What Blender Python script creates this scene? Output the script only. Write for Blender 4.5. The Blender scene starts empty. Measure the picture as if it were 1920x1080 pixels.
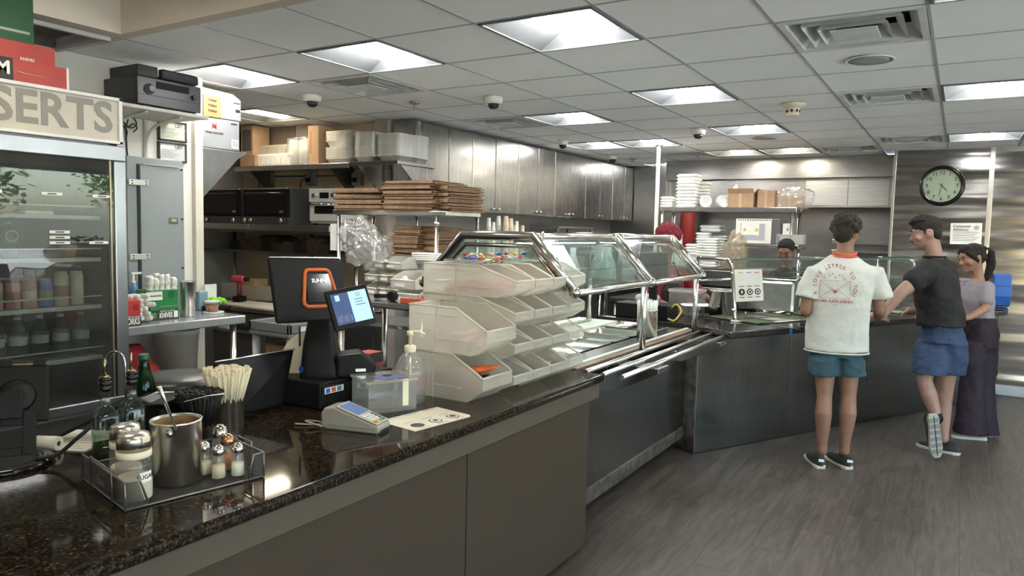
import bpy, bmesh, math, random
from mathutils import Vector, Matrix, noise
random.seed(7)
SC = bpy.context.scene
COL = SC.collection
V = Vector
PI = math.pi
# ---------------------------------------------------------------- camera
CR = V((0.851281, 0.524219, 0.022703)); CU = V((-0.060719, 0.055439, 0.996614)); CD = V((-0.521185, 0.849777, -0.079024))
FPX = 1364.38; EYE = V((0, 0, 1.58)); CEIL = 2.54
cam_d = bpy.data.cameras.new('camera'); cam = bpy.data.objects.new('camera', cam_d); COL.objects.link(cam)
cam_d.sensor_width = 36; cam_d.lens = 36 * FPX / 1920; cam_d.clip_start = .05; cam_d.clip_end = 200
M3 = Matrix((CR, CU, -CD)).transposed()
cam.matrix_world = Matrix.Translation(EYE) @ M3.to_4x4()
SC.camera = cam
# ---------------------------------------------------------------- world, exposure
W = bpy.data.worlds.new('world'); SC.world = W; W.use_nodes = True
wn = W.node_tree.nodes; wl = W.node_tree.links
bg = wn['Background']; sky = wn.new('ShaderNodeTexSky'); sky.sky_type = 'NISHITA'
sky.sun_disc = False; sky.sun_elevation = math.radians(32); sky.sun_rotation = math.radians(200); sky.dust_density = 2
wl.new(sky.outputs[0], bg.inputs[0]); bg.inputs[1].default_value = 1.1
SC.view_settings.view_transform = 'Standard'; SC.view_settings.look = 'None'
SC.view_settings.gamma = 1; SC.view_settings.use_curve_mapping = False
SC.view_settings.exposure = 1.08
sun_d = bpy.data.lights.new('sun', 'SUN'); sun_d.energy = 14.0; sun_d.angle = .01; sun_d.color = (1, .95, .86)
sun = bpy.data.objects.new('sun', sun_d); COL.objects.link(sun); sun.rotation_euler = (math.radians(38), math.radians(28), 0)
LAMP = 22.0      # strength of the troffer lamps

# ---------------------------------------------------------------- helpers: measuring
def ray(px, py): return CD + CR * ((px - 960) / FPX) - CU * ((py - 540) / FPX)
def at(px, py, X=None, Y=None, z=None, d=None):
    """the world point seen at a photo pixel, on the plane X=, Y= or z=, or at depth d"""
    r = ray(px, py)
    if X is not None: t = X / r.x
    elif Y is not None: t = Y / r.y
    elif z is not None: t = (z - EYE.z) / r.z
    else: t = d
    return EYE + r * t
def rz(a): return Matrix.Rotation(a, 4, 'Z')
def rx(a): return Matrix.Rotation(a, 4, 'X')
def ry(a): return Matrix.Rotation(a, 4, 'Y')
def tr(*p): return Matrix.Translation(V(p) if len(p) == 3 else V(p[0]))
# ---------------------------------------------------------------- helpers: materials
MATS = {}
def mat(name, col, rough=.5, metal=0, var=.06, vscale=8, bump=0, bscale=40, trans=0, ior=1.45, emit=None, estr=0, spec=.5, alpha=1, stretch=None, coat=0, sss=0, rvar=0, col2=None):
    if name in MATS: return MATS[name]
    m = bpy.data.materials.new(name); m.use_nodes = True; MATS[name] = m
    nt = m.node_tree; n = nt.nodes; l = nt.links; b = n['Principled BSDF']
    c = (*col, 1)
    b.inputs['Roughness'].default_value = rough; b.inputs['Metallic'].default_value = metal
    b.inputs['IOR'].default_value = ior; b.inputs['Transmission Weight'].default_value = trans
    b.inputs['Specular IOR Level'].default_value = spec; b.inputs['Alpha'].default_value = alpha
    b.inputs['Coat Weight'].default_value = coat
    if sss: b.inputs['Subsurface Weight'].default_value = sss; b.inputs['Subsurface Radius'].default_value = (.012, .005, .003)
    if emit: b.inputs['Emission Color'].default_value = (*emit, 1); b.inputs['Emission Strength'].default_value = estr
    tc = n.new('ShaderNodeTexCoord'); mp = n.new('ShaderNodeMapping'); l.new(tc.outputs['Object'], mp.inputs['Vector'])
    if stretch: mp.inputs['Scale'].default_value = stretch
    nz = n.new('ShaderNodeTexNoise'); nz.inputs['Scale'].default_value = vscale; nz.inputs['Detail'].default_value = 4
    l.new(mp.outputs[0], nz.inputs['Vector'])
    rp = n.new('ShaderNodeValToRGB'); l.new(nz.outputs['Fac'], rp.inputs[0])
    rp.color_ramp.elements[0].position = .3; rp.color_ramp.elements[1].position = .7
    c2 = col2 or tuple(min(1, x * (1 + var)) for x in col); c1 = col if col2 else tuple(x * (1 - var) for x in col)
    rp.color_ramp.elements[0].color = (*c1, 1); rp.color_ramp.elements[1].color = (*c2, 1)
    l.new(rp.outputs[0], b.inputs['Base Color'])
    if rvar:
        mr = n.new('ShaderNodeMapRange'); mr.inputs['To Min'].default_value = max(0, rough - rvar); mr.inputs['To Max'].default_value = rough + rvar
        l.new(nz.outputs['Fac'], mr.inputs['Value']); l.new(mr.outputs[0], b.inputs['Roughness'])
    if bump:
        n2 = n.new('ShaderNodeTexNoise'); n2.inputs['Scale'].default_value = bscale; n2.inputs['Detail'].default_value = 3
        l.new(mp.outputs[0], n2.inputs['Vector'])
        bp = n.new('ShaderNodeBump'); bp.inputs['Strength'].default_value = bump; bp.inputs['Distance'].default_value = .01
        l.new(n2.outputs['Fac'], bp.inputs['Height']); l.new(bp.outputs[0], b.inputs['Normal'])
    return m
def steel(name, col=(.50, .50, .49), rough=.28, stretch=(60, 60, 1), wave=0, aniso=0):
    """brushed stainless sheet; wave = how much the sheet buckles"""
    if name in MATS: return MATS[name]
    m = mat(name, col, rough, 1, .10, 3, stretch=stretch, rvar=.05)
    nt = m.node_tree; n = nt.nodes; l = nt.links; b = n['Principled BSDF']
    tc = n.new('ShaderNodeTexCoord')
    n1 = n.new('ShaderNodeTexNoise'); n1.inputs['Scale'].default_value = 1.0; n1.inputs['Detail'].default_value = 6
    mp = n.new('ShaderNodeMapping'); mp.inputs['Scale'].default_value = tuple(s * 3 for s in stretch); l.new(tc.outputs['Object'], mp.inputs[0]); l.new(mp.outputs[0], n1.inputs['Vector'])
    b1 = n.new('ShaderNodeBump'); b1.inputs['Strength'].default_value = .12; b1.inputs['Distance'].default_value = .002; l.new(n1.outputs['Fac'], b1.inputs['Height'])
    last = b1
    if wave:
        n2 = n.new('ShaderNodeTexNoise'); n2.inputs['Scale'].default_value = 1.6; n2.inputs['Detail'].default_value = 1
        mp2 = n.new('ShaderNodeMapping'); mp2.inputs['Scale'].default_value = (.35, .35, 3.6) if wave > .015 else (.7, .7, 2.2); l.new(tc.outputs['Object'], mp2.inputs[0]); l.new(mp2.outputs[0], n2.inputs['Vector'])
        b2 = n.new('ShaderNodeBump'); b2.inputs['Strength'].default_value = 1; b2.inputs['Distance'].default_value = wave
        l.new(n2.outputs['Fac'], b2.inputs['Height']); l.new(b1.outputs[0], b2.inputs['Normal']); last = b2
    l.new(last.outputs[0], b.inputs['Normal'])
    if aniso: b.inputs['Anisotropic'].default_value = aniso
    return m
def clear(name, tint=(1, 1, 1), amount=.9, rough=.03, gloss=.12, milky=(.9, .9, .88)):
    """thin clear or cloudy sheet: part see-through, part glossy, part diffuse"""
    if name in MATS: return MATS[name]
    m = bpy.data.materials.new(name); m.use_nodes = True; MATS[name] = m
    nt = m.node_tree; n = nt.nodes; l = nt.links
    for x in list(n):
        if x.type != 'OUTPUT_MATERIAL': n.remove(x)
    out = [x for x in n if x.type == 'OUTPUT_MATERIAL'][0]
    t = n.new('ShaderNodeBsdfTransparent'); t.inputs[0].default_value = (*tint, 1)
    p = n.new('ShaderNodeBsdfPrincipled'); p.inputs['Base Color'].default_value = (*milky, 1); p.inputs['Roughness'].default_value = rough
    g = n.new('ShaderNodeBsdfGlossy'); g.inputs['Roughness'].default_value = rough
    fr = n.new('ShaderNodeFresnel'); fr.inputs[0].default_value = 1.5
    tl = n.new('ShaderNodeBsdfTranslucent'); tl.inputs[0].default_value = (*milky, 1)
    mx0 = n.new('ShaderNodeMixShader'); mx0.inputs[0].default_value = .5; l.new(p.outputs[0], mx0.inputs[1]); l.new(tl.outputs[0], mx0.inputs[2])
    tc = n.new('ShaderNodeTexCoord'); nz = n.new('ShaderNodeTexNoise'); nz.inputs['Scale'].default_value = 6; l.new(tc.outputs['Object'], nz.inputs['Vector'])
    mr = n.new('ShaderNodeMapRange'); mr.inputs['To Min'].default_value = min(1, amount + .04); mr.inputs['To Max'].default_value = amount - .04
    l.new(nz.outputs['Fac'], mr.inputs['Value'])
    mx = n.new('ShaderNodeMixShader'); l.new(mr.outputs[0], mx.inputs[0]); l.new(mx0.outputs[0], mx.inputs[1]); l.new(t.outputs[0], mx.inputs[2])
    ad = n.new('ShaderNodeMixShader'); mu = n.new('ShaderNodeMath'); mu.operation = 'MULTIPLY'; mu.inputs[1].default_value = gloss * 8
    mu.use_clamp = True
    ge = n.new('ShaderNodeNewGeometry'); iv = n.new('ShaderNodeMath'); iv.operation = 'SUBTRACT'; iv.inputs[0].default_value = 1; l.new(ge.outputs['Backfacing'], iv.inputs[1])
    m2 = n.new('ShaderNodeMath'); m2.operation = 'MULTIPLY'; l.new(mu.outputs[0], m2.inputs[0]); l.new(iv.outputs[0], m2.inputs[1])
    l.new(fr.outputs[0], mu.inputs[0]); l.new(m2.outputs[0], ad.inputs[0]); l.new(mx.outputs[0], ad.inputs[1]); l.new(g.outputs[0], ad.inputs[2])
    l.new(ad.outputs[0], out.inputs[0])
    return m
# ---------------------------------------------------------------- helpers: geometry
class MB:
    """collects shapes into one mesh"""
    def __init__(s): s.v = []; s.f = []; s.sm = []
    def add(s, vs, fs, M=None, smooth=False):
        o = len(s.v); s.v += [(M @ V(p)) if M else V(p) for p in vs]
        s.f += [tuple(i + o for i in f) for f in fs]; s.sm += [smooth] * len(fs); return s
    def box(s, x0, x1, y0, y1, z0, z1, M=None):
        vs = [(x0, y0, z0), (x1, y0, z0), (x1, y1, z0), (x0, y1, z0), (x0, y0, z1), (x1, y0, z1), (x1, y1, z1), (x0, y1, z1)]
        return s.add(vs, [(0, 3, 2, 1), (4, 5, 6, 7), (0, 1, 5, 4), (1, 2, 6, 5), (2, 3, 7, 6), (3, 0, 4, 7)], M)
    def lathe(s, prof, c=(0, 0, 0), n=24, M=None, cap=True, smooth=True, sx=1, sy=1):
        """prof: (radius, height) pairs from the bottom up"""
        vs = []; fs = []
        for r, h in prof:
            for i in range(n):
                a = 2 * PI * i / n; vs.append((c[0] + r * math.cos(a) * sx, c[1] + r * math.sin(a) * sy, c[2] + h))
        for k in range(len(prof) - 1):
            for i in range(n):
                j = (i + 1) % n; fs.append((k * n + i, k * n + j, (k + 1) * n + j, (k + 1) * n + i))
        o = len(s.v); s.add(vs, fs, M, smooth)
        if cap:
            s.f.append(tuple(o + i for i in range(n - 1, -1, -1))); s.sm.append(False)
            s.f.append(tuple(o + (len(prof) - 1) * n + i for i in range(n))); s.sm.append(False)
        return s
    def tube(s, pts, r, n=8, M=None, cap=True, smooth=True, closed=False, squash=None):
        """round bar along points; r a number or one per point"""
        pts = [V(p) for p in pts]; R = r if isinstance(r, (list, tuple)) else [r] * len(pts)
        vs = []; fs = []; N = len(pts); up = None
        for k, p in enumerate(pts):
            if closed: t = (pts[(k + 1) % N] - pts[k - 1])
            else: t = pts[min(k + 1, N - 1)] - pts[max(k - 1, 0)]
            t.normalize() if t.length > 1e-9 else None
            if up is None:
                up = V((0, 0, 1)) if abs(t.z) < .9 else V((0, 1, 0))
            a = t.cross(up)
            if a.length < 1e-6: a = t.cross(V((1, 0, 0)))
            a.normalize(); b = a.cross(t).normalized(); up = b
            if squash: b = b * squash
            for i in range(n):
                an = 2 * PI * i / n; vs.append(p + a * (R[k] * math.cos(an)) + b * (R[k] * math.sin(an)))
        for k in range(N if closed else N - 1):
            q = (k + 1) % N
            for i in range(n):
                j = (i + 1) % n; fs.append((k * n + i, k * n + j, q * n + j, q * n + i))
        o = len(s.v); s.add(vs, fs, M, smooth)
        if cap and not closed:
            s.f.append(tuple(o + i for i in range(n - 1, -1, -1))); s.sm.append(False)
            s.f.append(tuple(o + (N - 1) * n + i for i in range(n))); s.sm.append(False)
        return s
    def limb(s, pts, rad, n=12, M=None):
        """tapering limb with round ends"""
        pts = [V(p) for p in pts]; rad = list(rad)
        a = (pts[0] - pts[1]).normalized(); b = (pts[-1] - pts[-2]).normalized()
        P = [pts[0] + a * rad[0] * k for k in (.95, .7, .35)] + pts + [pts[-1] + b * rad[-1] * k for k in (.35, .7, .95)]
        Rr = [rad[0] * .25, rad[0] * .7, rad[0] * .93] + rad + [rad[-1] * .93, rad[-1] * .7, rad[-1] * .25]
        return s.tube(P, Rr, n, M)
    def ball(s, c, r, n=12, M=None, sc=(1, 1, 1)):
        pr = [(max(.001, math.sin(PI * k / (n // 2 + 2))), -math.cos(PI * k / (n // 2 + 2))) for k in range(n // 2 + 3)]
        T = tr(c) @ Matrix.Diagonal((r * sc[0], r * sc[1], r * sc[2], 1))
        return s.lathe(pr, n=n, M=(M @ T) if M else T)
    def prism(s, poly, z0, z1, M=None, smooth=False):
        """polygon in x,y pulled from z0 to z1"""
        n = len(poly); vs = [(x, y, z0) for x, y in poly] + [(x, y, z1) for x, y in poly]
        ar = sum(poly[i][0] * poly[(i + 1) % n][1] - poly[(i + 1) % n][0] * poly[i][1] for i in range(n))
        fs = [tuple(range(n - 1, -1, -1)), tuple(range(n, 2 * n))] + [(i, (i + 1) % n, n + (i + 1) % n, n + i) for i in range(n)]
        if ar < 0: fs = [tuple(reversed(f)) for f in fs]
        return s.add(vs, fs, M, smooth)
    def slab(s, p0, p1, p2, p3, th):
        """flat plate through four points, with thickness th"""
        a, b, c, d = V(p0), V(p1), V(p2), V(p3); nn = (b - a).cross(d - a).normalized() * th
        return s.add([a, b, c, d, a - nn, b - nn, c - nn, d - nn], [(0, 1, 2, 3), (7, 6, 5, 4), (1, 0, 4, 5), (2, 1, 5, 6), (3, 2, 6, 7), (0, 3, 7, 4)])
    def rings(s, rr, n=24, M=None, ax=V((1, 0, 0)), ay=V((0, 1, 0)), pw=2.0):
        """stack of ellipses (centre, rx, ry), bottom first; pw > 2 squares them"""
        vs = []; fs = []
        for c, a, b in rr:
            for i in range(n):
                t = 2 * PI * i / n; x = math.copysign(abs(math.cos(t)) ** (2 / pw), math.cos(t)); y = math.copysign(abs(math.sin(t)) ** (2 / pw), math.sin(t))
                vs.append(V(c) + ax * (a * x) + ay * (b * y))
        for k in range(len(rr) - 1):
            for i in range(n):
                j = (i + 1) % n; fs.append((k * n + i, k * n + j, (k + 1) * n + j, (k + 1) * n + i))
        o = len(s.v); s.add(vs, fs, M, True)
        s.f.append(tuple(o + i for i in range(n - 1, -1, -1))); s.sm.append(True)
        s.f.append(tuple(o + (len(rr) - 1) * n + i for i in range(n))); s.sm.append(True)
        return s
    def mesh(s, name):
        me = bpy.data.meshes.new(name); me.from_pydata([tuple(p) for p in s.v], [], s.f)
        me.polygons.foreach_set('use_smooth', s.sm); me.update(); return me
def link(name, me, m, parent=None, M=None):
    o = bpy.data.objects.new(name, me); COL.objects.link(o)
    if m is not None and not me.materials: me.materials.append(m)
    if parent is not None: o.parent = parent
    if M is not None: o.matrix_local = M
    return o
def part(name, mb, m, parent=None, bev=0, M=None, label=None, seg=2):
    o = link(name, mb.mesh(name) if isinstance(mb, MB) else mb, m, parent, M)
    if bev:
        b = o.modifiers.new('bevel', 'BEVEL'); b.width = bev; b.segments = seg; b.limit_method = 'ANGLE'; b.angle_limit = math.radians(40)
    if label: o['label'] = label
    return o
def tag(o, label, cat, group=None, kind=None):
    o['label'] = label; o['category'] = cat
    if group: o['group'] = group
    if kind: o['kind'] = kind
    return o
def thing(name, label, cat, loc=(0, 0, 0), rot=0, group=None):
    o = bpy.data.objects.new(name, None); COL.objects.link(o); o.location = loc; o.rotation_euler = (0, 0, rot); o.empty_display_size = .05
    return tag(o, label, cat, group)
def struct(name, mb, m, parent=None, bev=0, M=None):
    o = part(name, mb, m, parent, bev, M)
    if parent is None: o['kind'] = 'structure'
    return o
def dup(root, loc, rot=None, label=None, M=None):
    """copy of a thing with copies of its parts and their sub-parts"""
    r = root.copy(); COL.objects.link(r); r.location = loc
    if rot is not None: r.rotation_euler = (0, 0, rot)
    if label: r['label'] = label
    for ch in list(root.children):
        c = ch.copy(); COL.objects.link(c); c.parent = r
        for g in list(ch.children):
            d = g.copy(); COL.objects.link(d); d.parent = c
    return r
BFONT = None
ORDN = ['first', 'second', 'third', 'fourth', 'fifth', 'sixth', 'seventh', 'eighth', 'ninth', 'tenth', 'eleventh', 'twelfth', 'thirteenth', 'fourteenth', 'fifteenth', 'sixteenth', 'seventeenth', 'eighteenth', 'nineteenth', 'twentieth'] + ['twenty-' + q for q in ('first', 'second', 'third', 'fourth', 'fifth', 'sixth', 'seventh', 'eighth', 'ninth')] + ['thirtieth']
def text(s, size, m, parent, M, name='lettering', bold=0, depth=.0006, align='CENTER', sx=1, font=None):
    cu = bpy.data.curves.new('t', 'FONT'); cu.body = s; cu.size = size; cu.align_x = align; cu.align_y = 'CENTER'; cu.extrude = depth; cu.offset = bold * size
    cu.resolution_u = 3
    o = bpy.data.objects.new('t', cu); COL.objects.link(o); bpy.context.view_layer.update()
    me = bpy.data.meshes.new_from_object(o.evaluated_get(bpy.context.evaluated_depsgraph_get())); bpy.data.objects.remove(o); bpy.data.curves.remove(cu)
    me.name = name
    if sx != 1:
        for v in me.vertices: v.co.x *= sx
    me.materials.clear()
    return link(name, me, m, parent, M)
# a face that looks along -Y: text lies in x,z
FRONT = rx(PI / 2)
def curve3(pts, n=6):
    """smooth path through points (Catmull-Rom)"""
    P = [V(p) for p in pts]; P = [P[0] * 2 - P[1]] + P + [P[-1] * 2 - P[-2]]; out = []
    for i in range(1, len(P) - 2):
        for k in range(n):
            t = k / n; a, b, c, d = P[i - 1], P[i], P[i + 1], P[i + 2]
            out.append(.5 * ((2 * b) + (c - a) * t + (2 * a - 5 * b + 4 * c - d) * t * t + (3 * b - a - 3 * c + d) * t ** 3))
    out.append(P[-2]); return out
def remesh(o, vox, smooth=2, disp=None, dsize=.1):
    r = o.modifiers.new('remesh', 'REMESH'); r.mode = 'VOXEL'; r.voxel_size = vox; r.use_smooth_shade = True
    if smooth: s = o.modifiers.new('smooth', 'SMOOTH'); s.iterations = smooth; s.factor = .5
    if disp:
        t = bpy.data.textures.new('folds', 'CLOUDS'); t.noise_scale = dsize; t.noise_depth = 2
        d = o.modifiers.new('folds', 'DISPLACE'); d.texture = t; d.strength = disp; d.mid_level = .5; d.texture_coords = 'LOCAL'
    return o

# ---------------------------------------------------------------- materials
S_WALL = steel('steel_wall', (.34, .33, .32), .17, (2, 2, 60), wave=.030)
S_CAB = steel('steel_cabinet', (.36, .355, .34), .26, (40, 40, 1), wave=.010)
S_HOOD = steel('steel_hood', (.50, .49, .48), .26, (1, 40, 40))
S_TOP = steel('steel_worktop', (.52, .52, .51), .2, (3, 60, 3))
S_PANEL = steel('steel_counter_panel', (.26, .275, .275), .24, (50, 50, 1), wave=.008)
S_DARK = steel('steel_dark', (.20, .20, .20), .34, (20, 20, 20))
CHROME = mat('chrome', (.62, .61, .58), .10, 1, .03)
SATIN = mat('satin_steel', (.66, .64, .60), .27, 1, .06, 30)
BRONZE = mat('guard_frame_steel', (.50, .48, .44), .16, 1, .04)
BLACK = mat('black_plastic', (.008, .008, .009), .42, 0, .1, spec=.22)
BLACKG = mat('glossy_black', (.008, .008, .009), .10)
DARK = mat('dark_void', (.02, .02, .022), .8)
WHITEP = mat('white_plastic', (.78, .76, .70), .35)
CREAM = mat('cream_plastic', (.72, .66, .50), .4)
PAPER = mat('white_paper', (.78, .77, .72), .7)
INK = mat('black_ink', (.02, .02, .02), .6)
REDINK = mat('red_ink', (.55, .05, .04), .6)
BROWN = mat('kraft_paper', (.235, .145, .085), .8, 0, .22, 25, bump=.4, bscale=30)
CARD = mat('cardboard', (.42, .27, .16), .8, 0, .1, 12)
FOAM = mat('foam_white', (.80, .80, .77), .6)
GRANITE = mat('granite', (.006, .005, .004), .06, 0, vscale=110, col2=(.05, .033, .018), spec=.32, rvar=0)
def _granite():
    n = GRANITE.node_tree.nodes; l = GRANITE.node_tree.links; rp = [x for x in n if x.type == 'VALTORGB'][0]
    rp.color_ramp.elements[0].position = .48; rp.color_ramp.elements[1].position = .62
    e = rp.color_ramp.elements.new(.74); e.color = (.15, .09, .045, 1)
    nz = [x for x in n if x.type == 'TEX_NOISE'][0]; nz.inputs['Detail'].default_value = 6; nz.inputs['Roughness'].default_value = .62
_granite()
GLASS = clear('clear_glass', (.94, .97, .955), .985, .01, .13)
GLASSD = clear('fridge_glass', (.74, .77, .75), .965, .01, .20)
POLY = clear('cloudy_plastic', (.97, .96, .94), .62, .22, .05, (.86, .84, .78))
FILM = clear('plastic_film', (.97, .97, .97), .74, .12, .2, (.8, .8, .8))
PET = clear('clear_plastic', (.95, .96, .96), .80, .04, .17, (.75, .74, .70))
GREENB = clear('green_glass', (.05, .32, .12), .92, .03, .09, (.02, .2, .06))
WALLP = mat('painted_wall', (.76, .73, .66), .7, 0, .04, 4, bump=.15, bscale=60)
BEIGE = mat('beige_fascia', (.72, .64, .54), .75, 0, .04, 3, bump=.1, bscale=50)
GREYP = mat('grey_laminate', (.048, .033, .021), .5, 0, .05, 3)
TAN = mat('tan_wall', (.62, .50, .34), .7, 0, .15, 4)
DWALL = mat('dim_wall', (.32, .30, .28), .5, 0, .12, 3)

# ---------------------------------------------------------------- structure
f = struct('floor', MB().box(-6.7, 4.2, -3.1, 10.7, -.12, -.012), DARK)
def floor_mat():
    m = mat('vinyl_plank', (.10, .085, .07), .42, 0, .3, 3, stretch=(14, 1, 1), bump=.12, bscale=20, rvar=.06)
    n = m.node_tree.nodes; l = m.node_tree.links; b = n['Principled BSDF']
    tc = [x for x in n if x.type == 'TEX_COORD'][0]
    oi = n.new('ShaderNodeObjectInfo'); 
    mp = [x for x in n if x.type == 'MAPPING'][0]
    wv = n.new('ShaderNodeTexNoise'); wv.inputs['Scale'].default_value = 5; wv.inputs['Detail'].default_value = 7; wv.inputs['Distortion'].default_value = 1.6; wv.noise_dimensions = '4D'
    mp2 = n.new('ShaderNodeMapping'); mp2.inputs['Scale'].default_value = (5, .55, 1); l.new(tc.outputs['Object'], mp2.inputs[0]); l.new(mp2.outputs[0], wv.inputs['Vector'])
    mu = n.new('ShaderNodeMath'); mu.operation = 'MULTIPLY'; mu.inputs[1].default_value = 40; l.new(oi.outputs['Random'], mu.inputs[0]); l.new(mu.outputs[0], wv.inputs['W'])
    rp = n.new('ShaderNodeValToRGB'); e = rp.color_ramp.elements; e[0].position = .33; e[0].color = (.050, .041, .033, 1); e[1].position = .68; e[1].color = (.105, .089, .073, 1)
    x = e.new(.5); x.color = (.074, .062, .051, 1); l.new(wv.outputs['Fac'], rp.inputs[0])
    hv = n.new('ShaderNodeMapRange'); hv.inputs['To Min'].default_value = .92; hv.inputs['To Max'].default_value = 1.08; l.new(oi.outputs['Random'], hv.inputs['Value'])
    mx = n.new('ShaderNodeVectorMath'); mx.operation = 'SCALE'; l.new(rp.outputs[0], mx.inputs[0]); l.new(hv.outputs[0], mx.inputs['Scale']); l.new(mx.outputs[0], b.inputs['Base Color'])
    return m
PLANK = floor_mat()
pm = MB().box(-.0911, .0911, -.7594, .7594, -.012, 0).mesh('plank'); pm.materials.append(PLANK)
for i in range(28):
    off = (i * .37) % 1.52
    for k in range(-1, 7):
        x = -1.83 + i * .183; y = k * 1.52 + off + .76
        if y > 9.8 or (y < .8 and x < -.6): continue
        if x < -.9 and y > 7.3: continue
        o = link('plank', pm, None, f); o.location = (x, y, 0)
struct('wall_left', MB().box(-4.6, -4.4, -3, 3.05, 0, CEIL), WALLP)
struct('trim_1', MB().box(-4.62, -4.36, 3.05, 3.11, 0, CEIL), mat('cream_trim', (.66, .62, .52), .5), bev=.004)
struct('wall_alcove', MB().box(-6.7, -6.5, 3.0, 5.3, 0, CEIL), DWALL)
struct('wall_alcove_side', MB().box(-6.6, -4.6, 2.85, 3.0, 0, CEIL), DWALL)
struct('wall_alcove_back', MB().box(-6.6, -4.5, 5.12, 5.3, 0, CEIL), TAN)
struct('wall_kitchen', MB().box(-4.62, -4.45, 5.12, 10.6, 0, CEIL), mat('kitchen_tile_wall', (.25, .245, .235), .35, 0, .1, 3))
struct('wall_back', MB().box(-4.5, -.66, 10.0, 10.15, 0, CEIL), steel('steel_back_wall', (.30, .30, .30), .3, (2, 2, 40), wave=.006))
w = struct('wall_steel', MB().box(-.66, 4.2, 9.02, 9.2, 0, CEIL), S_DARK)
for a, b in ((-.66, .222), (.232, 1.45), (1.46, 2.68), (2.69, 4.1)):
    part('steel_panel', MB().box(a, b, 8.98, 9.02, .102, CEIL - .002), S_WALL, w, .002)
part('seam_strip', MB().box(.205, .25, 8.965, 8.982, .1, CEIL), SATIN, w, .003)
part('corner_strip', MB().box(-.672, -.645, 8.965, 9.0, 0, CEIL), SATIN, w, .002)
struct('wall_hood_side', MB().box(-.69, -.60, 9.2, 10.0, 0, CEIL), steel('steel_side', (.33, .33, .33), .3))
struct('baseboard_back', MB().box(.30, 4.1, 8.955, 9.02, 0, .105), mat('grey_blue_cove_base', (.40, .44, .46), .45), bev=.006)
struct('wall_right', MB().box(4.1, 4.25, -3, 9.2, 0, .5).box(4.1, 4.25, -3, 9.2, 2.35, 2.9).box(4.1, 4.25, 6.6, 9.2, .5, 2.35).box(4.1, 4.25, -3, -2.2, .5, 2.35), WALLP)
wr = struct('wall_rear', MB().box(-4.6, 1.8, -3.15, -3, 0, 2.9).box(1.8, 4.25, -3.15, -3, 0, .9).box(1.8, 4.25, -3.15, -3, 2.3, 2.9).box(3.9, 4.25, -3.15, -3, .9, 2.3), mat('rear_wall_paint', (.28, .24, .20), .7))
FR = mat('window_aluminium', (.35, .35, .35), .4, .8)
for i in range(4):
    y0 = -2.2 + i * 2.2; mb = MB()
    mb.box(4.12, 4.2, y0, y0 + .06, .5, 2.35).box(4.12, 4.2, y0 + 2.14, y0 + 2.2, .5, 2.35).box(4.12, 4.2, y0, y0 + 2.2, .5, .56).box(4.12, 4.2, y0, y0 + 2.2, 2.29, 2.35)
    wv = struct('window_%d' % (i + 1), mb, FR); part('pane', MB().box(4.15, 4.158, y0 + .05, y0 + 2.15, .55, 2.3), GLASS, wv)
for i in range(1):
    x0 = 1.78; mb = MB()
    mb.box(x0, x0 + .06, -3.1, -3.02, .9, 2.3).box(x0 + 2.07, x0 + 2.133, -3.1, -3.02, .9, 2.3).box(x0, x0 + 2.13, -3.1, -3.02, .9, .96).box(x0, x0 + 2.13, -3.1, -3.02, 2.24, 2.3)
    wv = struct('window_%d' % (i + 5), mb, FR); part('pane', MB().box(x0 + .05, x0 + 2.1, -3.064, -3.056, .95, 2.25), GLASS, wv)
struct('ground_outside', MB().box(-30, 40, -40, 30, -.3, -.15), mat('concrete_outside', (.50, .49, .46), .9))
# trees outside the windows, seen only as reflections in the fridge door
random.seed(21)
for k, (x, y, h) in enumerate(((8.8, 6.0, 3.6), (13, 12.0, 4.2), (10.5, .5, 3.4))):
    t = bpy.data.objects.new('street_tree', None); COL.objects.link(t); t.location = (x, y, -.15)
    tag(t, ['leafy green tree outside the middle windows', 'taller leafy tree farther along outside the windows', 'leafy green tree outside the near windows'][k], 'tree', 'trees outside the windows')
    part('trunk', MB().tube([(0, 0, 0), (.1, .05, h * .4), (0, .1, h * .8)], [.13, .10, .05], 10), mat('bark', (.12, .09, .06), .9), t)
    lf_ = MB()
    for q in range(1800):
        c_ = V((random.uniform(-1.3, 1.3) * random.uniform(.4, 1), random.uniform(-1.3, 1.3) * random.uniform(.4, 1), h * .72 + random.uniform(-1, 1) * random.uniform(.4, 1))); a = random.uniform(0, 6.28); u = V((math.cos(a), math.sin(a), random.uniform(-.6, .6))) * .11; w2_ = V((-u.y, u.x, random.uniform(-.05, .05))) * .5
        lf_.add([c_ - u, c_ + w2_, c_ + u, c_ - w2_], [(0, 1, 2, 3)])
    part('foliage', lf_, mat('tree_leaf', (.10, .22, .04), .6, 0, .4, 3), t)['kind'] = 'stuff'
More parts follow.
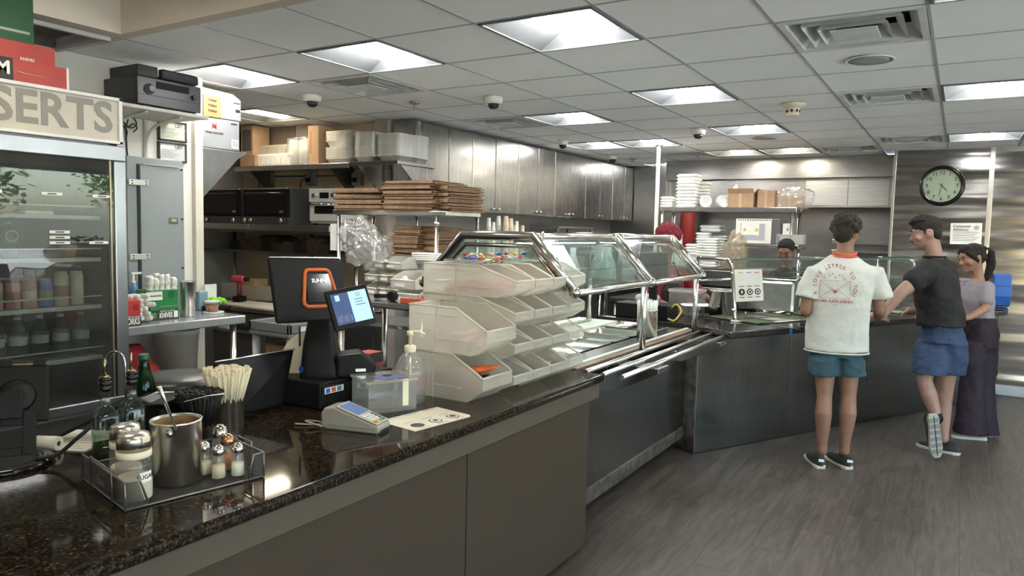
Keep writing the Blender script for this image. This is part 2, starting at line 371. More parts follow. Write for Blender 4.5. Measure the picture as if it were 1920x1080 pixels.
# ---------------------------------------------------------------- ceiling
GX, GY, G = -3.2227, 2.8797, .61
c = struct('ceiling', MB().box(-6.7, 4.2, 2.27, 10.7, CEIL + .14, CEIL + .2), DARK)
TILE = mat('ceiling_tile', (.93, .94, .935), .75, 0, .03, 2.5, bump=.08, bscale=120)
VENTM = mat('vent_paint', (.66, .67, .66), .5, 0, .12, 9)
tm = MB().box(.006, G - .006, .006, G - .006, 0, .02).mesh('ceiling_tile'); tm.materials.append(TILE)
LIGHTS = [(2, 0), (0, 0), (-2, 0), (-4, 2), (2, 3), (0, 4), (2, 6), (-1, 7), (0, 7), (-1, 11), (1, 9), (2, 9), (5, 4), (5, 8), (5, 0), (8, 2), (8, 6)]
VENTS = [(-1, 1), (-1, 4), (4, 1), (4, 4), (4, 8), (0, 9), (3, 9)]
for u in range(-6, 12):
    for v in range(-1, 13):
        if (u, v) in LIGHTS or (u, v) in VENTS: continue
        x = GX + u * G; y = GY + v * G
        if x > 4.1 or x < -6.9 or (v > 9 and u > 3): continue
        o = link('ceiling_tile', tm, None, c); o.location = (x, y, CEIL + .004)
tee = MB()
for u in range(-6, 13):
    tee.box(GX + u * G - .007, GX + u * G + .007, 2.27, 10.5, CEIL + .001, CEIL + .012)
for v in range(0, 13):
    tee.box(-6.6, 4.1, GY + v * G - .0065, GY + v * G + .0065, CEIL + .002, CEIL + .012)
TEE = mat('tee_paint', (.40, .41, .405), .5)
tb = part('tee_grid', tee, TEE, c); tb['kind'] = 'stuff'
# raised ceiling over the customer side, and the fascia that drops from it
struct('ceiling_raised', MB().box(-3.745, 4.2, -3.1, 2.27, 2.80, 2.9), mat('plaster_ceiling', (.62, .58, .52), .8))
struct('fascia_front', MB().box(-3.745, 4.2, 2.20, 2.27, CEIL, 2.82), BEIGE)
struct('fascia_side', MB().box(-3.81, -3.745, -3.1, 2.27, CEIL, 2.82), BEIGE)
# low ceiling above the fridge, with an open hatch
hx0, hx1, hy0, hy1 = -5.0, -3.865, .9, 2.21
hm = MB().box(-4.6, -3.81, hy1, 2.27, CEIL, CEIL + .05).box(hx1, -3.81, -3, hy1, CEIL, CEIL + .05).box(-4.6, hx1, -3, hy0, CEIL, CEIL + .05)
struct('ceiling_low', hm, mat('plaster_low', (.56, .54, .50), .8))
struct('trim_2', MB().box(hx1 - .02, hx1 + .005, hy0, hy1, CEIL - .02, CEIL).box(-4.4, hx1, hy1 - .02, hy1 + .005, CEIL - .02, CEIL), mat('hatch_trim', (.60, .59, .55), .5))
struct('ceiling_hatch_recess', MB().box(-4.5, hx1 + .02, hy0 - .02, hy1 + .02, 2.60, 2.64).box(-4.5, -4.4, hy0, hy1, CEIL, 2.62), mat('hatch_brown', (.17, .145, .12), .8))
# troffers
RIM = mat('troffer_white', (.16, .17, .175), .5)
LAMPM = mat('lamp_diffuser', (.9, .9, .9), .5, emit=(1.0, .99, .96), estr=LAMP)
LAMPW = mat('lamp_diffuser_warm', (.9, .88, .8), .5, emit=(1.0, .90, .72), estr=LAMP * .8)
FRM = MB()
g = G - .02
FRM.box(0, g, 0, .014, -.004, .012).box(0, g, g - .014, g, -.004, .012).box(0, .014, 0, g, -.004, .012).box(g - .014, g, 0, g, -.004, .012)
pan = MB()
q0 = [(.012, .012, 0), (g - .012, .012, 0), (g - .012, g - .012, 0), (.012, g - .012, 0)]
q1 = [(.20, .06, .10), (g - .20, .06, .10), (g - .20, g - .06, .10), (.20, g - .06, .10)]
pan.add(q0 + q1, [(0, 4, 5, 1), (1, 5, 6, 2), (2, 6, 7, 3), (3, 7, 4, 0), (4, 7, 6, 5)])
dif = MB(); dv = []; dn = 10
for y in (.055, g - .055):
    for k in range(dn + 1):
        a = PI * k / dn; dv.append((g / 2 - .105 * math.cos(a), y, .085 - .075 * math.sin(a)))
dif.add(dv, [(k, k + 1, dn + 2 + k, dn + 1 + k) for k in range(dn)] + [tuple(range(dn, -1, -1)), tuple(range(dn + 1, 2 * dn + 2))], None, True)
fm, pmh, dm = FRM.mesh('frame'), pan.mesh('reflector'), dif.mesh('diffuser')
dw = dm.copy(); dw.materials.append(LAMPW); da = dm.copy(); da.materials.append(mat('lamp_diffuser_alcove', (.9, .85, .7), .5, emit=(1, .86, .62), estr=LAMP * .45))
LL = {(2, 0): 'large nearest troffer at the top middle of the picture', (0, 0): 'troffer just left of the nearest one, same row', (-2, 0): 'troffer above the black receiver on the wall shelf', (-4, 2): 'yellowish troffer above the stacked foil trays', (2, 3): 'troffer in the second row, over the sneeze guards', (0, 4): 'troffer beside the square vent nearest the cabinets', (2, 6): 'troffer right of the dome camera, third along its row', (-1, 7): 'far troffer next to the steel cabinets, left of a pair', (0, 7): 'far troffer, right of the pair near the cabinets', (-1, 11): 'tiny farthest troffer left of the ceiling pole', (1, 9): 'warm troffer by the hood, left one of the pair', (2, 9): 'warm troffer by the hood, right one of the pair', (5, 4): 'right-hand troffer beside the middle vent', (5, 8): 'right-hand troffer over the clock wall', (5, 0): 'troffer cut off by the top edge of the picture', (8, 2): 'troffer near the right windows', (8, 6): 'troffer near the right windows, farther back'}
for (u, v) in LIGHTS:
    t = thing('ceiling_light', 'recessed square ' + LL[(u, v)], 'ceiling light', (GX + u * G + .01, GY + v * G + .01, CEIL), 0, 'ceiling troffers')
    link('frame', fm, RIM, t); link('reflector', pmh, RIM, t)
    warm = (u, v) in ((1, 9), (2, 9)); link('diffuser', da if (u, v) == (-4, 2) else dw if warm else dm, None if warm or (u, v) == (-4, 2) else LAMPM, t)
for k, (x, y) in enumerate(((-3.2, .9), (-1.2, .9), (.9, .9), (-1.2, -1.4), (1.4, -1.4))):  # unseen lamps added to brighten the cashier counter, the bins and the ceiling
    t = thing('ceiling_light', 'added warm fill troffer, out of view in the raised ceiling over the customer side, ' + ['above the fridge', 'above the cashier counter', 'right of the cashier counter', 'behind the camera at left', 'behind the camera at right'][k], 'ceiling light', (x, y, 2.80), 0, 'added fill lamps in the raised ceiling')
    link('frame', fm, RIM, t); link('reflector', pmh, RIM, t, tr(0, 0, -.101) @ Matrix.Diagonal((1, 1, .99, 1))); link('diffuser', dw, None, t, tr(0, 0, -.10))
# vents
def ring_mb(a, b, z0, z1):
    vs = []
    for r, z in ((a, z0), (b, z1)): vs += [(-r, -r, z), (r, -r, z), (r, r, z), (-r, r, z)]
    return MB().add(vs, [(0, 1, 5, 4), (1, 2, 6, 5), (2, 3, 7, 6), (3, 0, 4, 7)]).add([(x * 1.02, y * 1.02, z + .004) for x, y, z in vs], [(4, 5, 1, 0), (5, 6, 2, 1), (6, 7, 3, 2), (7, 4, 0, 3)])
VL = {(-1, 1): 'next to the dome camera at the left', (-1, 4): 'beside the cabinets, left of a troffer', (4, 1): 'big nearest one with a dusty edge at top right', (4, 4): 'in the middle of the right-hand column', (4, 8): 'farthest of the right-hand column', (0, 9): 'left of the warm troffer by the hood', (3, 9): 'faint one right of the warm troffers'}
for (u, v) in VENTS:
    t = thing('ceiling_vent', 'square metal diffuser vent ' + VL[(u, v)], 'vent', (GX + u * G + G / 2, GY + v * G + G / 2, CEIL), 0, 'ceiling air vents')
    s = (G - .02) / 2
    part('backing', MB().box(-s, s, -s, s, .10, .11), DARK, t)
    part('frame', MB().box(-s, s, -s, -s + .03, -.004, .01).box(-s, s, s - .03, s, -.004, .01).box(-s, -s + .03, -s + .03, s - .03, -.004, .01).box(s - .03, s, -s + .03, s - .03, -.004, .01), VENTM, t)
    for a, b, z0, z1 in ((.275, .215, .0, .07), (.205, .16, -.006, .06), (.145, .10, -.012, .045)):
        part('louvre', ring_mb(a, b, z0, z1), VENTM, t)
    part('centre_plate', MB().box(-.10, .10, -.10, .10, -.014, -.006), VENTM, t, .003)
for p, l in (((GX + 4.5 * G, GY + 2.5 * G), 'round flush ceiling speaker behind the nearest big vent'), ((GX + 2.5 * G, GY + 7.5 * G), 'round flush ceiling speaker beyond the third-row troffer')):
    t = thing('ceiling_speaker', l, 'speaker', (p[0], p[1], CEIL))
    part('rim', MB().lathe([(.125, -.003), (.122, -.008), (.11, -.009), (.11, .004)], n=36), VENTM, t)
    part('grille', MB().lathe([(.11, -.006), (.06, -.008), (.001, -.0085)], n=36), mat('speaker_grille', (.36, .37, .36), .6, bump=.5, bscale=400), t)
for (u, v), s, l in (((-1.5, 1.62), 1, 'dome camera left of the nearest troffers'), ((.45, 2.64), 1, 'dome camera left of the second-row troffer'), ((1.83, 6.15), 1, 'dome camera above the food counter'), ((-.69, 6.6), .8, 'small dome camera near the steel cabinets'), ((-.9, 9.2), .8, 'farthest dome camera by the cabinets')):
    t = thing('dome_camera', 'white ceiling ' + l, 'security camera', (GX + u * G, GY + v * G, CEIL), 0, 'ceiling dome cameras')
    part('housing', MB().lathe([(.045 * s, -.05), (.062 * s, -.045), (.068 * s, -.02), (.07 * s, 0)][::1], n=24), WHITEP, t)
    part('dome', MB().lathe([(.001, -.088), (.022, -.085), (.036, -.073), (.043, -.05)], n=24), mat('smoked_dome', (.03, .03, .035), .08), t)
t = thing('smoke_detector', 'cream smoke detector with a flared base on the ceiling', 'smoke detector', (GX + 3.49 * G, GY + 4.5 * G, CEIL))
part('base', MB().lathe([(.05, -.032), (.075, -.02), (.09, -.004), (.09, 0)], n=28), CREAM, t)
part('sensor_head', MB().lathe([(.034, -.088), (.045, -.084), (.046, -.066), (.042, -.062), (.046, -.055), (.05, -.03)], n=28), CREAM, t)
for i in range(8):
    part('slot', MB().box(-.008, .008, .038, .0485, -.062, -.045), DARK, t, M=rz(i * PI / 4))
for i, (u, v, l) in enumerate(((-.67, 2.55, 'small sprinkler head above the foil tray shelf'), (-.75, 9.9, 'small sprinkler head far back near the cabinets'))):
    t = thing('sprinkler', l, 'sprinkler', (GX + u * G, GY + v * G, CEIL))
    part('escutcheon', MB().lathe([(.04, -.01), (.045, 0)], n=20), SATIN, t)
    part('nozzle', MB().lathe([(.012, -.035), (.012, -.01)], n=12).lathe([(.028, -.042), (.028, -.036)], n=12), SATIN, t)
# ================================================================ kitchen: wall cabinets
CABS = [(5.08, 5.51, 5.90), (5.90, 6.31, 6.76), (6.76, 7.19, 7.60), (7.60, 7.99, 8.42), (8.42, 8.86, 9.26), (9.26, 9.68, 9.98)]
CL = ['nearest of the row, behind the brown paper bags', 'second from the paper bags', 'third from the paper bags', 'fourth from the paper bags', 'fifth from the paper bags', 'farthest of the row, by the back wall']
KN = MB().lathe([(.007, 0), (.007, .014), (.014, .018), (.016, .024), (.012, .030), (.004, .032)], n=14).mesh('knob')
for (a, b, c_), l in zip(CABS, CL):
    t = thing('wall_cabinet', 'brushed steel wall cabinet under the ceiling, ' + l, 'cabinet', (-4.45, a, 1.75), 0, 'steel wall cabinets')
    part('body', MB().box(0, .33, 0, c_ - a, 0, .765), S_CAB, t, .003)
    for k, (p, q) in enumerate(((a, b), (b, c_))):
        d = part('door', MB().box(.331, .352, p - a + .004, q - a - .004, .006, .755), S_CAB, t, .004)
        kn = link('knob', KN, CHROME, d, tr(.352, (q - a - .05) if k == 0 else (p - a + .05), .04) @ ry(PI / 2))
    part('edge_strip', MB().box(.33, .357, -.006, .006, 0, .765), SATIN, t, .001)
t = thing('cabinet_end_panel', 'steel end panel closing the cabinet row beside the alcove', 'panel', (-4.45, 5.04, 1.75))
part('panel', MB().box(0, .34, 0, .034, 0, .78), S_CAB, t, .002)
# prep counter along the kitchen wall
t = thing('prep_counter', 'long steel prep counter below the wall cabinets', 'counter', (-4.45, 5.35, 0))
part('worktop', MB().box(0, .7, 0, 4.5, .87, .91), S_TOP, t, .004)
part('backsplash', MB().box(0, .02, 0, 4.5, .91, 1.05), S_DARK, t, .003)
part('lower_shelf', MB().box(.03, .66, .05, 4.45, .25, .28), S_DARK, t, .003)
for y in (.1, 1.5, 3.0, 4.4):
    for x in (.06, .62): part('leg', MB().lathe([(.02, 0), (.02, .87)], c=(x, y, 0), n=12), SATIN, t)
t = thing('riser_shelf', 'steel riser shelf holding the paper cups', 'shelf', (-4.35, 5.9, .91))
part('shelf_board', MB().box(0, .42, 0, 1.3, .36, .385), S_TOP, t, .003)
for x, y in ((.03, .03), (.39, .03), (.03, 1.27), (.39, 1.27)): part('leg', MB().lathe([(.013, 0), (.013, .36)], c=(x, y, 0), n=10), SATIN, t)
# cups: stacks, tops at pixel heights
CUPW = mat('paper_cup_white', (.74, .71, .64), .6); CUPC = mat('paper_cup_cream', (.62, .52, .38), .6)
def cup_mesh(r, h, m):
    me = MB().lathe([(r * .72, 0), (r * .74, .003), (r, h - .004), (r * 1.05, h - .004), (r * 1.06, h), (r * .98, h), (r * .97, h - .006), (r * .68, .006)], n=18).mesh('paper_cup'); me.materials.append(m); return me
ci = 0
for px, top, w, m in ((916, 401, 10, CUPW), (925, 409, 8, CUPW), (934, 401, 11, CUPW), (948, 399, 12, CUPC), (946, 415, 10, CUPW), (957, 405, 12, CUPC), (968, 407, 10, CUPW), (967, 414, 12, CUPW), (979, 416, 11, CUPC)):
    base = at(px, 440, X=-4.12 + (ci % 2) * .12); base.z = 1.295; tp = at(px, top, X=base.x)
    r = w / 2 * 7.3 / FPX * .95; n = max(3, int((tp.z - 1.295 - .1) / .022)); me = cup_mesh(r, .10, m)
    for k in range(n):
        o = link('paper_cup', me, None); o.location = (base.x, base.y, 1.295 + .10 + k * .022); o.rotation_euler = (PI, 0, 0)
        tag(o, 'upside-down paper cup, %s from the bottom of cup stack %s from the left' % (ORDN[k], ['one', 'two', 'three', 'four', 'five', 'six', 'seven', 'eight', 'nine'][ci]), 'cup', 'paper cups in stack ' + 'abcdefghi'[ci])
    ci += 1
t = thing('wire_shelf', 'small steel shelf over the blue packs on the prep counter', 'shelf', (-4.35, 7.45, .91))
part('shelf_board', MB().box(0, .4, 0, .95, .70, .725), S_TOP, t, .003)
for x, y in ((.03, .03), (.37, .03), (.03, .92), (.37, .92)): part('leg', MB().lathe([(.013, 0), (.013, .70)], c=(x, y, 0), n=10), SATIN, t)
part('middle_board', MB().box(0, .4, 0, .95, .46, .48), S_TOP, t, .003)
BLUEP = mat('blue_pack', (.07, .20, .42), .5)
for k, (y, w, h, m, l) in enumerate(((7.5, .1, .13, WHITEP, 'white tub at the left under the small steel shelf'), (7.66, .2, .14, BLUEP, 'blue pack under the small steel shelf'), (7.95, .2, .10, BLUEP, 'flat blue pack at the right under the small steel shelf'), (8.2, .14, .16, mat('teal_pack', (.15, .35, .4), .5), 'teal pack under the far end of the small shelf'))):
    t = thing('supply_pack', l, 'pack', (-4.2, y, 1.39), .1 * k)
    part('body', MB().box(0, .22, 0, w, 0, h), m, t, .015)
    part('label_sticker', MB().box(.2195, .2215, w * .2, w * .8, h * .25, h * .75), PAPER, t)
t = thing('towel_bundle', 'white folded towels on the far end of the prep counter', 'towel', (-4.2, 8.45, .91))
for k in range(5): part('fold', MB().box(0, .3, 0, .4 - .02 * k, .38 + k * .028, .40 + k * .028 + .006), FOAM, t, .011, M=rz(.04 * (k % 3 - 1)))
part('tray', MB().box(-.02, .34, -.03, .45, .35, .38), S_DARK, t, .005)
part('stand', MB().box(.05, .25, .1, .3, 0, .35), S_DARK, t, .005)
t = thing('bread_board_tray', 'yellow paper wedge leaning on the prep counter', 'paper', at(1012, 443, X=-3.95))
t.location.z = 1.45
part('sheet', MB().prism([(-.10, 0), (.09, 0), (.05, .13)], -.01, .01, M=FRONT @ ry(0)), mat('yellow_paper', (.55, .47, .25), .7), t, M=rz(PI / 3))
t2 = thing('paper_stand', 'steel block holding the yellow paper wedge', 'block', (t.location.x, t.location.y, .91))
part('block', MB().box(-.12, .12, -.12, .12, 0, t.location.z - .91), S_DARK, t2, .01)

# ================================================================ hood over the cooking line
t = thing('exhaust_hood', 'wide brushed steel exhaust hood along the back wall', 'hood', (-3.40, 9.40, 0))
part('front_band', MB().box(0, 2.70, 0, .6, 2.29, CEIL), S_HOOD, t, .003)
part('lower_band', MB().box(.02, 2.70, .10, .14, 1.94, 2.29), S_HOOD, t, .003)
part('light_panel', MB().box(1.75, 2.66, .085, .10, 1.96, 2.27), steel('steel_hood_panel', (.56, .56, .55), .35, (1, 30, 30)), t, .003)
part('seam', MB().box(2.22, 2.228, .083, .10, 1.96, 2.27), S_DARK, t)
part('soffit', MB().box(.02, 2.70, .14, .6, 1.94, 1.96), S_DARK, t)
part('side_panel', MB().box(0, .02, 0, .6, 1.94, 2.29), S_HOOD, t, .002)
t = thing('back_wall_shelf', 'double steel wall shelf under the hood, beside the clock wall', 'shelf', (-1.35, 9.7, 1.40))
part('upper_board', MB().box(0, .66, 0, .3, .10, .16), S_TOP, t, .003)
part('lower_board', MB().box(0, .66, 0, .3, 0, .03), S_TOP, t, .003)
for x in (.02, .62): part('bracket', MB().box(x, x + .02, .2, .3, -.12, .16), S_DARK, t)
t = thing('cooking_range', 'steel cooking range line under the hood', 'range', (-3.3, 9.35, 0))
part('body', MB().box(0, 2.5, 0, .62, .1, .9), S_DARK, t, .01)
part('griddle', MB().box(.05, 2.45, .03, .6, .9, .93), BLACK, t, .005)
for k in range(6): part('knob', MB().lathe([(.025, 0), (.022, .03)], n=16), BLACK, t, M=tr(.3 + k * .38, 0, .8) @ rx(PI / 2))
for k in range(4): part('leg', MB().lathe([(.025, 0), (.03, .1)], c=(.1 + (k % 2) * 2.3, .08 + (k // 2) * .45, 0), n=10), SATIN, t)
# wall clock
p = at(1766, 348.5, Y=8.98)
t = thing('wall_clock', 'round black-rimmed wall clock with a pale face on the steel wall', 'clock', p)
CF = rx(PI / 2)
part('rim', MB().lathe([(.172, 0), (.205, .0), (.212, .02), (.205, .045), (.188, .055), (.172, .045)], n=48, cap=False), BLACKG, t, M=CF)
part('face', MB().lathe([(.178, .0), (.178, .018)], n=48), mat('clock_face', (.42, .45, .33), .6), t, M=CF)
fc = 0
for k in range(1, 13):
    a = PI / 2 - k * PI / 6
    text(str(k), .052, INK, t, tr(.138 * math.cos(a), -.0195, .138 * math.sin(a)) @ FRONT, 'numeral', bold=.02)
def hand(ang, ln, w, name, y):
    part(name, MB().prism([(-w, -.03), (w, -.03), (w * 1.6, ln * .7), (0, ln), (-w * 1.6, ln * .7)], 0, .002), INK, t, M=tr(0, y, 0) @ FRONT @ rz(-ang))
hand(math.radians(136), .085, .003, 'hour_hand', -.022); hand(math.radians(192), .125, .0022, 'minute_hand', -.025)
part('hub', MB().lathe([(.009, 0), (.009, .006)], n=14), INK, t, M=tr(0, -.022, 0) @ CF)
part('cover', MB().lathe([(.174, 0), (.174, .002)], n=48), GLASS, t, M=tr(0, -.042, 0) @ CF)
# advisory notice
p = at(1811, 438, Y=8.975)
t = thing('wall_notice', 'white paper consumer notice taped to the steel wall', 'notice', p)
part('sheet', MB().box(-.14, .14, -.001, 0, -.11, .11), PAPER, t, M=ry(-.02))
text('Consumer', .037, INK, t, tr(-.118, -.002, .075) @ FRONT, bold=.02, align='LEFT'); text('Advisory:', .037, INK, t, tr(-.118, -.002, .04) @ FRONT, bold=.02, align='LEFT')
for k in range(6): part('text_line', MB().box(-.118, .118 - (k % 3) * .02, -.0016, -.001, .012 - k * .018, .018 - k * .018), mat('grey_ink', (.25, .25, .25), .7), t)
part('emblem', MB().lathe([(.024, 0), (.024, .001)], n=20).lathe([(.02, .0008), (.02, .0014)], n=20), mat('grey_ink2', (.4, .4, .4), .7), t, M=tr(.09, -.0012, .062) @ CF)
# paper towel dispenser, blue, on the wall over the counter end
p = at(1879, 546, Y=8.80)
t = thing('towel_dispenser', 'bright blue wall dispenser behind the woman in lavender', 'dispenser', (p.x, 8.98, p.z))
BL = mat('bright_blue', (.03, .13, .48), .35)
part('housing', MB().prism([(0, -.17), (-.17, -.15), (-.21, -.05), (-.21, .17), (0, .17)], -.075, .075, M=Matrix(((0, 0, 1, 0), (1, 0, 0, 0), (0, 1, 0, 0), (0, 0, 0, 1)))), BL, t, .012)
part('lower_tray', MB().box(-.065, .065, -.18, 0, -.24, -.175), mat('dark_blue', (.02, .05, .16), .4), t, .01)
part('front_seam', MB().box(-.07, .07, -.2115, -.208, .05, .056), mat('dark_blue', (.02, .05, .16), .4), t)

# ================================================================ pass shelf unit between kitchen and counter
YS = 7.7
a = at(1238, 387, Y=YS); b = at(1490, 389, Y=YS); zt = 1.872
t = thing('pass_shelf_unit', 'two-tier steel pass shelf holding foam boxes and cartons', 'shelf', (a.x, YS, 0))
Lx = b.x - a.x
part('top_board', MB().box(-.02, Lx + .02, 0, .42, zt - .05, zt), S_TOP, t, .004)
x2 = at(1385, 458, Y=YS).x - a.x
part('middle_board', MB().box(x2, Lx + .06, -.03, .40, 1.455, 1.495), S_TOP, t, .004)
part('lower_board', MB().box(-.02, Lx + .02, -.02, .42, 1.20, 1.235), S_TOP, t, .004)
for x, y in ((.02, .03), (Lx - .02, .03), (.02, .39), (Lx - .02, .39)):
    part('post', MB().lathe([(.02, 0), (.02, zt)], c=(x, y, 0), n=12), SATIN, t)
part('base_board', MB().box(-.02, Lx + .02, 0, .42, .3, .33), S_DARK, t, .003)
p = at(1236, 300, Y=YS - .03)
t = thing('ceiling_pole', 'slim cream pole running from the shelf up to the ceiling', 'pole', (p.x, YS - .05, 0))
part('tube', MB().lathe([(.021, 0), (.021, CEIL - .002)], n=14), mat('cream_pole', (.58, .55, .44), .4), t)
part('flange', MB().lathe([(.02, CEIL - .02), (.05, CEIL - .004), (.05, CEIL)], n=16), SATIN, t)
# foam clamshell boxes
def clam_mesh(w, d, h):
    m = MB(); e = .018
    m.rings([((0, 0, 0), w / 2 - e, d / 2 - e), ((0, 0, h * .45), w / 2, d / 2), ((0, 0, h * .55), w / 2, d / 2), ((0, 0, h), w / 2 - e, d / 2 - e)], n=24, pw=8)
    me = m.mesh('foam_box'); me.materials.append(FOAM); return me
CM = clam_mesh(.235, .23, .036); CMs = clam_mesh(.15, .15, .03)
ON = ['topmost', 'second from the top', 'third from the top']
def stack(px, base_z, n, Y, me, step, group, where, jit=.004, name='foam_box', cat='food box'):
    p = at(px, 400, Y=Y)
    for k in range(n):
        o = link(name, me, None); o.location = (p.x + random.uniform(-jit, jit), Y + random.uniform(-jit, jit), base_z + k * step); o.rotation_euler = (0, 0, random.uniform(-.03, .03))
        tag(o, 'white foam box, %s from the bottom %s' % (ORDN[k], where), cat, group)
stack(1290, zt, 10, YS + .18, CM, .036, 'foam boxes in the tall left stack', 'of the tall stack on the pass shelf')
stack(1316, zt, 8, YS + .28, CMs, .036, 'foam boxes in the stack behind', 'of the narrower stack behind the tall one')
stack(1252, zt, 4, YS + .18, CMs, .030, 'foam boxes at the pole', 'of the short stack beside the ceiling pole')
for px, l, s in ((1322, 'sleeve of foam bowls lying sideways beside the tall foam stack', 0), (1352, 'sleeve of foam bowls lying sideways next to the paper cones', 1)):
    p = at(px, 380, Y=YS + .1)
    t = thing('foam_bowl_sleeve', l, 'foam bowls', (p.x, YS + .12, zt + .065), .3 + .3 * s)
    for k in range(5): part('bowl', MB().lathe([(.035, 0), (.062, .03), (.066, .032), (.06, .032), (.033, .004)], n=20), FOAM, t, M=tr(0, .02 * k - .05, 0) @ rx(PI / 2) @ tr(0, 0, 0))
def carton(name, label, px0, px1, ptop, Y, z0, m, dep=.2, rot=0, flaps=True, group=None):
    A = at(px0, 390, Y=Y); B = at(px1, 390, Y=Y); H = at(px0, ptop, Y=Y).z - z0; w_ = B.x - A.x
    t = thing(name, label, 'box', (A.x, Y, z0), rot, group)
    part('body', MB().box(0, w_, 0, dep, 0, H), m, t, .004)
    if flaps:
        part('flap', MB().slab((0, 0, H), (w_, 0, H), (w_, -.03, H + .05), (0, -.03, H + .05), .003), m, t)
        part('flap', MB().slab((w_, 0, H), (w_, dep, H), (w_ + .04, dep, H + .045), (w_ + .04, 0, H + .045), .003), m, t)
    part('tape', MB().box(w_ * .42, w_ * .55, -.0012, 0, 0, H), mat('tape', (.50, .36, .22), .35), t)
    return t
carton('carton', 'brown carton with a white paper cone, on the pass shelf', 1364, 1412, 363, YS + .06, zt, CARD, .25)
carton('carton', 'taller brown carton right of the paper cone on the pass shelf', 1419, 1452, 357, YS + .08, zt, CARD, .25, flaps=False)
for px, top, l in ((1376, 344, 'tall white paper cone standing in the brown carton'), (1398, 352, 'short white paper cone leaning in the brown carton')):
    p = at(px, 365, Y=YS + .15); q = at(px, top, Y=YS + .15)
    t = thing('paper_cone', l, 'paper', (p.x, YS + .16, p.z - .02))
    part('cone', MB().lathe([(.075, 0), (.05, (q.z - p.z) * .4), (.003, q.z - p.z + .02)], n=8, smooth=False), PAPER, t, M=ry(.15))
t = carton('wrapped_carton', 'brown carton wrapped in clear film at the right end of the shelf', 1458, 1502, 366, YS + .06, zt, CARD, .22, flaps=False)
p = at(1486, 372, Y=YS); fm_ = MB().rings([((0, 0, -.02), .16, .12), ((0, 0, .03), .19, .15), ((.02, 0, .12), .2, .15), ((.03, 0, .17), .17, .13), ((.03, 0, .2), .08, .06)], n=28)
fo = part('film_wrap', fm_, FILM, t, M=tr(.12, .1, 0)); remesh(fo, .02, 1, .05, .06)
# middle shelf: microwave and plates
p = at(1378, 455, Y=YS - .02); q = at(1447, 410, Y=YS - .02)
t = thing('microwave', 'white microwave oven with a notice on the door, on the shelf', 'microwave', (p.x, YS - .02, 1.496))
w_ = q.x - p.x; h_ = q.z - 1.496
part('case', MB().box(0, w_ + .08, .02, .36, 0, h_), mat('dark_case', (.12, .12, .12), .4), t, .008)
part('door', MB().box(0, w_, 0, .02, .004, h_ - .004), WHITEP, t, .006)
part('door_window', MB().box(.05, w_ - .06, -.003, 0, .04, h_ - .05), mat('microwave_window', (.42, .43, .45), .3), t, .004)
part('notice', MB().box(.06, w_ - .12, -.005, -.003, h_ * .35, h_ * .8), PAPER, t)
for k in range(2): part('yellow_square', MB().box(.08 + k * .12, .11 + k * .12, -.0062, -.005, h_ * .5, h_ * .62), mat('yellow_ink', (.6, .5, .1), .6), t)
for k in range(14): part('vent_slot', MB().box(.02 + k * .024, .034 + k * .024, -.002, .01, h_ - .02, h_ - .010), INK, t)
FOAM2 = FOAM
PLATE = MB().lathe([(.06, 0), (.065, .004), (.115, .014), (.118, .017), (.11, .016), (.06, .006)], n=28).mesh('plate'); PLATE.materials.append(FOAM)
for px, n in ((1470, 9), (1488, 9)):
    p = at(px, 455, Y=YS + .1)
    for k in range(n):
        o = link('plate', PLATE, None); o.location = (p.x, YS + .1, 1.496 + k * .011)
        tag(o, 'white plate, %s from the bottom of the %s pile on the middle shelf' % (ORDN[k], 'left' if px == 1470 else 'right'), 'plate', 'white plates on the middle shelf, %s pile' % ('left' if px == 1470 else 'right'))
p = at(1476, 440, Y=YS + .1)
t = thing('paper_box', 'small white box with a dark mark standing on the plates', 'box', (p.x - .04, YS + .06, 1.496 + 9 * .011 + .006))
part('body', MB().box(0, .10, 0, .07, 0, .11), PAPER, t, .004); text('6', .05, INK, t, tr(.05, -.001, .05) @ FRONT)
# lower board: tall clamshell columns, cups, bread bag, lids
ZL = 1.237
stack(1322, ZL, 13, YS + .12, CMs, .028, 'foam boxes in the left column', 'of the left column behind the counter glass')
stack(1338, ZL, 11, YS + .02, CMs, .028, 'foam boxes in the front column', 'of the front column beside the bread bag')
stack(1352, ZL, 12, YS + .30, CMs, .028, 'foam boxes in the rear column', 'of the column behind the bread bag')
stack(1337, ZL + 13 * .028 + .01, 2, YS + .26, CM, .038, 'foam trays lying on top', 'of the wide pair lying across the columns')
p = at(1307, 450, Y=YS)
for k in range(4):
    o = link('foam_box', CMs, None); o.location = (at(1300, 440, Y=YS + .1).x, YS + .12, ZL + .12 + k * .03)
    tag(o, 'white foam food box, %s from the bottom on the white tub' % ORDN[k], 'food box', 'foam boxes on the white tub')
t = thing('white_tub', 'white plastic tub at the left end of the lower board', 'tub', (at(1300, 440, Y=YS + .1).x, YS + .12, ZL))
part('body', MB().lathe([(.05, 0), (.06, .11)], n=20), WHITEP, t); part('rim', MB().lathe([(.064, .105), (.064, .118)], n=20), WHITEP, t)
p = at(1376, 470, Y=YS - .02)
t = thing('bread_bag', 'clear bag of sliced bread standing with a paper wrapper', 'bag', (p.x, YS, ZL))
bo = part('bag', MB().rings([((0, 0, 0), .13, .09), ((0, 0, .08), .15, .10), ((.01, 0, .2), .13, .07), ((.03, 0, .32), .10, .03), ((.05, 0, .40), .09, .015)], n=24), clear('bag_tan', (.9, .86, .78), .5, .2, .06, (.62, .56, .44)), t); remesh(bo, .012, 1, .03, .05)
part('paper_wrapper', MB().box(-.06, .09, .03, .045, .10, .40), mat('parchment', (.60, .54, .42), .7), t, M=ry(.08))
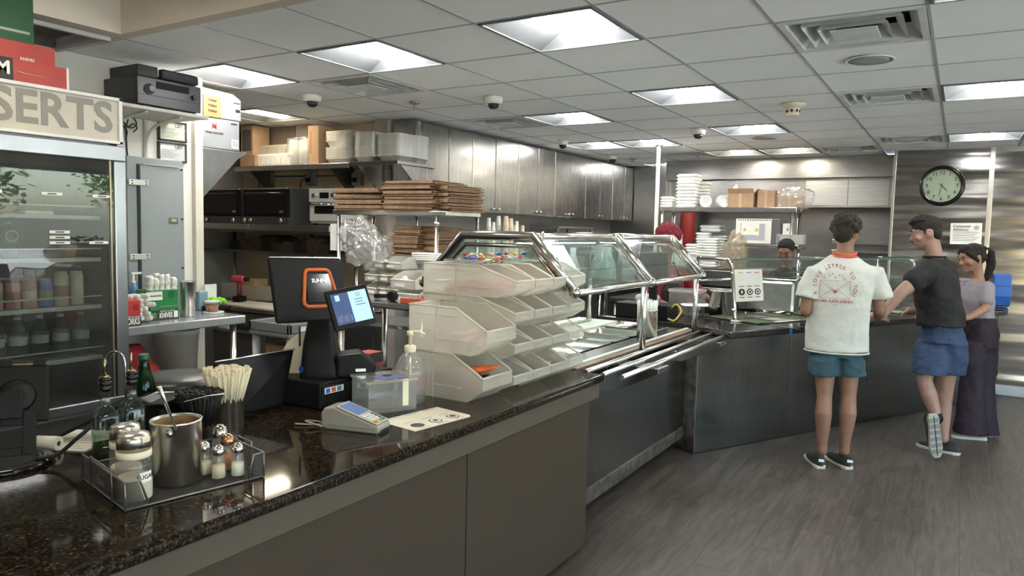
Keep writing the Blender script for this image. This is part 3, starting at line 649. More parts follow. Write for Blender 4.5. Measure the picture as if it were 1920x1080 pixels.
for k in range(6): part('bread_slice', MB().rings([((0, 0, 0), .05, .045), ((0, 0, .012), .052, .047)], n=16, pw=3), mat('toast', (.26, .12, .06), .8, 0, .3, 30), t, M=tr(-.05 + .03 * (k % 3), -.01 * k + .02, .09 + .016 * k) @ rx(.4 * (k % 2)))
for px, h, m, l in ((1272, .34, FOAM, 'tall white cup column behind the red-haired cook'), (1283, .16, WHITEP, 'white jug beside the red-haired cook')):
    p = at(px, 440, Y=YS + .1)
    t = thing('cup_column', l, 'cups', (p.x, YS + .1, ZL))
    part('cup', MB().lathe([(.035, 0), (.045, h * .3), (.045, h), (.035, h)], n=18), m, t)
    for k in range(4): part('cup_lip', MB().lathe([(.048, h - .012 - k * .03), (.048, h - .004 - k * .03)], n=18), m, t)
p = at(1275, 408, Y=9.3)
t = thing('red_canister', 'red canister standing high on the cooking range shelf', 'canister', (p.x, 9.62, .93))
part('body', MB().lathe([(.10, 0), (.10, .9), (.09, 1.0), (.03, 1.03)], n=20), mat('red_paint', (.30, .03, .03), .45), t); part('cap', MB().lathe([(.03, 1.03), (.03, 1.08)], n=12), BLACK, t)
# pass counter below / behind the angled counter
t = thing('kitchen_worktable', 'steel kitchen worktable behind the serving counter', 'table', (-3.05, 6.9, 0))
part('top', MB().box(0, 1.25, 0, .75, .88, .92), S_TOP, t, .004)
for x, y in ((.05, .05), (1.2, .05), (.05, .7), (1.2, .7)): part('leg', MB().lathe([(.02, 0), (.02, .88)], c=(x, y, 0), n=10), SATIN, t)
part('shelf_board', MB().box(.02, 1.23, .02, .73, .3, .33), S_DARK, t)

# ================================================================ alcove: upper shelf and its load
zs = at(560, 309, Y=4.72).z
x0 = at(440, 309, Y=4.72).x; x1 = at(655, 309, Y=4.72).x; x2 = at(660, 303, Y=4.62).x; x3 = at(742, 303, Y=4.62).x
t = thing('wall_shelf', 'long steel wall shelf above the ovens, loaded with cartons', 'shelf', (x0, 4.72, zs))
part('board', MB().box(0, x1 - x0, 0, .40, -.025, 0), S_TOP, t, .003)
part('front_lip', MB().box(0, x1 - x0, -.012, .004, -.045, .002), SATIN, t, .003)
for x in (.1, 1.2): part('bracket', MB().prism([(0, 0), (0, -.28), (.3, 0)], 0, .012, M=Matrix(((0, 0, 1, x), (-1, 0, 0, .398), (0, 1, 0, -.026), (0, 0, 0, 1)))), S_DARK, t)
zs2 = at(700, 302, Y=4.62).z
t = thing('bracket_shelf', 'short steel shelf on triangular brackets holding foil pans', 'shelf', (x2, 4.62, zs2))
part('board', MB().box(0, x3 - x2 + .02, 0, .5, -.03, 0), S_TOP, t, .003)
part('side_board', MB().box(x3 - x2, at(785, 303, Y=4.95).x - x2, .28, .5, -.03, 0), S_TOP, t, .003)
for x in (.02, x3 - x2 - .01): part('bracket', MB().prism([(0, 0), (0, -.34), (.44, 0)], 0, .012, M=Matrix(((0, 0, 1, x), (-1, 0, 0, .498), (0, 1, 0, -.031), (0, 0, 0, 1)))), S_CAB, t)
# foil pans
FOIL = mat('foil', (.85, .85, .83), .30, .8, .12, 40, bump=.6, bscale=90)
def pan_mesh(w, d, h, m, name='foil_pan'):
    b_ = MB().rings([((0, 0, 0), w / 2 - .03, d / 2 - .03), ((0, 0, h - .004), w / 2 - .008, d / 2 - .008), ((0, 0, h - .004), w / 2, d / 2), ((0, 0, h), w / 2, d / 2)], n=28, pw=7)
    me = b_.mesh(name); me.materials.append(m); return me
def pans(pxl, pxr, pbot, ptop, Y, z0, dep, group, lab, me=None, step=.012, m=FOIL, rot=0):
    A = at(pxl, pbot, Y=Y); B = at(pxr, pbot, Y=Y); H = at(pxl, ptop, Y=Y).z - z0
    w_ = B.x - A.x; me = pan_mesh(w_, dep, .05, m); n = int((H - .05) / step)
    for k in range(n):
        o = link('foil_pan', me, None); o.location = ((A.x + B.x) / 2 + random.uniform(-.003, .003), Y + dep / 2, z0 + k * step); o.rotation_euler = (0, 0, rot + random.uniform(-.01, .01))
        tag(o, 'foil pan, %s from the bottom of %s' % (ORDN[k], lab), 'pan', group)
FOILB = mat('foil_dull', (.85, .85, .82), .45, .7, .1, 30, bump=.3, bscale=60)
pans(606, 656, 302, 273, 4.74, zs, .3, 'pans in the lower deep stack', 'the lower flat stack, left of the crinkled ones', m=FOILB)
pans(606, 656, 302, 243, 4.74, zs + .155, .3, 'pans in the upper deep stack', 'the upper flat stack resting on the lower one', m=FOILB)
pans(661, 700, 300, 245, 4.66, zs2, .3, 'pans in the crinkled middle stack', 'the narrow crinkled stack on the bracket shelf')
pans(703, 748, 300, 246, 4.66, zs2, .3, 'pans in the wide stack', 'the wide stack on the bracket shelf')
pans(748, 782, 303, 250, 4.92, zs2, .18, 'pans in the right end stack', 'the right end stack beside the cabinets', m=FOILB)
# cartons and packs
def bx(name, label, pl, pr, pb, pt, Y, dep, m, z0=None, cat='box', bev=.004):
    A = at(pl, pb, Y=Y); B = at(pr, pb, Y=Y); C = at(pl, pt, Y=Y); z = A.z if z0 is None else z0
    t = thing(name, label, cat, (A.x, Y, z)); part('body', MB().box(0, B.x - A.x, 0, dep, 0, C.z - z), m, t, bev); t['w'] = B.x - A.x; t['h'] = C.z - z; return t
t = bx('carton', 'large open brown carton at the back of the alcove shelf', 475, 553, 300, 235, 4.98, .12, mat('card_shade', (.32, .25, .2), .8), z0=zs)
t = bx('carton', 'narrow grey carton standing behind the wrapped cups', 554, 576, 300, 230, 4.93, .14, mat('card_grey', (.40, .37, .35), .8), z0=zs)
part('print', MB().box(.04, .055, -.001, 0, .12, .25), INK, t)
t = bx('carton', 'upright orange-brown carton between wrapped cups and foil pans', 577, 597, 305, 236, 4.76, .3, mat('card_orange', (.55, .36, .22), .75), z0=zs)
part('print', MB().box(.03, .045, -.001, 0, .10, .3), mat('red_print', (.5, .2, .12), .7), t)
t = bx('carton', 'brown carton with a dark printed panel, left end of the alcove shelf', 452, 474, 292, 235, 4.70, .2, CARD, z0=None)
part('dark_panel', MB().box(.02, t['w'] - .02, -.0015, 0, .05, t['h'] - .04), mat('dark_print', (.10, .09, .09), .7), t); t.location.z = zs + .10
t = bx('carton', 'small brown carton under the printed one on the alcove shelf', 450, 478, 307, 292, 4.70, .3, CARD, z0=zs)
BAGW = mat('bagged_lids', (.45, .42, .34), .55, 0, .1, 30, bump=.4, bscale=25)
t = bx('lid_pack', 'long cream pack of lids stacked on the lower pack', 478, 543, 288, 264, 4.78, .25, BAGW, cat='pack', bev=.02); t.location.z = zs + .085
for k in range(3): part('pack_seam', MB().box(.06 + .13 * k, .068 + .13 * k, -.003, .001, .01, t['h'] - .01), mat('seam_brown', (.4, .36, .28), .7), t)
t = bx('lid_pack', 'long white quilted pack lying on the alcove shelf', 466, 545, 307, 290, 4.74, .28, FOAM, z0=zs, cat='pack', bev=.02)
for k in range(8): part('quilt_line', MB().box(.04 + .07 * k, .046 + .07 * k, -.003, .001, .01, .08), mat('seam_grey', (.55, .54, .5), .7), t, M=ry(.0))
A = at(532, 306, Y=4.74); B = at(577, 306, Y=4.74); H = at(540, 258, Y=4.74).z - zs; w_ = B.x - A.x
t = thing('wrapped_cups', 'film-wrapped white cup sleeves at the middle of the alcove shelf', 'pack', (A.x, 4.74, zs))
for k in range(3): part('cup_sleeve', MB().lathe([(.05, 0), (.056, H * .5), (.05, H - .02), (.03, H - .01)], c=(.06 + k * (w_ - .12) / 2, .08 + .03 * (k % 2), 0), n=20), FOAM, t)
fo = part('film', MB().rings([((w_ / 2, .1, 0), w_ / 2 + .01, .1), ((w_ / 2, .1, H * .5), w_ / 2 + .02, .11), ((w_ / 2, .1, H), w_ / 2, .09)], n=28, pw=4), FILM, t); remesh(fo, .015, 1, .03, .05)
# pinkish wall column and lower ledge behind the rack
t = thing('wall_column', 'narrow pinkish boxed column rising beside the foil pans', 'column', (at(700, 300, Y=5.0).x, 5.0, 0))
part('shaft', MB().box(0, .17, 0, .12, 0, CEIL), mat('pinkish_paint', (.38, .32, .29), .7), t, .004)
# outlets on the tan wall
CORD = mat('cord_black', (.02, .02, .02), .5)
for k, px in enumerate((506, 585, 672)):
    p = at(px, 336, Y=5.1)
    t = thing('power_outlet', ['left', 'middle', 'right'][k] + ' grey outlet box with a hanging cord on the tan wall', 'outlet', (p.x, 5.12, p.z))
    part('box', MB().box(-.055, .055, -.06, 0, -.06, .06), mat('outlet_grey', (.20, .20, .20), .5), t, .008)
    part('plug', MB().box(-.02, .02, -.09, -.06, -.03, .01), BLACK, t, .005)
    part('cord', MB().tube(curve3([(0, -.09, -.01), (-.06, -.10, -.02), (-.09, -.08, -.10), (-.04, -.05, -.22), (.05, -.04, -.3)]), .005, 6), CORD, t)
t = thing('conduit', 'thin dark conduit linking the outlets on the tan wall', 'conduit', (at(506, 336, Y=5.1).x, 5.11, at(506, 331, Y=5.1).z))
part('pipe', MB().tube([(.06, 0, 0), (at(672, 336, Y=5.1).x - at(506, 336, Y=5.1).x - .06, 0, -.01)], .008, 8), S_DARK, t)

# ================================================================ alcove: oven shelf, ovens
YO = 4.42
zo = at(500, 421, Y=YO).z; xa = at(362, 421, Y=YO).x; xb = at(622, 430, Y=YO).x
t = thing('oven_shelf', 'wide steel shelf with a deep front lip under the black ovens', 'shelf', (xa - .4, YO, zo))
Lw = xb - xa + .4
part('board', MB().box(0, Lw, 0, .66, -.03, -.002), S_TOP, t, .002)
part('front_lip', MB().box(0, Lw * .55, -.03, 0, -.05, .004), S_TOP, t, .006); part('front_lip', MB().box(Lw * .55 + .006, Lw, -.03, 0, -.055, .002), S_TOP, t, .006)
part('lower_edge', MB().box(0, Lw, -.015, .0, -.075, -.052), S_DARK, t, .003)
for x in (.5, 1.6, Lw - .1): part('leg', MB().lathe([(.018, -zo), (.018, -.03)], c=(x, .4, 0), n=10), SATIN, t)
def big_oven(pl, pr, label, side):
    A = at(pl, 418, Y=YO + .03); B = at(pr, 418, Y=YO + .03); w_ = B.x - A.x; h = at(500, 352, Y=YO + .03).z - zo
    t = thing('countertop_oven', label, 'oven', (A.x, YO + .03, zo))
    part('case', MB().box(0, w_, .02, .56, .0, h), mat('oven_grey', (.055, .057, .062), .35), t, .008)
    part('door', MB().box(.01, w_ - .01, 0, .02, .075, h - .01), BLACK, t, .006)
    part('door_window', MB().box(.05, w_ - .06, -.004, 0, .10, h - .03), BLACKG, t, .004)
    part('top_trim', MB().box(.02, w_ - .02, -.006, .012, h - .016, h - .004), SATIN, t, .003)
    part('handle', MB().tube([(.08, -.035, h - .05), (w_ - .08, -.035, h - .05)], .006, 8).box(.078, .09, -.035, 0, h - .055, h - .045).box(w_ - .09, w_ - .078, -.035, 0, h - .055, h - .045), S_DARK, t)
    pn = part('control_panel', MB().box(0, w_, -.012, .02, .0, .07), mat('oven_panel', (.10, .10, .105), .3, .6), t, .004)
    for k, x in enumerate((.06, .14, w_ - .08)):
        part('knob', MB().lathe([(.022, 0), (.020, .022), (.014, .026)], n=20), SATIN, pn, M=tr(x, -.012, .036) @ rx(PI / 2))
    part('badge', MB().box(w_ - .12, w_ - .07, -.0055, -.004, .105, .125), SATIN, t)
    part('rack', MB().tube([(.12, .012, h * .55), (w_ - .12, .012, h * .55)], .004, 6), SATIN, t)
    return t
big_oven(374, 452, 'black countertop oven at the left end of the steel shelf', 0)
big_oven(455, 542, 'black countertop oven right of its twin on the steel shelf', 1)
A = at(579, 424, Y=YO + .0); B = at(636, 424, Y=YO + .0); h = at(590, 354, Y=YO).z - zo; w_ = B.x - A.x
t = thing('toaster_oven', 'small stainless toaster oven with a digital display', 'oven', (A.x, YO, zo))
SILV = mat('silver_panel', (.62, .61, .58), .32, .35)
part('case', MB().box(0, w_, .02, .34, .02, h), SILV, t, .008)
part('control_panel', MB().box(0, w_, 0, .02, h * .64, h), SILV, t, .005)
part('display', MB().box(w_ * .36, w_ * .66, -.003, 0, h * .74, h * .90), BLACKG, t, .002)
for x in (w_ * .2, w_ * .82): part('knob', MB().lathe([(.02, 0), (.018, .02)], n=18), CHROME, t, M=tr(x, 0, h * .82) @ rx(PI / 2))
part('door', MB().box(.01, w_ * .16, 0, .02, .04, h * .6).box(w_ * .84, w_ - .01, 0, .02, .04, h * .6).box(w_ * .16, w_ * .84, 0, .02, .04, .10).box(w_ * .16, w_ * .84, 0, .02, h * .54, h * .6), SILV, t, .003)
part('door_window', MB().box(w_ * .14, w_ * .86, .008, .014, .09, h * .55), BLACKG, t)
part('handle', MB().tube([(.04, -.03, h * .57), (w_ - .04, -.03, h * .57)], .008, 10).box(.05, .06, -.03, 0, h * .56, h * .58).box(w_ - .06, w_ - .05, -.03, 0, h * .56, h * .58), CHROME, t)
for x in (.03, w_ - .05): part('foot', MB().box(x, x + .03, .02, .05, 0, .022), BLACK, t)
# shelf under the ovens with dark folded trays
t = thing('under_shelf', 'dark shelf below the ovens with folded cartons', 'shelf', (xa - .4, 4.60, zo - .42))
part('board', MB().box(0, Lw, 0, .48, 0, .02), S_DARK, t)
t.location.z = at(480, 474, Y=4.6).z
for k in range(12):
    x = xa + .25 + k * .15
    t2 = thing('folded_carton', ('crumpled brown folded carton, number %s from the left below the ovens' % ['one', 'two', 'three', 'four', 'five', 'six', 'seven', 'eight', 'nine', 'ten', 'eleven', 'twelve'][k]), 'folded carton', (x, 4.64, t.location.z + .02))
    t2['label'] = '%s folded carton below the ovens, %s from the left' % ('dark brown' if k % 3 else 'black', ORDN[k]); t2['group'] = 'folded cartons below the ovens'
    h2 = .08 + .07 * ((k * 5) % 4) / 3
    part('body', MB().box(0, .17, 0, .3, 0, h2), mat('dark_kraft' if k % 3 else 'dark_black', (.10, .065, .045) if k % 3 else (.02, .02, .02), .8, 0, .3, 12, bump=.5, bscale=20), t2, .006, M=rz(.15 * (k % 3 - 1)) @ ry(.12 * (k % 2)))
# dark curtain-like panel left part of alcove and white bag hanging
p = at(373, 430, Y=3.35)
t = thing('hanging_bag', 'white plastic bag hanging at the end of the white wall', 'bag', (p.x - .02, 3.25, p.z))
bo = part('bag', MB().rings([((.03, 0, -.16), .10, .04), ((.02, 0, -.10), .11, .05), ((0, 0, 0), .07, .04), ((-.02, 0, .10), .03, .03), ((-.03, 0, .15), .01, .01)], n=20), mat('white_bag', (.66, .69, .70), .5), t); remesh(bo, .01, 2, .03, .05)
part('strap', MB().tube([(-.03, 0, .14), (-.04, -.03, .2)], .005), WHITEP, t)
part('hook', MB().tube([(-.04, -.03, .2), (-.05, -.16, .2)], .006), SATIN, t)
# under-counter fridges and cutting boards in the alcove
zc = .93
A = at(402, 545, z=zc); YB = 4.38
t = thing('prep_fridge', 'dark steel prep fridge with a cream cutting board on top', 'fridge', (at(395, 545, Y=YB - .35).x, YB - .35, 0))
Lf = at(612, 560, Y=YB - .35).x - t.location.x
part('body', MB().box(0, Lf, .03, .65, .12, .84), S_DARK, t, .006)
part('top', MB().box(0, Lf, 0, .65, .84, .875), S_TOP, t, .004)
part('cutting_board', MB().box(.02, Lf - .25, -.02, .3, .876, .895), mat('cream_board', (.62, .57, .47), .5), t, .004)
for k in range(2):
    d = part('door', MB().box(.03 + k * Lf / 2, Lf / 2 - .02 + k * Lf / 2, .0, .03, .14, .68), mat('door_grey', (.16, .155, .145), .4, .6), t, .006)
    part('handle', MB().box(.05 + k * Lf / 2, Lf / 2 - .05 + k * Lf / 2, -.02, 0, .66, .68), SATIN, d, .003)
part('grille', MB().box(.0, Lf, .005, .03, .72, .83), S_CAB, t, .003)
part('badge', MB().box(.10, .24, -.002, .006, .60, .66), PAPER, t, M=tr(0, 0, .05))
text('Avantco', .030, mat('badge_blue', (.1, .22, .5), .5), t, tr(.17, -.004, .68) @ FRONT)
for x in (.08, Lf - .1): part('leg', MB().lathe([(.03, 0), (.025, .12)], c=(x, .1, 0), n=12), SATIN, t)
pfz = .896
# pink/red drill
p = at(440, 530, Y=4.15)
t = thing('cordless_drill', 'red cordless drill standing upright on the prep fridge', 'drill', (p.x, 4.2, .896), .3)
RD = mat('drill_red', (.45, .05, .07), .5)
part('battery', MB().box(-.04, .04, -.05, .05, 0, .05), BLACK, t, .008)
part('grip', MB().rings([((0, 0, .05), .022, .028), ((.0, 0, .10), .02, .025), ((0, 0, .17), .022, .028)], n=16), mat('drill_dark', (.12, .02, .03), .5), t)
part('motor_body', MB().limb([(-.05, 0, .20), (.03, 0, .20)], [.034, .032], 16), RD, t)
part('chuck', MB().tube([(.05, 0, .20), (.09, 0, .20)], [.022, .014], 14), BLACK, t); part('trigger', MB().box(.018, .032, -.008, .008, .13, .16), RD, t, .003)
for px, w, h, m, l, Y, n in ((415, .62, .13, POLY, 'long clear plastic tub behind the red drill', 4.4, 'storage_tub'), (512, .3, .15, WHITEP, 'white plastic tub right of the clear one', 4.4, 'storage_tub')):
    p = at(px, 525, Y=Y)
    t = thing(n, l, 'tub', (p.x, Y, .896))
    mb = MB(); th = .004
    mb.box(0, w, 0, .24, 0, th).box(0, th, 0, .24, 0, h).box(w - th, w, 0, .24, 0, h).box(0, w, 0, th, 0, h).box(0, w, .24 - th, .24, 0, h)
    part('wall', mb, m, t); part('rim', MB().box(-.01, w + .01, -.012, .004, h - .012, h).box(-.01, w + .01, .236, .252, h - .012, h).box(-.012, .004, 0, .24, h - .012, h).box(w - .004, w + .012, 0, .24, h - .012, h), m, t)
    if m is WHITEP:
        for k in range(4): part('brown_pad', MB().box(.02 + .065 * k, .08 + .065 * k, .02, .22, .03, h + .05 - .01 * k), BROWN, t, .004)
    else: part('kraft_box', MB().box(w * .45, w * .66, .04, .2, .01, h + .05), mat('kraft_yellow', (.42, .27, .13), .8), t, .004)
for k in range(6):
    p = at(430 + k * 18, 533 + (k % 3) * 3, z=.897)
    o = part('cardboard_sheet', MB().box(-.12, .12, -.07, .07, 0, .004), CARD if k % 2 else BROWN, None, M=tr(p.x, 4.16 + .02 * k, .8965 + .0045 * k) @ rz(.5 * k))
    tag(o, '%s flat cardboard sheet, %s from the left by the red drill' % ('tan' if k % 2 else 'brown', ORDN[k]), 'cardboard', 'cardboard sheets on the prep fridge')

# ================================================================ rack with paper bags
YR = 3.95
zr = at(700, 395, Y=YR).z; xl = at(628, 395, Y=YR).x; xr = at(848, 397, Y=YR + .1).x; zr2 = at(760, 487, Y=YR).z
t = thing('storage_rack', 'steel rack stacked with bundles of brown paper bags', 'rack', (xl, YR, 0))
Lr = xr - xl
part('top_board', MB().box(-.02, Lr + .02, 0, .42, zr - .03, zr), S_TOP, t, .003)
part('middle_board', MB().box(Lr * .42, Lr + .02, 0, .42, zr2 - .025, zr2), S_TOP, t, .003)
part('bottom_board', MB().box(-.02, Lr + .02, 0, .42, .86, .89), S_TOP, t, .003)
for x, y in ((.02, .02), (at(815, 450, Y=YR).x - xl, .02), (Lr, .40), (.02, .40), (Lr * .46, .38)): part('post', MB().lathe([(.014, 0), (.014, zr)], c=(x, y, 0), n=12), SATIN, t)
for x in (at(815, 450, Y=YR).x - xl,):
    for z in (zr - .10, zr2 + .02, 1.0): part('collar', MB().lathe([(.021, 0), (.021, .03)], c=(x, .02, z), n=12), SATIN, t)
def bundle(w, d, h, seed):
    random.seed(seed); m = MB(); n = 6
    for k in range(n):
        z = h * k / n; a = random.uniform(-.012, .012); b = random.uniform(-.012, .012)
        m.box(a, w + b, a, d + b, z, z + h / n * .86, M=ry(random.uniform(-.012, .012)))
    return m
def bagstack(pl, pr, pb, pt, Y, z0, dep, n, group, label, rot=0):
    A = at(pl, pb, Y=Y); B = at(pr, pb, Y=Y); H = at(pl, pt, Y=Y).z - z0; w_ = B.x - A.x
    for k in range(n):
        t = thing('paper_bag_bundle', label % (['bottom', 'second', 'third', 'fourth', 'fifth', 'sixth', 'seventh', 'eighth'][k] if k < n - 1 else 'top'), 'paper bags', (A.x + random.uniform(-.015, .015), Y + random.uniform(0, .02), z0 + k * H / n), rot + random.uniform(-.03, .03), group)
        part('bags', bundle(w_, dep, H / n, k + pl), BROWN, t, .002)
        part('bottom_fold', MB().box(w_ * .03, w_ * .97, -.008, .0, H / n * .35, H / n * .9), BROWN, t, .003)
bagstack(624, 712, 391, 353, YR - .01, zr, .36, 4, 'bag bundles, left stack', '%s bundle of brown paper bags in the left stack')
bagstack(716, 808, 391, 339, YR - .03, zr, .38, 6, 'bag bundles, right stack', '%s bundle of brown paper bags in the taller right stack', .05)
bagstack(780, 858, 392, 350, YR + .12, zr, .30, 4, 'bag bundles, end stack', '%s bundle of brown paper bags at the right end of the rack', -.25)
bagstack(733, 785, 483, 422, YR + .06, zr2, .34, 7, 'bag bundles, lower stack', '%s bundle of brown paper bags on the middle board')
bagstack(788, 822, 483, 425, YR + .12, zr2, .28, 5, 'bag bundles, lower end stack', '%s bundle of folded bags beside the rack post', -.1)
random.seed(3)
for k in range(4):
    p = at(800, 478, Y=YR + .03)
    o = part('folded_cloth', MB().box(-.09, .16 - .01 * k, 0, .14, 0, .012), FOAM, None, bev=.005, M=tr(p.x, YR - .02 - .0 * k, zr2 + .001 + k * .0135) @ rz(.05 * k - .05)); tag(o, 'white folded cloth, %s from the bottom at the front of the middle board' % ORDN[k], 'cloth', 'folded white cloths on the rack')
p = at(655, 445, Y=4.1)
t = thing('pinned_sheet', 'white laminated sheet hanging left of the clear bag', 'paper', (p.x, 4.0, p.z))
part('sheet', MB().box(-.10, .06, 0, .004, -.10, .10), PAPER, t)
# the big crumpled clear bag
p = at(690, 455, Y=3.85)
t = thing('crumpled_bag', 'large crumpled clear plastic bag on the white bins', 'bag', (p.x, 3.80, p.z))
bo = part('film', MB().limb([(-.12, 0, .06), (0, 0, .03), (.10, .02, -.04)], [.09, .12, .11], 14).limb([(-.05, 0, .08), (-.02, -.01, .17)], [.05, .03], 10).limb([(.04, 0, -.05), (.06, 0, -.13)], [.08, .06], 10).limb([(-.12, 0, 0), (-.04, 0, -.08)], [.07, .08], 10), FILM, t); remesh(bo, .010, 0, .10, .07)
FILM2 = clear('film_glint', (.97, .97, .97), .66, .06, .4, (.85, .85, .83))
bo.data.materials.clear(); bo.data.materials.append(FILM2)
# row of small white bins on the rack
def small_bin(loc, lab, rot, food=None, s=1.0, group='small open bins behind the monitor'):
    t = thing('storage_bin', lab, 'bin', loc, rot, group)
    w, d, h = .15 * s, .22 * s, .083 * s; th = .004; mb = MB()
    side = [(0, 0), (d, 0), (d, h), (d * .45, h), (0, h * .55)]
    for x in (0, w - th): mb.prism(side, x, x + th, M=Matrix(((0, 0, 1, 0), (1, 0, 0, 0), (0, 1, 0, 0), (0, 0, 0, 1))))
    mb.box(0, w, d - th, d, 0, h).box(0, w, 0, d, 0, th).box(0, w, 0, th, 0, h * .55)
    part('shell', mb, clear('bin_white', (.9, .9, .88), .25, .3, .04, (.78, .77, .72)), t)
    part('rim', MB().tube([(0, 0, h * .55), (w, 0, h * .55)], .005, 6), WHITEP, t)
    part('label_card', MB().box(w * .2, w * .6, -.003, -.001, h * .15, h * .35), PAPER, t)
    if food:
        fo = MB(); random.seed(int(loc[0] * 100))
        for k in range(16): fo.ball((random.uniform(.03, w - .03), random.uniform(.03, d - .04), random.uniform(.02, h * .55)), .02, 8)
        f_ = part('contents', fo, food, t); f_['kind'] = 'stuff'
    return t
YEL = mat('yellow_packets', (.60, .50, .18), .5); WHT = mat('white_packets', (.68, .66, .6), .5)
k = 0
for r, (py, items) in enumerate(((538, ((683, None), (706, None), (722, None))), (515, ((678, None), (702, YEL), (722, YEL))), (492, ((686, WHT), (708, None))))):
    for px, fd in items:
        p = at(px, py, Y=3.72)
        small_bin((p.x, 3.72 + .03 * r, at(700, 553, Y=3.72).z + .001 + r * .088), 'small white bin, %s row, %s' % (['bottom', 'middle', 'top'][r], ['leftmost, beside the monitor', 'second one along', 'right-hand one'][items.index((px, fd))]), 0, fd, 1.0)
for (px, py, fd, l) in ((728, 527, WHT, 'larger white bin full of white packets, under the rack board'), (735, 553, None, 'larger white bin standing empty beneath the full one')):
    p = at(px, py, Y=3.60); small_bin((p.x, 3.62, p.z - .05), l, 0, fd, 1.35)
zb = at(700, 553, Y=3.72).z
t = thing('steel_side_table', 'steel side table behind the monitor carrying the white bins', 'table', (at(640, 585, Y=3.5).x, 3.40, 0))
Ls = at(752, 585, Y=3.5).x - t.location.x
part('top', MB().box(0, Ls + .25, 0, .52, zb - .04, zb), S_TOP, t, .008)
for x, y in ((.05, .05), (Ls + .2, .05), (.05, .47), (Ls + .2, .47)): part('leg', MB().lathe([(.02, 0), (.02, zb - .04)], c=(x, y, 0), n=10), SATIN, t)
t = thing('tape_gun', 'black tape gun lying on the edge of the steel side table', 'tape dispenser', (at(730, 566, Y=3.47).x, 3.5, zb))
part('roll', MB().lathe([(.03, -.02), (.03, .02)], n=20), BLACK, t, M=tr(0, 0, .03) @ rx(PI / 2)); part('handle', MB().tube([(-.02, 0, .03), (-.16, .02, .02)], [.012, .016], 10), BLACK, t)
t = thing('red_tray', 'flat red plastic tray beside the clear bins', 'tray', (at(752, 562, Y=3.4).x, 3.46, zb))
part('base', MB().box(-.05, .1, 0, .2, 0, .01), mat('red_plastic', (.55, .08, .04), .4), t, .003); part('rim', MB().box(-.055, .105, -.005, .005, 0, .03).box(-.055, .105, .195, .205, 0, .03), mat('red_plastic', (.55, .08, .04), .4), t, .002)
TURN = PI / 2      # local front (-Y) turned to face +X
# ================================================================ display fridge
XF, YF1 = -3.60, 2.11; YF0 = .62
t = thing('display_fridge', 'tall glass-door drinks fridge with a lit-letter sign panel on top', 'fridge', (XF, YF0, 0), TURN)
FW = YF1 - YF0; FH = 2.188; FD = .72
FSIDE = mat('fridge_side', (.42, .43, .43), .4, .3); FIN = mat('fridge_inner', (.10, .105, .10), .5)
part('cabinet', MB().box(0, .05, .04, FD, .05, FH).box(FW - .05, FW, .04, FD, .05, FH).box(0, FW, FD - .04, FD, .05, FH).box(0, FW, .04, FD, FH - .04, FH).box(0, FW, .04, FD, .05, .66).box(0, FW, .04, FD, 1.93, 1.97), FSIDE, t, .004)
part('inner_wall', MB().box(.052, FW - .052, FD - .05, FD - .041, .66, 1.93).box(.052, .056, .05, FD - .05, .66, 1.93).box(FW - .056, FW - .052, .05, FD - .05, .66, 1.93), FIN, t)
part('kick_grille', MB().box(.02, FW - .02, .02, .05, .10, .62), mat('fridge_grille', (.06, .06, .06), .5), t, .004)
s = part('sign_panel', MB().box(.02, FW - .02, .0, .05, 1.975, FH - .012), mat('sign_beige', (.56, .52, .44), .35), t)
part('sign_trim', MB().box(0, FW, -.01, .03, FH - .016, FH).box(0, FW, -.01, .03, 1.962, 1.976).box(FW - .018, FW, -.01, .03, 1.962, FH), mat('trim_white', (.74, .75, .74), .35), t, .002)
DG = mat('sign_letter_grey', (.26, .245, .22), .4)
text('DESSERTS', .205, DG, t, tr(FW - .045, -.002, 2.078) @ FRONT, 'sign_lettering', bold=.022, depth=.001, sx=1.0, align='RIGHT')
FRMM = mat('fridge_door_frame', (.45, .47, .50), .28, .9)
def fdoor(x0, x1):
    d = part('door', MB().box(x0, x1, -.03, .0, 1.875, 1.95).box(x0, x1, -.03, 0, .655, .70).box(x0, x0 + .035, -.03, 0, .70, 1.875).box(x1 - .06, x1, -.03, 0, .70, 1.875), FRMM, t, .005)
    part('gasket', MB().box(x0 + .035, x0 + .05, -.02, 0, .70, 1.875).box(x1 - .075, x1 - .06, -.02, 0, .70, 1.875), BLACK, d)
    part('gold_edge', MB().box(x1 - .082, x1 - .074, -.028, -.01, .70, 1.875), mat('champagne_trim', (.42, .36, .27), .3, .8), d)
    part('pane', MB().box(x0 + .03, x1 - .06, -.022, -.016, .69, 1.88), GLASSD, d)
    return d
fdoor(FW / 2 + .005, FW); fdoor(0, FW / 2 - .005)
SHELF = mat('wire_shelf_grey', (.50, .51, .48), .4, .3)
SZ = [1.60, 1.395, 1.16, .905]
for z in SZ:
    part('shelf', MB().box(.06, FW - .09, .06, FD - .06, z - .012, z).box(.06, FW - .09, .05, .06, z - .016, z + .004), SHELF, t, .002)
    part('rail', MB().box(.06, FW - .09, .045, .05, z + .045, z + .051), SHELF, t)
for k, (x, z) in enumerate(((FW - .12, 1.70), (FW - .35, 1.70), (FW - .60, 1.70), (FW - .32, 1.525), (FW - .32, 1.50), (FW - .14, 1.475), (FW - .32, 1.475))):
    part('price_strip', MB().box(x - .045, x + .045, -.026, -.023, z - .007, z + .006), PAPER, t); part('price_text', MB().box(x - .02, x + .02, -.0268, -.026, z - .003, z + .002), INK, t)
def Fp(x, y, z): return (XF - y, YF0 + x, z)      # fridge local -> world
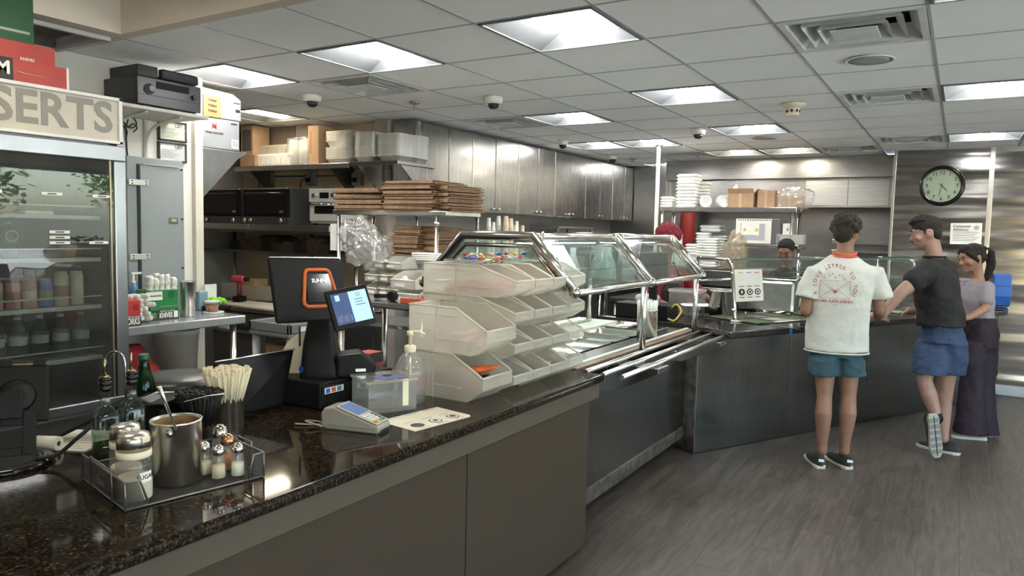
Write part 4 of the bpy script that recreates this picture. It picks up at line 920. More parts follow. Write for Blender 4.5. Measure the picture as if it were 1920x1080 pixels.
# lower bottles: clear water bottles
def bottle_parts(t, r, h, m, capm, lab=None, liquid=None):
    part('body', MB().lathe([(r * .9, 0), (r, .01), (r, h * .30), (r * .93, h * .34), (r, h * .38), (r, h * .62), (r * .75, h * .76), (r * .36, h * .88), (r * .36, h * .93)], n=18), m, t)
    part('cap', MB().lathe([(r * .42, h * .93), (r * .42, h)], n=14), capm, t)
    if lab: part('label_band', MB().lathe([(r * 1.02, h * .40), (r * 1.02, h * .58)], n=18, cap=False), lab, t)
CAPW = mat('cap_white', (.6, .62, .62), .4); LABA = mat('label_aqua', (.30, .33, .31), .5); LABW = mat('label_pale', (.55, .58, .55), .5)
k = 0
wb = thing('water_bottle', '', 'bottle', (0, 0, 0)); bottle_parts(wb, .036, .22, clear('water_bottle_plastic', (.90, .93, .92), .90, .04, .12, (.35, .38, .36)), CAPW, LABA)
for r_ in range(2):
    for i in range(6):
        o = wb if k == 0 else None; pos = Fp(FW - .16 - i * .095 - .03 * r_, .12 + .13 * r_, SZ[3] + .001)
        if o is None: o = dup(wb, pos)
        o.location = pos; o['group'] = 'clear water bottles on the lowest fridge shelf'; o['label'] = 'clear water bottle, %s row, %s from the hinge on the lowest fridge shelf' % (['front', 'back'][r_], ORDN[i]); k += 1
# slim cans and juice
for i in range(9):
    m = [mat('can_pink', (.50, .30, .30), .4), mat('can_rose', (.48, .22, .25), .4), mat('can_blue', (.10, .14, .42), .4), mat('can_cream', (.55, .50, .42), .4)][[3, 3, 2, 0, 1, 0, 1, 0, 3][i]]
    t2 = thing('drink_can', ['white-lidded slim can nearest the fridge hinge', 'cream slim can beside the white-lidded one', 'blue slim can in the shrink-wrapped pack', 'pink slim can left of the blue one', 'rose slim can second left of the blue one', 'pink slim can third left of the blue one', 'rose slim can fourth left of the blue one', 'pink slim can near the left frame edge', 'cream slim can at the far left'][i] + ' on the fridge shelf', 'can', Fp(FW - .17 - i * .072, .13, SZ[2] + .001))
    h = .165 if i < 2 else .135
    part('body', MB().lathe([(.026, 0), (.031, .006), (.031, h - .015), (.026, h)], n=18), m, t2); part('lid', MB().lathe([(.027, h), (.027, h + .004)], n=18), CAPW if i < 2 else SATIN, t2)
    part('print_band', MB().lathe([(.0314, h * .3), (.0314, h * .62)], n=18, cap=False), mat('print_%d' % (i % 3), [(.60, .55, .45), (.32, .16, .16), (.22, .26, .12)][i % 3], .5), t2)
t2 = thing('shrink_wrap', 'clear shrink wrap pulled over the row of pink cans', 'film', Fp(FW - .60, .13, SZ[2] + .14))
remesh(part('film', MB().box(-.045, .045, -.22, .22, -.002, .015), FILM, t2), .01, 1, .02, .04)
for i in range(3):
    t2 = thing('green_bottle', 'dark green bottle %s on the second fridge shelf' % ['nearest the middle', 'second', 'third from the middle'][i], 'bottle', Fp(FW - .46 - i * .10, .15, SZ[1] + .001))
    bottle_parts(t2, .034, .17, mat('dark_green_bottle', (.015, .05, .025), .15), CAPW, mat('label_green', (.06, .10, .06), .5))
    part('ring', MB().tube([(.025 * math.cos(a), -.036, .105 + .025 * math.sin(a)) for a in [2 * PI * q / 16 for q in range(16)]], .003, 6, closed=True), LABW, t2, M=rz(PI / 2))
t2 = thing('orange_cup', 'amber dessert cup standing at the right of the second fridge shelf', 'cup', Fp(FW - .19, .15, SZ[1] + .001))
part('body', MB().lathe([(.026, 0), (.036, .06)], n=18), mat('amber', (.35, .19, .05), .3), t2); part('lid', MB().lathe([(.038, .06), (.038, .068), (.02, .078)], n=18), PET, t2)
for i in range(4):
    t2 = thing('dessert_box', 'clear-lidded dessert box number %s from the right on the top fridge shelf' % ['one', 'two', 'three', 'four'][i], 'box', Fp(FW - .33 - .17 * i, .2, SZ[0] + .001))
    t2['label'] = ['thin white dessert box stack behind the top price strips', 'brown dessert box on the top fridge shelf, second from right', 'brown dessert box on the top fridge shelf, third from right', 'brown dessert box at the left of the top fridge shelf'][i]
    part('tray', MB().box(-.07, .07, -.065, .065, 0, .02 if i == 0 else .06), FOAM if i == 0 else BROWN, t2, .005); part('lid', MB().box(-.068, .068, -.063, .063, .02 if i == 0 else .06, .04 if i == 0 else .085), PET, t2, .01)
# boxes on top of the fridge
RB = mat('box_red', (.42, .07, .06), .55); BB = mat('box_black', (.04, .04, .04), .55)
def cutbox(name, label, loc, rot, w, d, h, m, words=None, logo=True):
    t = thing(name, label, 'box', loc, rot)
    part('body', MB().box(0, w, 0, d, 0, h), m, t, .003)
    if logo:
        part('dark_panel', MB().box(w - .32, w - .32 + h * .8, -.0015, 0, 0, h), BB, t)
        text('M', h * .75, PAPER, t, tr(w - .32 + h * .4, -.003, h * .55) @ FRONT, bold=.03)
    if words: text(words, h * .22, PAPER, t, tr(w * .72, -.003, h * .12) @ FRONT, bold=.02)
    return t
zt = FH
p = at(105, 118, X=XF - .05)
b1 = cutbox('cutlery_box', 'long red cutlery box with a white fork print, lying on the fridge', (XF - .04, at(128, 150, X=XF - .04).y - .52, zt), TURN, .52, .3, .105, RB)
part('fork_print', MB().tube([(.30, -.002, .05), (.34, -.002, .045), (.42, -.002, .045)], [.008, .003, .003], 8, squash=.3), PAPER, b1)
part('edge_strip', MB().box(.512, .522, -.002, .3, 0, .105), PAPER, b1)
b2 = cutbox('cutlery_box', 'red box stacked on the long one, set back to the left', (XF - .08, at(104, 120, X=XF - .08).y - .44, zt + .107), TURN, .44, .28, .085, RB, 'KNIVES')
b3 = cutbox('green_box', 'large dark green box on top of the red ones, under the hatch', (XF - .14, at(64, 60, X=XF - .14).y - .5, zt + .194), TURN, .5, .3, .26, mat('box_green_dark', (.035, .11, .05), .55), None, False)
part('white_label', MB().box(.12, .30, -.002, 0, .16, .22), mat('label_grey', (.35, .38, .36), .6), b3); part('stripe', MB().box(.2, .48, -.002, 0, .05, .062), mat('label_grey', (.35, .38, .36), .6), b3)

# ================================================================ white wall: shelf, receiver, boxes, panel
XW = -4.40
a = at(235, 192, X=-3.98); b = at(392, 213, X=-3.98)
t = thing('receiver_shelf', 'white wall shelf holding the black receiver', 'shelf', (-3.98, a.y - .3, a.z), TURN)
ls = b.y - a.y + .3
part('board', MB().box(0, ls, 0, .42, -.02, 0), mat('shelf_white', (.56, .54, .48), .5), t, .003)
for x in (.45, ls - .16): part('bracket', MB().tube(curve3([(x, .41, -.30), (x, .38, -.12), (x, .25, -.05), (x, .04, -.025)]), .009, 8).box(x - .012, x + .012, .40, .418, -.34, -.02), mat('bracket_white', (.60, .58, .52), .4), t)
a1 = at(258, 182, X=-4.0); b1 = at(377, 200, X=-4.0); w_ = b1.y - a1.y; zt_ = at(258, 124, X=-4.0).z
h_ = at(300, 150, X=-4.0).z - a1.z + .01
t = thing('receiver', 'wide black audio receiver with a round volume knob', 'receiver', (-4.0, a1.y, a.z + .012), TURN)
RC = mat('receiver_black', (.035, .035, .04), .38)
part('case', MB().box(0, w_, .012, .34, 0, .16), RC, t, .004); part('front_panel', MB().box(0, w_, 0, .012, .0, .155), mat('receiver_face', (.05, .05, .06), .3), t, .003)
part('volume_knob', MB().lathe([(.03, 0), (.03, .008), (.02, .008), (.02, .026), (.016, .03)], n=28), mat('knob_grey', (.09, .09, .10), .3), t, M=tr(.07, 0, .09) @ rx(PI / 2))
part('selector_knob', MB().lathe([(.016, 0), (.015, .02)], n=20), RC, t, M=tr(w_ - .05, 0, .085) @ rx(PI / 2))
part('display', MB().box(w_ * .28, w_ * .8, -.002, 0, .10, .14), mat('display_dark', (.012, .012, .014), .5, spec=.2), t); part('seam', MB().box(0, w_, -.001, 0, .055, .058), INK, t)
for x in (.04, w_ - .07): part('foot', MB().box(x, x + .04, .01, .06, -.012, 0), BLACK, t)
t = thing('cassette_deck', 'slim black deck lying on top of the receiver', 'tape deck', (-4.0, a1.y + .015, a.z + .174), TURN)
part('case', MB().box(0, w_ * .30, .02, .30, 0, .062), RC, t, .003); part('case_right', MB().box(w_ * .34, w_ * .94, .0, .28, 0, .058), RC, t, .012); part('light_strip', MB().box(w_ * .30, w_ * .31, .018, .02, .01, .05), PAPER, t)
part('slot', MB().box(w_ * .36, w_ * .92, -.001, 0, .018, .022), INK, t)
# white carton with orange tape, on the shelf end, and its twin below on the bracket shelf
XB_ = -4.43
zb2 = at(364, 273, X=XB_).z
A = at(366, 275, X=XB_); B = at(449, 283, X=XB_); H2 = at(405, 222, X=XB_).z - at(405, 279, X=XB_).z
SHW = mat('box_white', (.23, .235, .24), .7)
t = thing('white_carton', 'white carton with a barcode resting on the big steel bracket', 'box', (XB_, A.y, zb2), TURN)
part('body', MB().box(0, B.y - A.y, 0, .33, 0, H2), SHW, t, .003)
w2 = B.y - A.y
text('M', .05, REDINK, t, tr(w2 * .42, -.002, H2 * .72) @ FRONT, bold=.02); text('TIMES CHICKEN', .02, INK, t, tr(w2 * .42, -.002, H2 * .5) @ FRONT)
bc = part('barcode_label', MB().box(w2 - .065, w2 - .012, -.0012, 0, .015, .075), PAPER, t)
for k in range(8): part('barcode_bar', MB().box(w2 - .06 + k * .0055, w2 - .0575 + k * .0055, -.002, -.0012, .025, .07), INK, bc)
part('small_print', MB().box(.01, .06, -.0012, 0, .03, .036).box(.01, .055, -.0012, 0, .045, .05).box(w2 - .07, w2 - .02, -.0012, 0, H2 - .03, H2 - .02), INK, t)
A3 = at(381, 216, X=XB_); B3 = at(451, 228, X=XB_); H3 = at(451, 190, X=XB_).z - at(451, 228, X=XB_).z
t = thing('white_carton', 'open white carton with an orange tape strip, stacked on top', 'box', (XB_ + .005, A3.y, zb2 + H2 + .002), TURN)
w3 = B3.y - A3.y
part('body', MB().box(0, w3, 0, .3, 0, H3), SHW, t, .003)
part('orange_strip', MB().box(0, w3 * .45, -.002, 0, 0, H3), mat('orange_tape', (.30, .155, .055), .6), t)
for k in range(3): text('FORKS', .022, INK, t, tr(w3 * .22, -.004, H3 * (.78 - .25 * k)) @ FRONT, bold=.02)
part('mark', MB().box(w3 * .85, w3 * .97, -.0012, 0, H3 * .4, H3 * .55).box(w3 * .8, w3 * .97, -.0012, 0, H3 * .82, H3 * .87), INK, t)
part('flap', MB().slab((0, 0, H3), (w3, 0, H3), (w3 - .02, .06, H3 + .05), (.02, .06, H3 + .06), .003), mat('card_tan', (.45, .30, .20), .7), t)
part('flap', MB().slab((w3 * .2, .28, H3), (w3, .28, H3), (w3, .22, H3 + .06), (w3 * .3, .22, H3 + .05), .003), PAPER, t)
# the big steel bracket
za = zb2 - .002
t = thing('steel_bracket_shelf', 'wall shelf with a large triangular steel bracket under the white carton', 'shelf', (XB_, A.y - .01, za), TURN)
sx_ = at(462, 287, X=XB_).y - A.y + .01
part('board', MB().box(0, sx_, 0, .40, -.012, 0), S_TOP, t, .002)
zlow = at(366, 388, X=XB_).z - za
part('bracket', MB().prism([(0, -.012), (sx_, -.012), (sx_ * .82, -.06), (0, zlow)], 0, .012, M=Matrix(((1, 0, 0, 0), (0, 0, 1, 0), (0, 1, 0, 0), (0, 0, 0, 1)))), mat('bracket_steel', (.15, .15, .145), .45, .4, .3, 3), t, .001)
part('bracket', MB().prism([(0, -.012), (sx_, -.012), (sx_ * .82, -.06), (0, zlow)], .38, .392, M=Matrix(((1, 0, 0, 0), (0, 0, 1, 0), (0, 1, 0, 0), (0, 0, 0, 1)))), S_DARK, t, .001)
for k in range(3): part('bolt', MB().lathe([(.008, 0), (.008, .006)], n=10), CHROME, t, M=tr(.022, 0, zlow + .07 + k * .06) @ rx(PI / 2))
# certificates
FRB = mat('picture_frame_black', (.03, .03, .03), .35)
for k, (pt, pb) in enumerate(((223, 262), (264, 301))):
    A = at(298, pb, X=XW + .02); B = at(351, pb + 3, X=XW + .02); T_ = at(298, pt, X=XW + .02)
    t = thing('framed_certificate', ('upper' if k == 0 else 'lower') + ' black-framed certificate on the white wall', 'picture frame', (XW + .02, A.y, A.z), TURN)
    w_ = B.y - A.y; h_ = T_.z - A.z
    part('frame', MB().box(0, w_, 0, .018, 0, .012).box(0, w_, 0, .018, h_ - .012, h_).box(0, .012, 0, .018, 0, h_).box(w_ - .012, w_, 0, .018, 0, h_), FRB, t, .002)
    part('sheet', MB().box(.012, w_ - .012, .008, .012, .012, h_ - .012), mat('cert_yellow', (.66, .66, .50), .6) if k == 0 else PAPER, t)
    text('LBT', .032, INK, t, tr(w_ * .72, .006, h_ * .78) @ FRONT, bold=.02)
    for q in range(5): part('text_line', MB().box(.03, w_ * (.55 + .08 * (q % 3)), .0065, .008, h_ * (.2 + .1 * q), h_ * (.2 + .1 * q) + .003), mat('grey_ink', (.25, .25, .25), .7), t)
    part('glass', MB().box(.012, w_ - .012, .002, .004, .012, h_ - .012), PET, t)
# electrical panel
A = at(243, 600, X=XW + .03); T_ = at(243, 298, X=XW + .03); B = at(346, 600, X=XW + .03)
w_ = B.y - A.y; h_ = T_.z - 1.0 + .02
t = thing('electrical_panel', 'tall grey electrical panel mounted on the white wall', 'electrical panel', (XW + .03, A.y, 1.0), TURN)
EP = mat('panel_grey', (.25, .275, .275), .45, .2, .03)
part('cover', MB().box(0, w_, 0, .028, 0, h_), EP, t, .004)
part('door', MB().box(.075, w_ - .005, -.018, 0, .0, h_ - .045), mat('panel_grey2', (.28, .30, .30), .4, .2, .03), t, .004)
part('door_lip', MB().box(.085, w_ - .04, -.026, -.016, h_ - .052, h_ - .04), EP, t, .003)
part('gap', MB().box(.060, .072, -.001, .001, 0, h_ - .045), INK, t)
for z in (h_ - .16, h_ - .62):
    hg = part('hinge', MB().box(.0, .13, -.022, -.018, z - .018, z + .018), SATIN, t, .002)
    for q in ((.02, .008), (.02, -.008), (.11, .008), (.11, -.008)): part('screw', MB().lathe([(.004, 0), (.004, .003)], n=8), INK, hg, M=tr(q[0], -.022, z + q[1]) @ rx(PI / 2))
for z in (h_ - .06, h_ - .38, h_ - .70): part('bolt', MB().lathe([(.007, 0), (.007, .005)], n=10), INK, t, M=tr(w_ - .022, -.018, z) @ rx(PI / 2))
part('latch', MB().box(w_ - .115, w_ - .05, -.022, -.018, h_ - .41, h_ - .37), mat('latch_brass', (.20, .18, .13), .4, .7), t, .002); part('latch_pull', MB().box(w_ - .10, w_ - .065, -.028, -.022, h_ - .40, h_ - .38), SATIN, t, .001)
t = thing('wall_cable', 'thin black cable running down the white wall beside the panel', 'cable', (XW, 0, 0))
c0 = [at(x, y, X=XW + .008) for x, y in ((236, 232), (238, 280), (244, 330), (246, 370), (254, 405), (252, 440), (245, 470), (243, 520))]
part('cable', MB().tube(curve3([(p.x - XW, p.y, p.z) for p in c0]), .0045, 6), CORD, t)
t = thing('cable_tangle', 'tangle of black cables under the receiver shelf', 'cable', (XW, 0, 0))
for pts in (((232, 205), (246, 215), (256, 232), (246, 240), (234, 232)), ((231, 228), (240, 238), (250, 232), (257, 240), (250, 248)), ((233, 242), (240, 225), (236, 215), (262, 212), (274, 214)), ((231, 235), (238, 246), (236, 262))):
    part('cable', MB().tube(curve3([(at(x, y, X=XW + .03).x - XW, at(x, y, X=XW + .03).y, at(x, y, X=XW + .03).z) for x, y in pts]), .004, 6), CORD, t)
# ================================================================ steel table with cutlery
ZT = 1.0
TX1 = -3.87; TX0 = -4.39; TY0 = 2.2; TY1 = at(461, 592, X=TX1).y
t = thing('steel_table', 'stainless table beside the fridge holding the cutlery boxes', 'table', (TX0, TY0, 0))
part('top', MB().box(0, TX1 - TX0, 0, TY1 - TY0, ZT - .052, ZT), mat('steel_table_top', (.46, .47, .48), .20, .55, .06, 20), t, .006)
for x in (.05, TX1 - TX0 - .05):
    for y in (.08, TY1 - TY0 - .06): part('leg', MB().lathe([(.02, 0), (.02, ZT - .05)], c=(x, y, 0), n=14), SATIN, t)
part('undershelf', MB().box(.03, TX1 - TX0 - .03, .05, TY1 - TY0 - .04, .35, .37), S_DARK, t, .003)
def facebox(name, label, pl, pr, pb, pt, X, dep, m, z0=ZT):
    A = at(pl, pb, X=X); B = at(pr, pb, X=X); H = at(pl, pt, X=X).z - at(pl, pb, X=X).z
    t = thing(name, label, 'box', (X, A.y, z0), TURN); part('body', MB().box(0, B.y - A.y, 0, dep, 0, H), m, t, .003); return t, B.y - A.y, H
GRN = mat('box_green', (.02, .20, .055), .45)
t, w_, h_ = facebox('cutlery_box', 'green and black box of plastic knives on the steel table', 281, 335, 580, 523, -4.02, .14, GRN)
part('black_band', MB().box(0, w_, -.0015, 0, 0, h_ * .34), BB, t)
text('KNIVES', .042, PAPER, t, tr(w_ * .54, -.0035, h_ * .15) @ FRONT, bold=.03, sx=.62); text('00', .045, mat('lime_ink', (.1, .45, .12), .5), t, tr(w_ * .11, -.0035, h_ * .16) @ FRONT, bold=.02, sx=.8)
text('WHITE PLASTIC', .014, PAPER, t, tr(w_ * .6, -.0035, h_ * .29) @ FRONT)
part('count_label', MB().box(w_ * .82, w_ * .96, -.003, 0, h_ * .06, h_ * .28), PAPER, t)
part('paper_label', MB().box(-.02, w_ * .42, -.004, -.001, h_ * .68, h_ * .96), PAPER, t); text('SILVERWARE', .012, INK, t, tr(w_ * .2, -.005, h_ * .82) @ FRONT, bold=.02)
part('knife_print', MB().tube([(w_ * .35, -.002, h_ * .45), (w_ * .7, -.002, h_ * .45), (w_ * .93, -.002, h_ * .45)], [.005, .005, .003], 8, squash=.2), PAPER, t)
part('medallion', MB().lathe([(.022, 0), (.022, .001)], n=20), mat('medal_green', (.01, .12, .03), .5), t, M=tr(w_ * .75, -.001, h_ * .85) @ rx(PI / 2))
# folded napkin wraps rising out of the green box
random.seed(11)
NAP = mat('napkin', (.68, .67, .62), .85, bump=.5, bscale=30)
for k in range(9):
    h2 = .09 + .05 * random.random() + (.03 if k == 4 else 0)
    o = part('cutlery_roll', MB().rings([((0, 0, 0), .018, .016), ((.002, 0, h2 * .6), .026, .020), ((.004, 0, h2 * .92), .024, .018), ((.004, 0, h2), .018, .013)], n=12), NAP, None, M=tr(-4.02 - .05 - .04 * (k % 2), at(284 + k * 5.6, 560, X=-4.05).y, ZT + h_ - .03) @ rx(random.uniform(-.12, .12)) @ ry(random.uniform(-.1, .1)))
    remesh(o, .005, 1, .022, .03); tag(o, 'white napkin cutlery roll standing in the green box, %s from the left' % ORDN[k], 'napkin roll', 'napkin rolls in the green box')
t, w_, h_ = facebox('cutlery_box', 'red and black box of plastic forks at the table front edge', 222, 264, 600, 551, -3.90, .10, mat('box_red_bright', (.50, .045, .04), .45))
part('black_band', MB().box(0, w_, -.0015, 0, 0, h_ * .40), BB, t); text('FORKS', .048, PAPER, t, tr(w_ * .60, -.0035, h_ * .17) @ FRONT, bold=.03, sx=.60); text('WHITE PLASTIC', .014, PAPER, t, tr(w_ * .62, -.0035, h_ * .35) @ FRONT, bold=.02)
part('medallion', MB().lathe([(.018, 0), (.018, .001)], n=20), mat('medal_red', (.3, .02, .02), .5), t, M=tr(w_ * .78, -.001, h_ * .72) @ rx(PI / 2))
k = 0
for row in range(6):
    for c_ in range(4):
        p = at(232 + c_ * 13 + (row % 2) * 5, 585 - row * 9, X=-4.0)
        o = part('cutlery_roll', MB().rings([((0, 0, 0), .012, .008), ((0, 0, .05), .018, .012), ((0, 0, .13), .014, .010)], n=8), NAP, None, M=tr(-4.04 + .012 * c_, p.y, ZT + .016 + .0255 * row) @ rz(random.uniform(-.2, .2)) @ ry(PI / 2 - .12))
        o.matrix_local = tr(-4.10 + .02 * (c_ % 2), at(236 + c_ * 13, 580, X=-4.0).y, ZT + .016 + .0255 * row) @ rz(random.uniform(-.25, .25)) @ ry(PI / 2 - .1)
        tag(o, 'white napkin roll behind the red box, %s layer up, %s along' % (ORDN[row], ORDN[c_]), 'napkin roll', 'napkin rolls piled behind the red box')
A = at(352, 577, z=ZT); A = at(352, 580, X=-4.08)
t = thing('steel_canister', 'plain brushed steel canister standing on the steel table', 'canister', (-4.08, A.y, ZT))
hc = at(352, 527, X=-4.08).z - ZT
part('body', MB().lathe([(.042, 0), (.045, .004), (.045, hc - .008), (.047, hc - .004), (.047, hc), (.042, hc), (.042, .02)], n=32), SATIN, t)
A = at(398, 575, X=-4.10)
t = thing('deli_cup', 'clear deli cup of reddish salsa on the steel table', 'food container', (-4.10, A.y, ZT + .012))
part('cup', MB().lathe([(.034, 0), (.046, .062), (.048, .062)], n=24, cap=False), PET, t); part('contents', MB().lathe([(.033, .002), (.043, .045)], n=24), mat('salsa', (.33, .10, .03), .4, 0, .4, 60, bump=.5, bscale=80), t); part('lid', MB().lathe([(.047, .06), (.049, .07)], n=24), CAPW, t)
t = thing('flat_lid', 'white flat lid lying under the salsa cup', 'lid', (-4.10, A.y + .01, ZT)); part('disc', MB().lathe([(.06, 0), (.064, .006), (.064, .011)], n=28), CAPW, t)  # flat lid of a food container, lying under the cup
A = at(404, 552, X=-4.2)
t = thing('green_cloth', 'crumpled lime green cleaning cloth behind the salsa cup', 'cloth', (-4.22, A.y + .02, ZT + .045))
random.seed(4); g_ = MB()
for k in range(14): g_.ball((random.uniform(-.03, .03), random.uniform(-.06, .06), random.uniform(-.01, .03)), random.uniform(.014, .022), 8)
go = part('cloth', g_, mat('lime_cloth', (.20, .62, .03), .8), t); remesh(go, .005, 1, .02, .02)
part('dish', MB().box(-.04, .04, -.09, .09, -.045, -.012), BLACK, t, .01)
A = at(377, 560, X=-4.3)
t = thing('blue_bottle', 'light blue sanitizer tub with a white card behind the canister', 'tub', (-4.3, A.y, ZT))
part('body', MB().box(-.03, .03, -.035, .035, 0, .13), mat('sky_blue', (.22, .33, .42), .4), t, .01); part('card', MB().box(-.005, .0, .03, .12, .02, .17), PAPER, t)
t = thing('spray_bottle', 'white pump bottle with a blue label behind the napkin rolls', 'bottle', (-4.30, at(250, 520, X=-4.3).y, ZT))
part('body', MB().lathe([(.03, 0), (.03, .16), (.012, .20)], n=18), mat('blue_label', (.08, .22, .42), .4), t); part('pump', MB().lathe([(.012, .2), (.016, .215), (.005, .22), (.005, .26)], n=12).box(-.006, .006, -.01, .05, .26, .272), WHITEP, t)
# below: red bag, white bin, grey trolley
t = thing('red_bag', 'red cloth bag leaning under the steel table', 'bag', (-4.05, at(285, 650, X=-4.0).y, .372))
rbm = MB().rings([((0, 0, 0), .12, .24), ((0, 0, .12), .12, .22), ((0, -.05, .30), .09, .15), ((0, -.10, .50), .03, .06)], n=20)
remesh(part('body', rbm, mat('red_cloth', (.28, .02, .02), .7), t), .015, 2, .04, .1)
t = thing('white_pail', 'white plastic pail standing behind the red bag', 'pail', (-4.25, at(308, 620, X=-4.2).y + .12, .372)); part('body', MB().lathe([(.10, 0), (.13, .5), (.135, .5), (.135, .53)], n=24), WHITEP, t)
p = at(462, 600, z=.90)
t = thing('utility_cart', 'grey plastic utility cart beside the steel table', 'cart', (-4.30, 3.42, 0), 0)
UC = mat('cart_grey', (.20, .205, .21), .45)
cx1, cy1 = .42, .56
part('top_tray', MB().box(0, cx1, 0, cy1, .80, .83).box(0, cx1, 0, .03, .83, .90).box(0, cx1, cy1 - .03, cy1, .83, .90).box(0, .03, 0, cy1, .83, .90).box(cx1 - .03, cx1, 0, cy1, .83, .90), UC, t, .008)
part('lower_tray', MB().box(0, cx1, 0, cy1, .32, .38), UC, t, .008)
for x in (.035, cx1 - .035):
    for y in (.04, cy1 - .04): part('leg', MB().lathe([(.028, .1), (.028, .80)], c=(x, y, 0), n=14), mat('cart_leg', (.50, .50, .49), .4), t); part('caster', MB().lathe([(.05, -.015), (.05, .015)], n=18), BLACK, t, M=tr(x, y, .05) @ rx(PI / 2))
for k in range(2): part('label_strip', MB().box(cx1 - .001, cx1 + .002,    .10 + k * .2, .26 + k * .2, .84, .875), PAPER, t)
t = thing('carton', 'brown printed carton sitting in the grey cart', 'box', (-4.27, 3.54, .382))
part('body', MB().box(0, .34, 0, .38, 0, .34), CARD, t, .006); part('print', MB().lathe([(.05, 0), (.05, .001)], n=24).lathe([(.035, .0005), (.035, .0015)], n=24), BROWN, t, M=tr(.341, .2, .19) @ ry(PI / 2)); part('seam', MB().box(.3405, .342, .32, .335, 0, .34), BROWN, t)

# ================================================================ front counter
ZC = .87; XE = -1.48; YE = 3.33
t = thing('front_counter', 'long cashier counter with grey laminate front panels', 'counter', (0, 0, 0))
part('front_panel', MB().box(XE - .06, XE - .03, -1.2, 2.17, .02, .80), GREYP, t, .002); part('front_panel', MB().box(XE - .06, XE - .03, 2.176, 3.20, .02, .80), GREYP, t, .002)
part('end_panel', MB().box(XE - .75, XE - .03, 3.20, 3.215, .02, .80), GREYP, t, .002)
part('apron', MB().box(XE - .06, XE - .018, -1.2, 3.30, .755, ZC - .038), mat('grey_apron', (.085, .065, .048), .5, 0, .05, 3), t, .002)
part('carcass', MB().box(XE - .82, XE - .06, -1.2, 3.19, .08, .80), DARK, t)
part('toe_kick', MB().box(XE - .12, XE - .08, -1.2, 3.19, 0, .08), BLACK, t)
t = thing('granite_worktop', 'polished dark speckled granite worktop on the cashier counter', 'worktop', (0, 0, 0))
part('slab', MB().box(XE - .88, XE, -1.2, YE, ZC - .038, ZC), GRANITE, t, .014, seg=4)

# ================================================================ steam table with tray rails
t = thing('steam_table', 'stainless steam table with sunken pans and tray rails', 'steam table', (0, 0, 0))
X1 = -1.69; X0 = -2.60; Y0 = 3.34; Y1 = 5.36; ZS = .87
part('front_panel', MB().box(X1 + .02, X1 + .035, 3.225, Y1 - .2, .18, .78), S_PANEL, t, .003)
part('kick_rail', MB().box(X1 + .02, X1 + .045, 3.225, Y1 - .2, .10, .185), mat('rusty_steel', (.18, .15, .13), .45, .8, .5, 14), t, .004)
part('body', MB().box(X0, X1 + .01, Y0, Y1 - .1, .12, .70), S_DARK, t)
part('pan_surround', MB().box(X1 - .17, X1 - .02, Y0, Y1, .80, ZS), S_TOP, t, .004)
part('wood_rail', MB().box(X1 - .015, X1 + .035, Y0 + .02, Y1 - .02, .835, ZS + .003), mat('worn_wood', (.16, .10, .07), .4, 0, .3, 6, stretch=(4, 1, 4)), t, .006)
part('front_lip', MB().box(X1 - .045, X1 - .018, Y0, Y1, .84, ZS + .006), mat('pale_lip', (.58, .60, .54), .4), t, .003)
part('rear_surround', MB().box(X0, X0 + .10, Y0, Y1, .80, ZS), S_TOP, t, .004)
part('cutting_board', MB().box(X0 + .02, X0 + .33, Y0 + .35, Y1 - .05, ZS + .001, ZS + .016), mat('white_board', (.60, .66, .60), .45), t, .003)
part('end_surround', MB().box(X0 + .1, X1 - .17, Y1 - .45, Y1, .80, ZS), S_TOP, t, .004)
part('end_surround', MB().box(X0 + .1, X1 - .17, Y0, Y0 + .06, .80, ZS), S_TOP, t, .004)
def gn_pan(name, label, x0, x1, y0, y1, content=None, dz=.10):
    t = thing(name, label, 'pan', ((x0 + x1) / 2, (y0 + y1) / 2, ZS)); w = (x1 - x0) / 2; d = (y1 - y0) / 2
    m = MB().rings([((0, 0, .006), w, d), ((0, 0, .003), w, d), ((0, 0, .003), w - .015, d - .015), ((0, 0, -dz), w - .03, d - .03)], n=32, pw=8)
    m.f = m.f[:-2]; m.sm = m.sm[:-2]
    m2 = MB().rings([((0, 0, -dz - .001), w - .03, d - .03), ((0, 0, -dz), w - .03, d - .03)], n=32, pw=8)
    part('rim_and_sides', m, SATIN, t); part('bottom', m2, SATIN, t)
    if content: part('contents', MB().rings([((0, 0, -dz + .005), w - .04, d - .04), ((0, 0, -dz + .03), w - .05, d - .05)], n=24, pw=5), content, t)
    return t
pw_ = (X1 - .17 - X0 - .34)
ys = Y0 + .07
PL = ['steel pan with a yellow sponge, nearest the clear bins', 'steel pan second from the clear bins', 'steel pan third from the clear bins', 'steel pan just before the straw cup', 'steel pan behind the straw cup']
for k in range(5):
    gn_pan('steam_pan', 'empty ' + PL[k] if k else PL[k], X0 + .34 + (.0 if k else 0), X1 - .175, ys + k * .305, ys + k * .305 + .295)
t2 = thing('yellow_sponge', 'yellow cloth lump lying in the nearest steam pan', 'cloth', (X1 - .36, ys + .14, ZS - .085))
remesh(part('lump', MB().limb([(-.06, -.06, .01), (0, 0, .02), (.06, .06, .012)], [.03, .04, .025], 10), mat('yellow_cloth', (.70, .52, .08), .7), t2), .008, 1, .02, .03)
t2 = thing('film_sheet', 'crinkled plastic film stretched over the rear steam pans', 'film', (X0 + .45, 4.05, ZS + .008))
fo = MB(); nx, ny = 10, 18; vs = []; fs = []
for i in range(nx):
    for j in range(ny): vs.append((i * .022 - .1, j * .035 - .3, .006 * noise.noise(V((i * .9, j * .7, 0))) + .004))
for i in range(nx - 1):
    for j in range(ny - 1): q = i * ny + j; fs.append((q, q + ny, q + ny + 1, q + 1))
fo.add(vs, fs, None, False); part('film', fo, FILM2, t2)
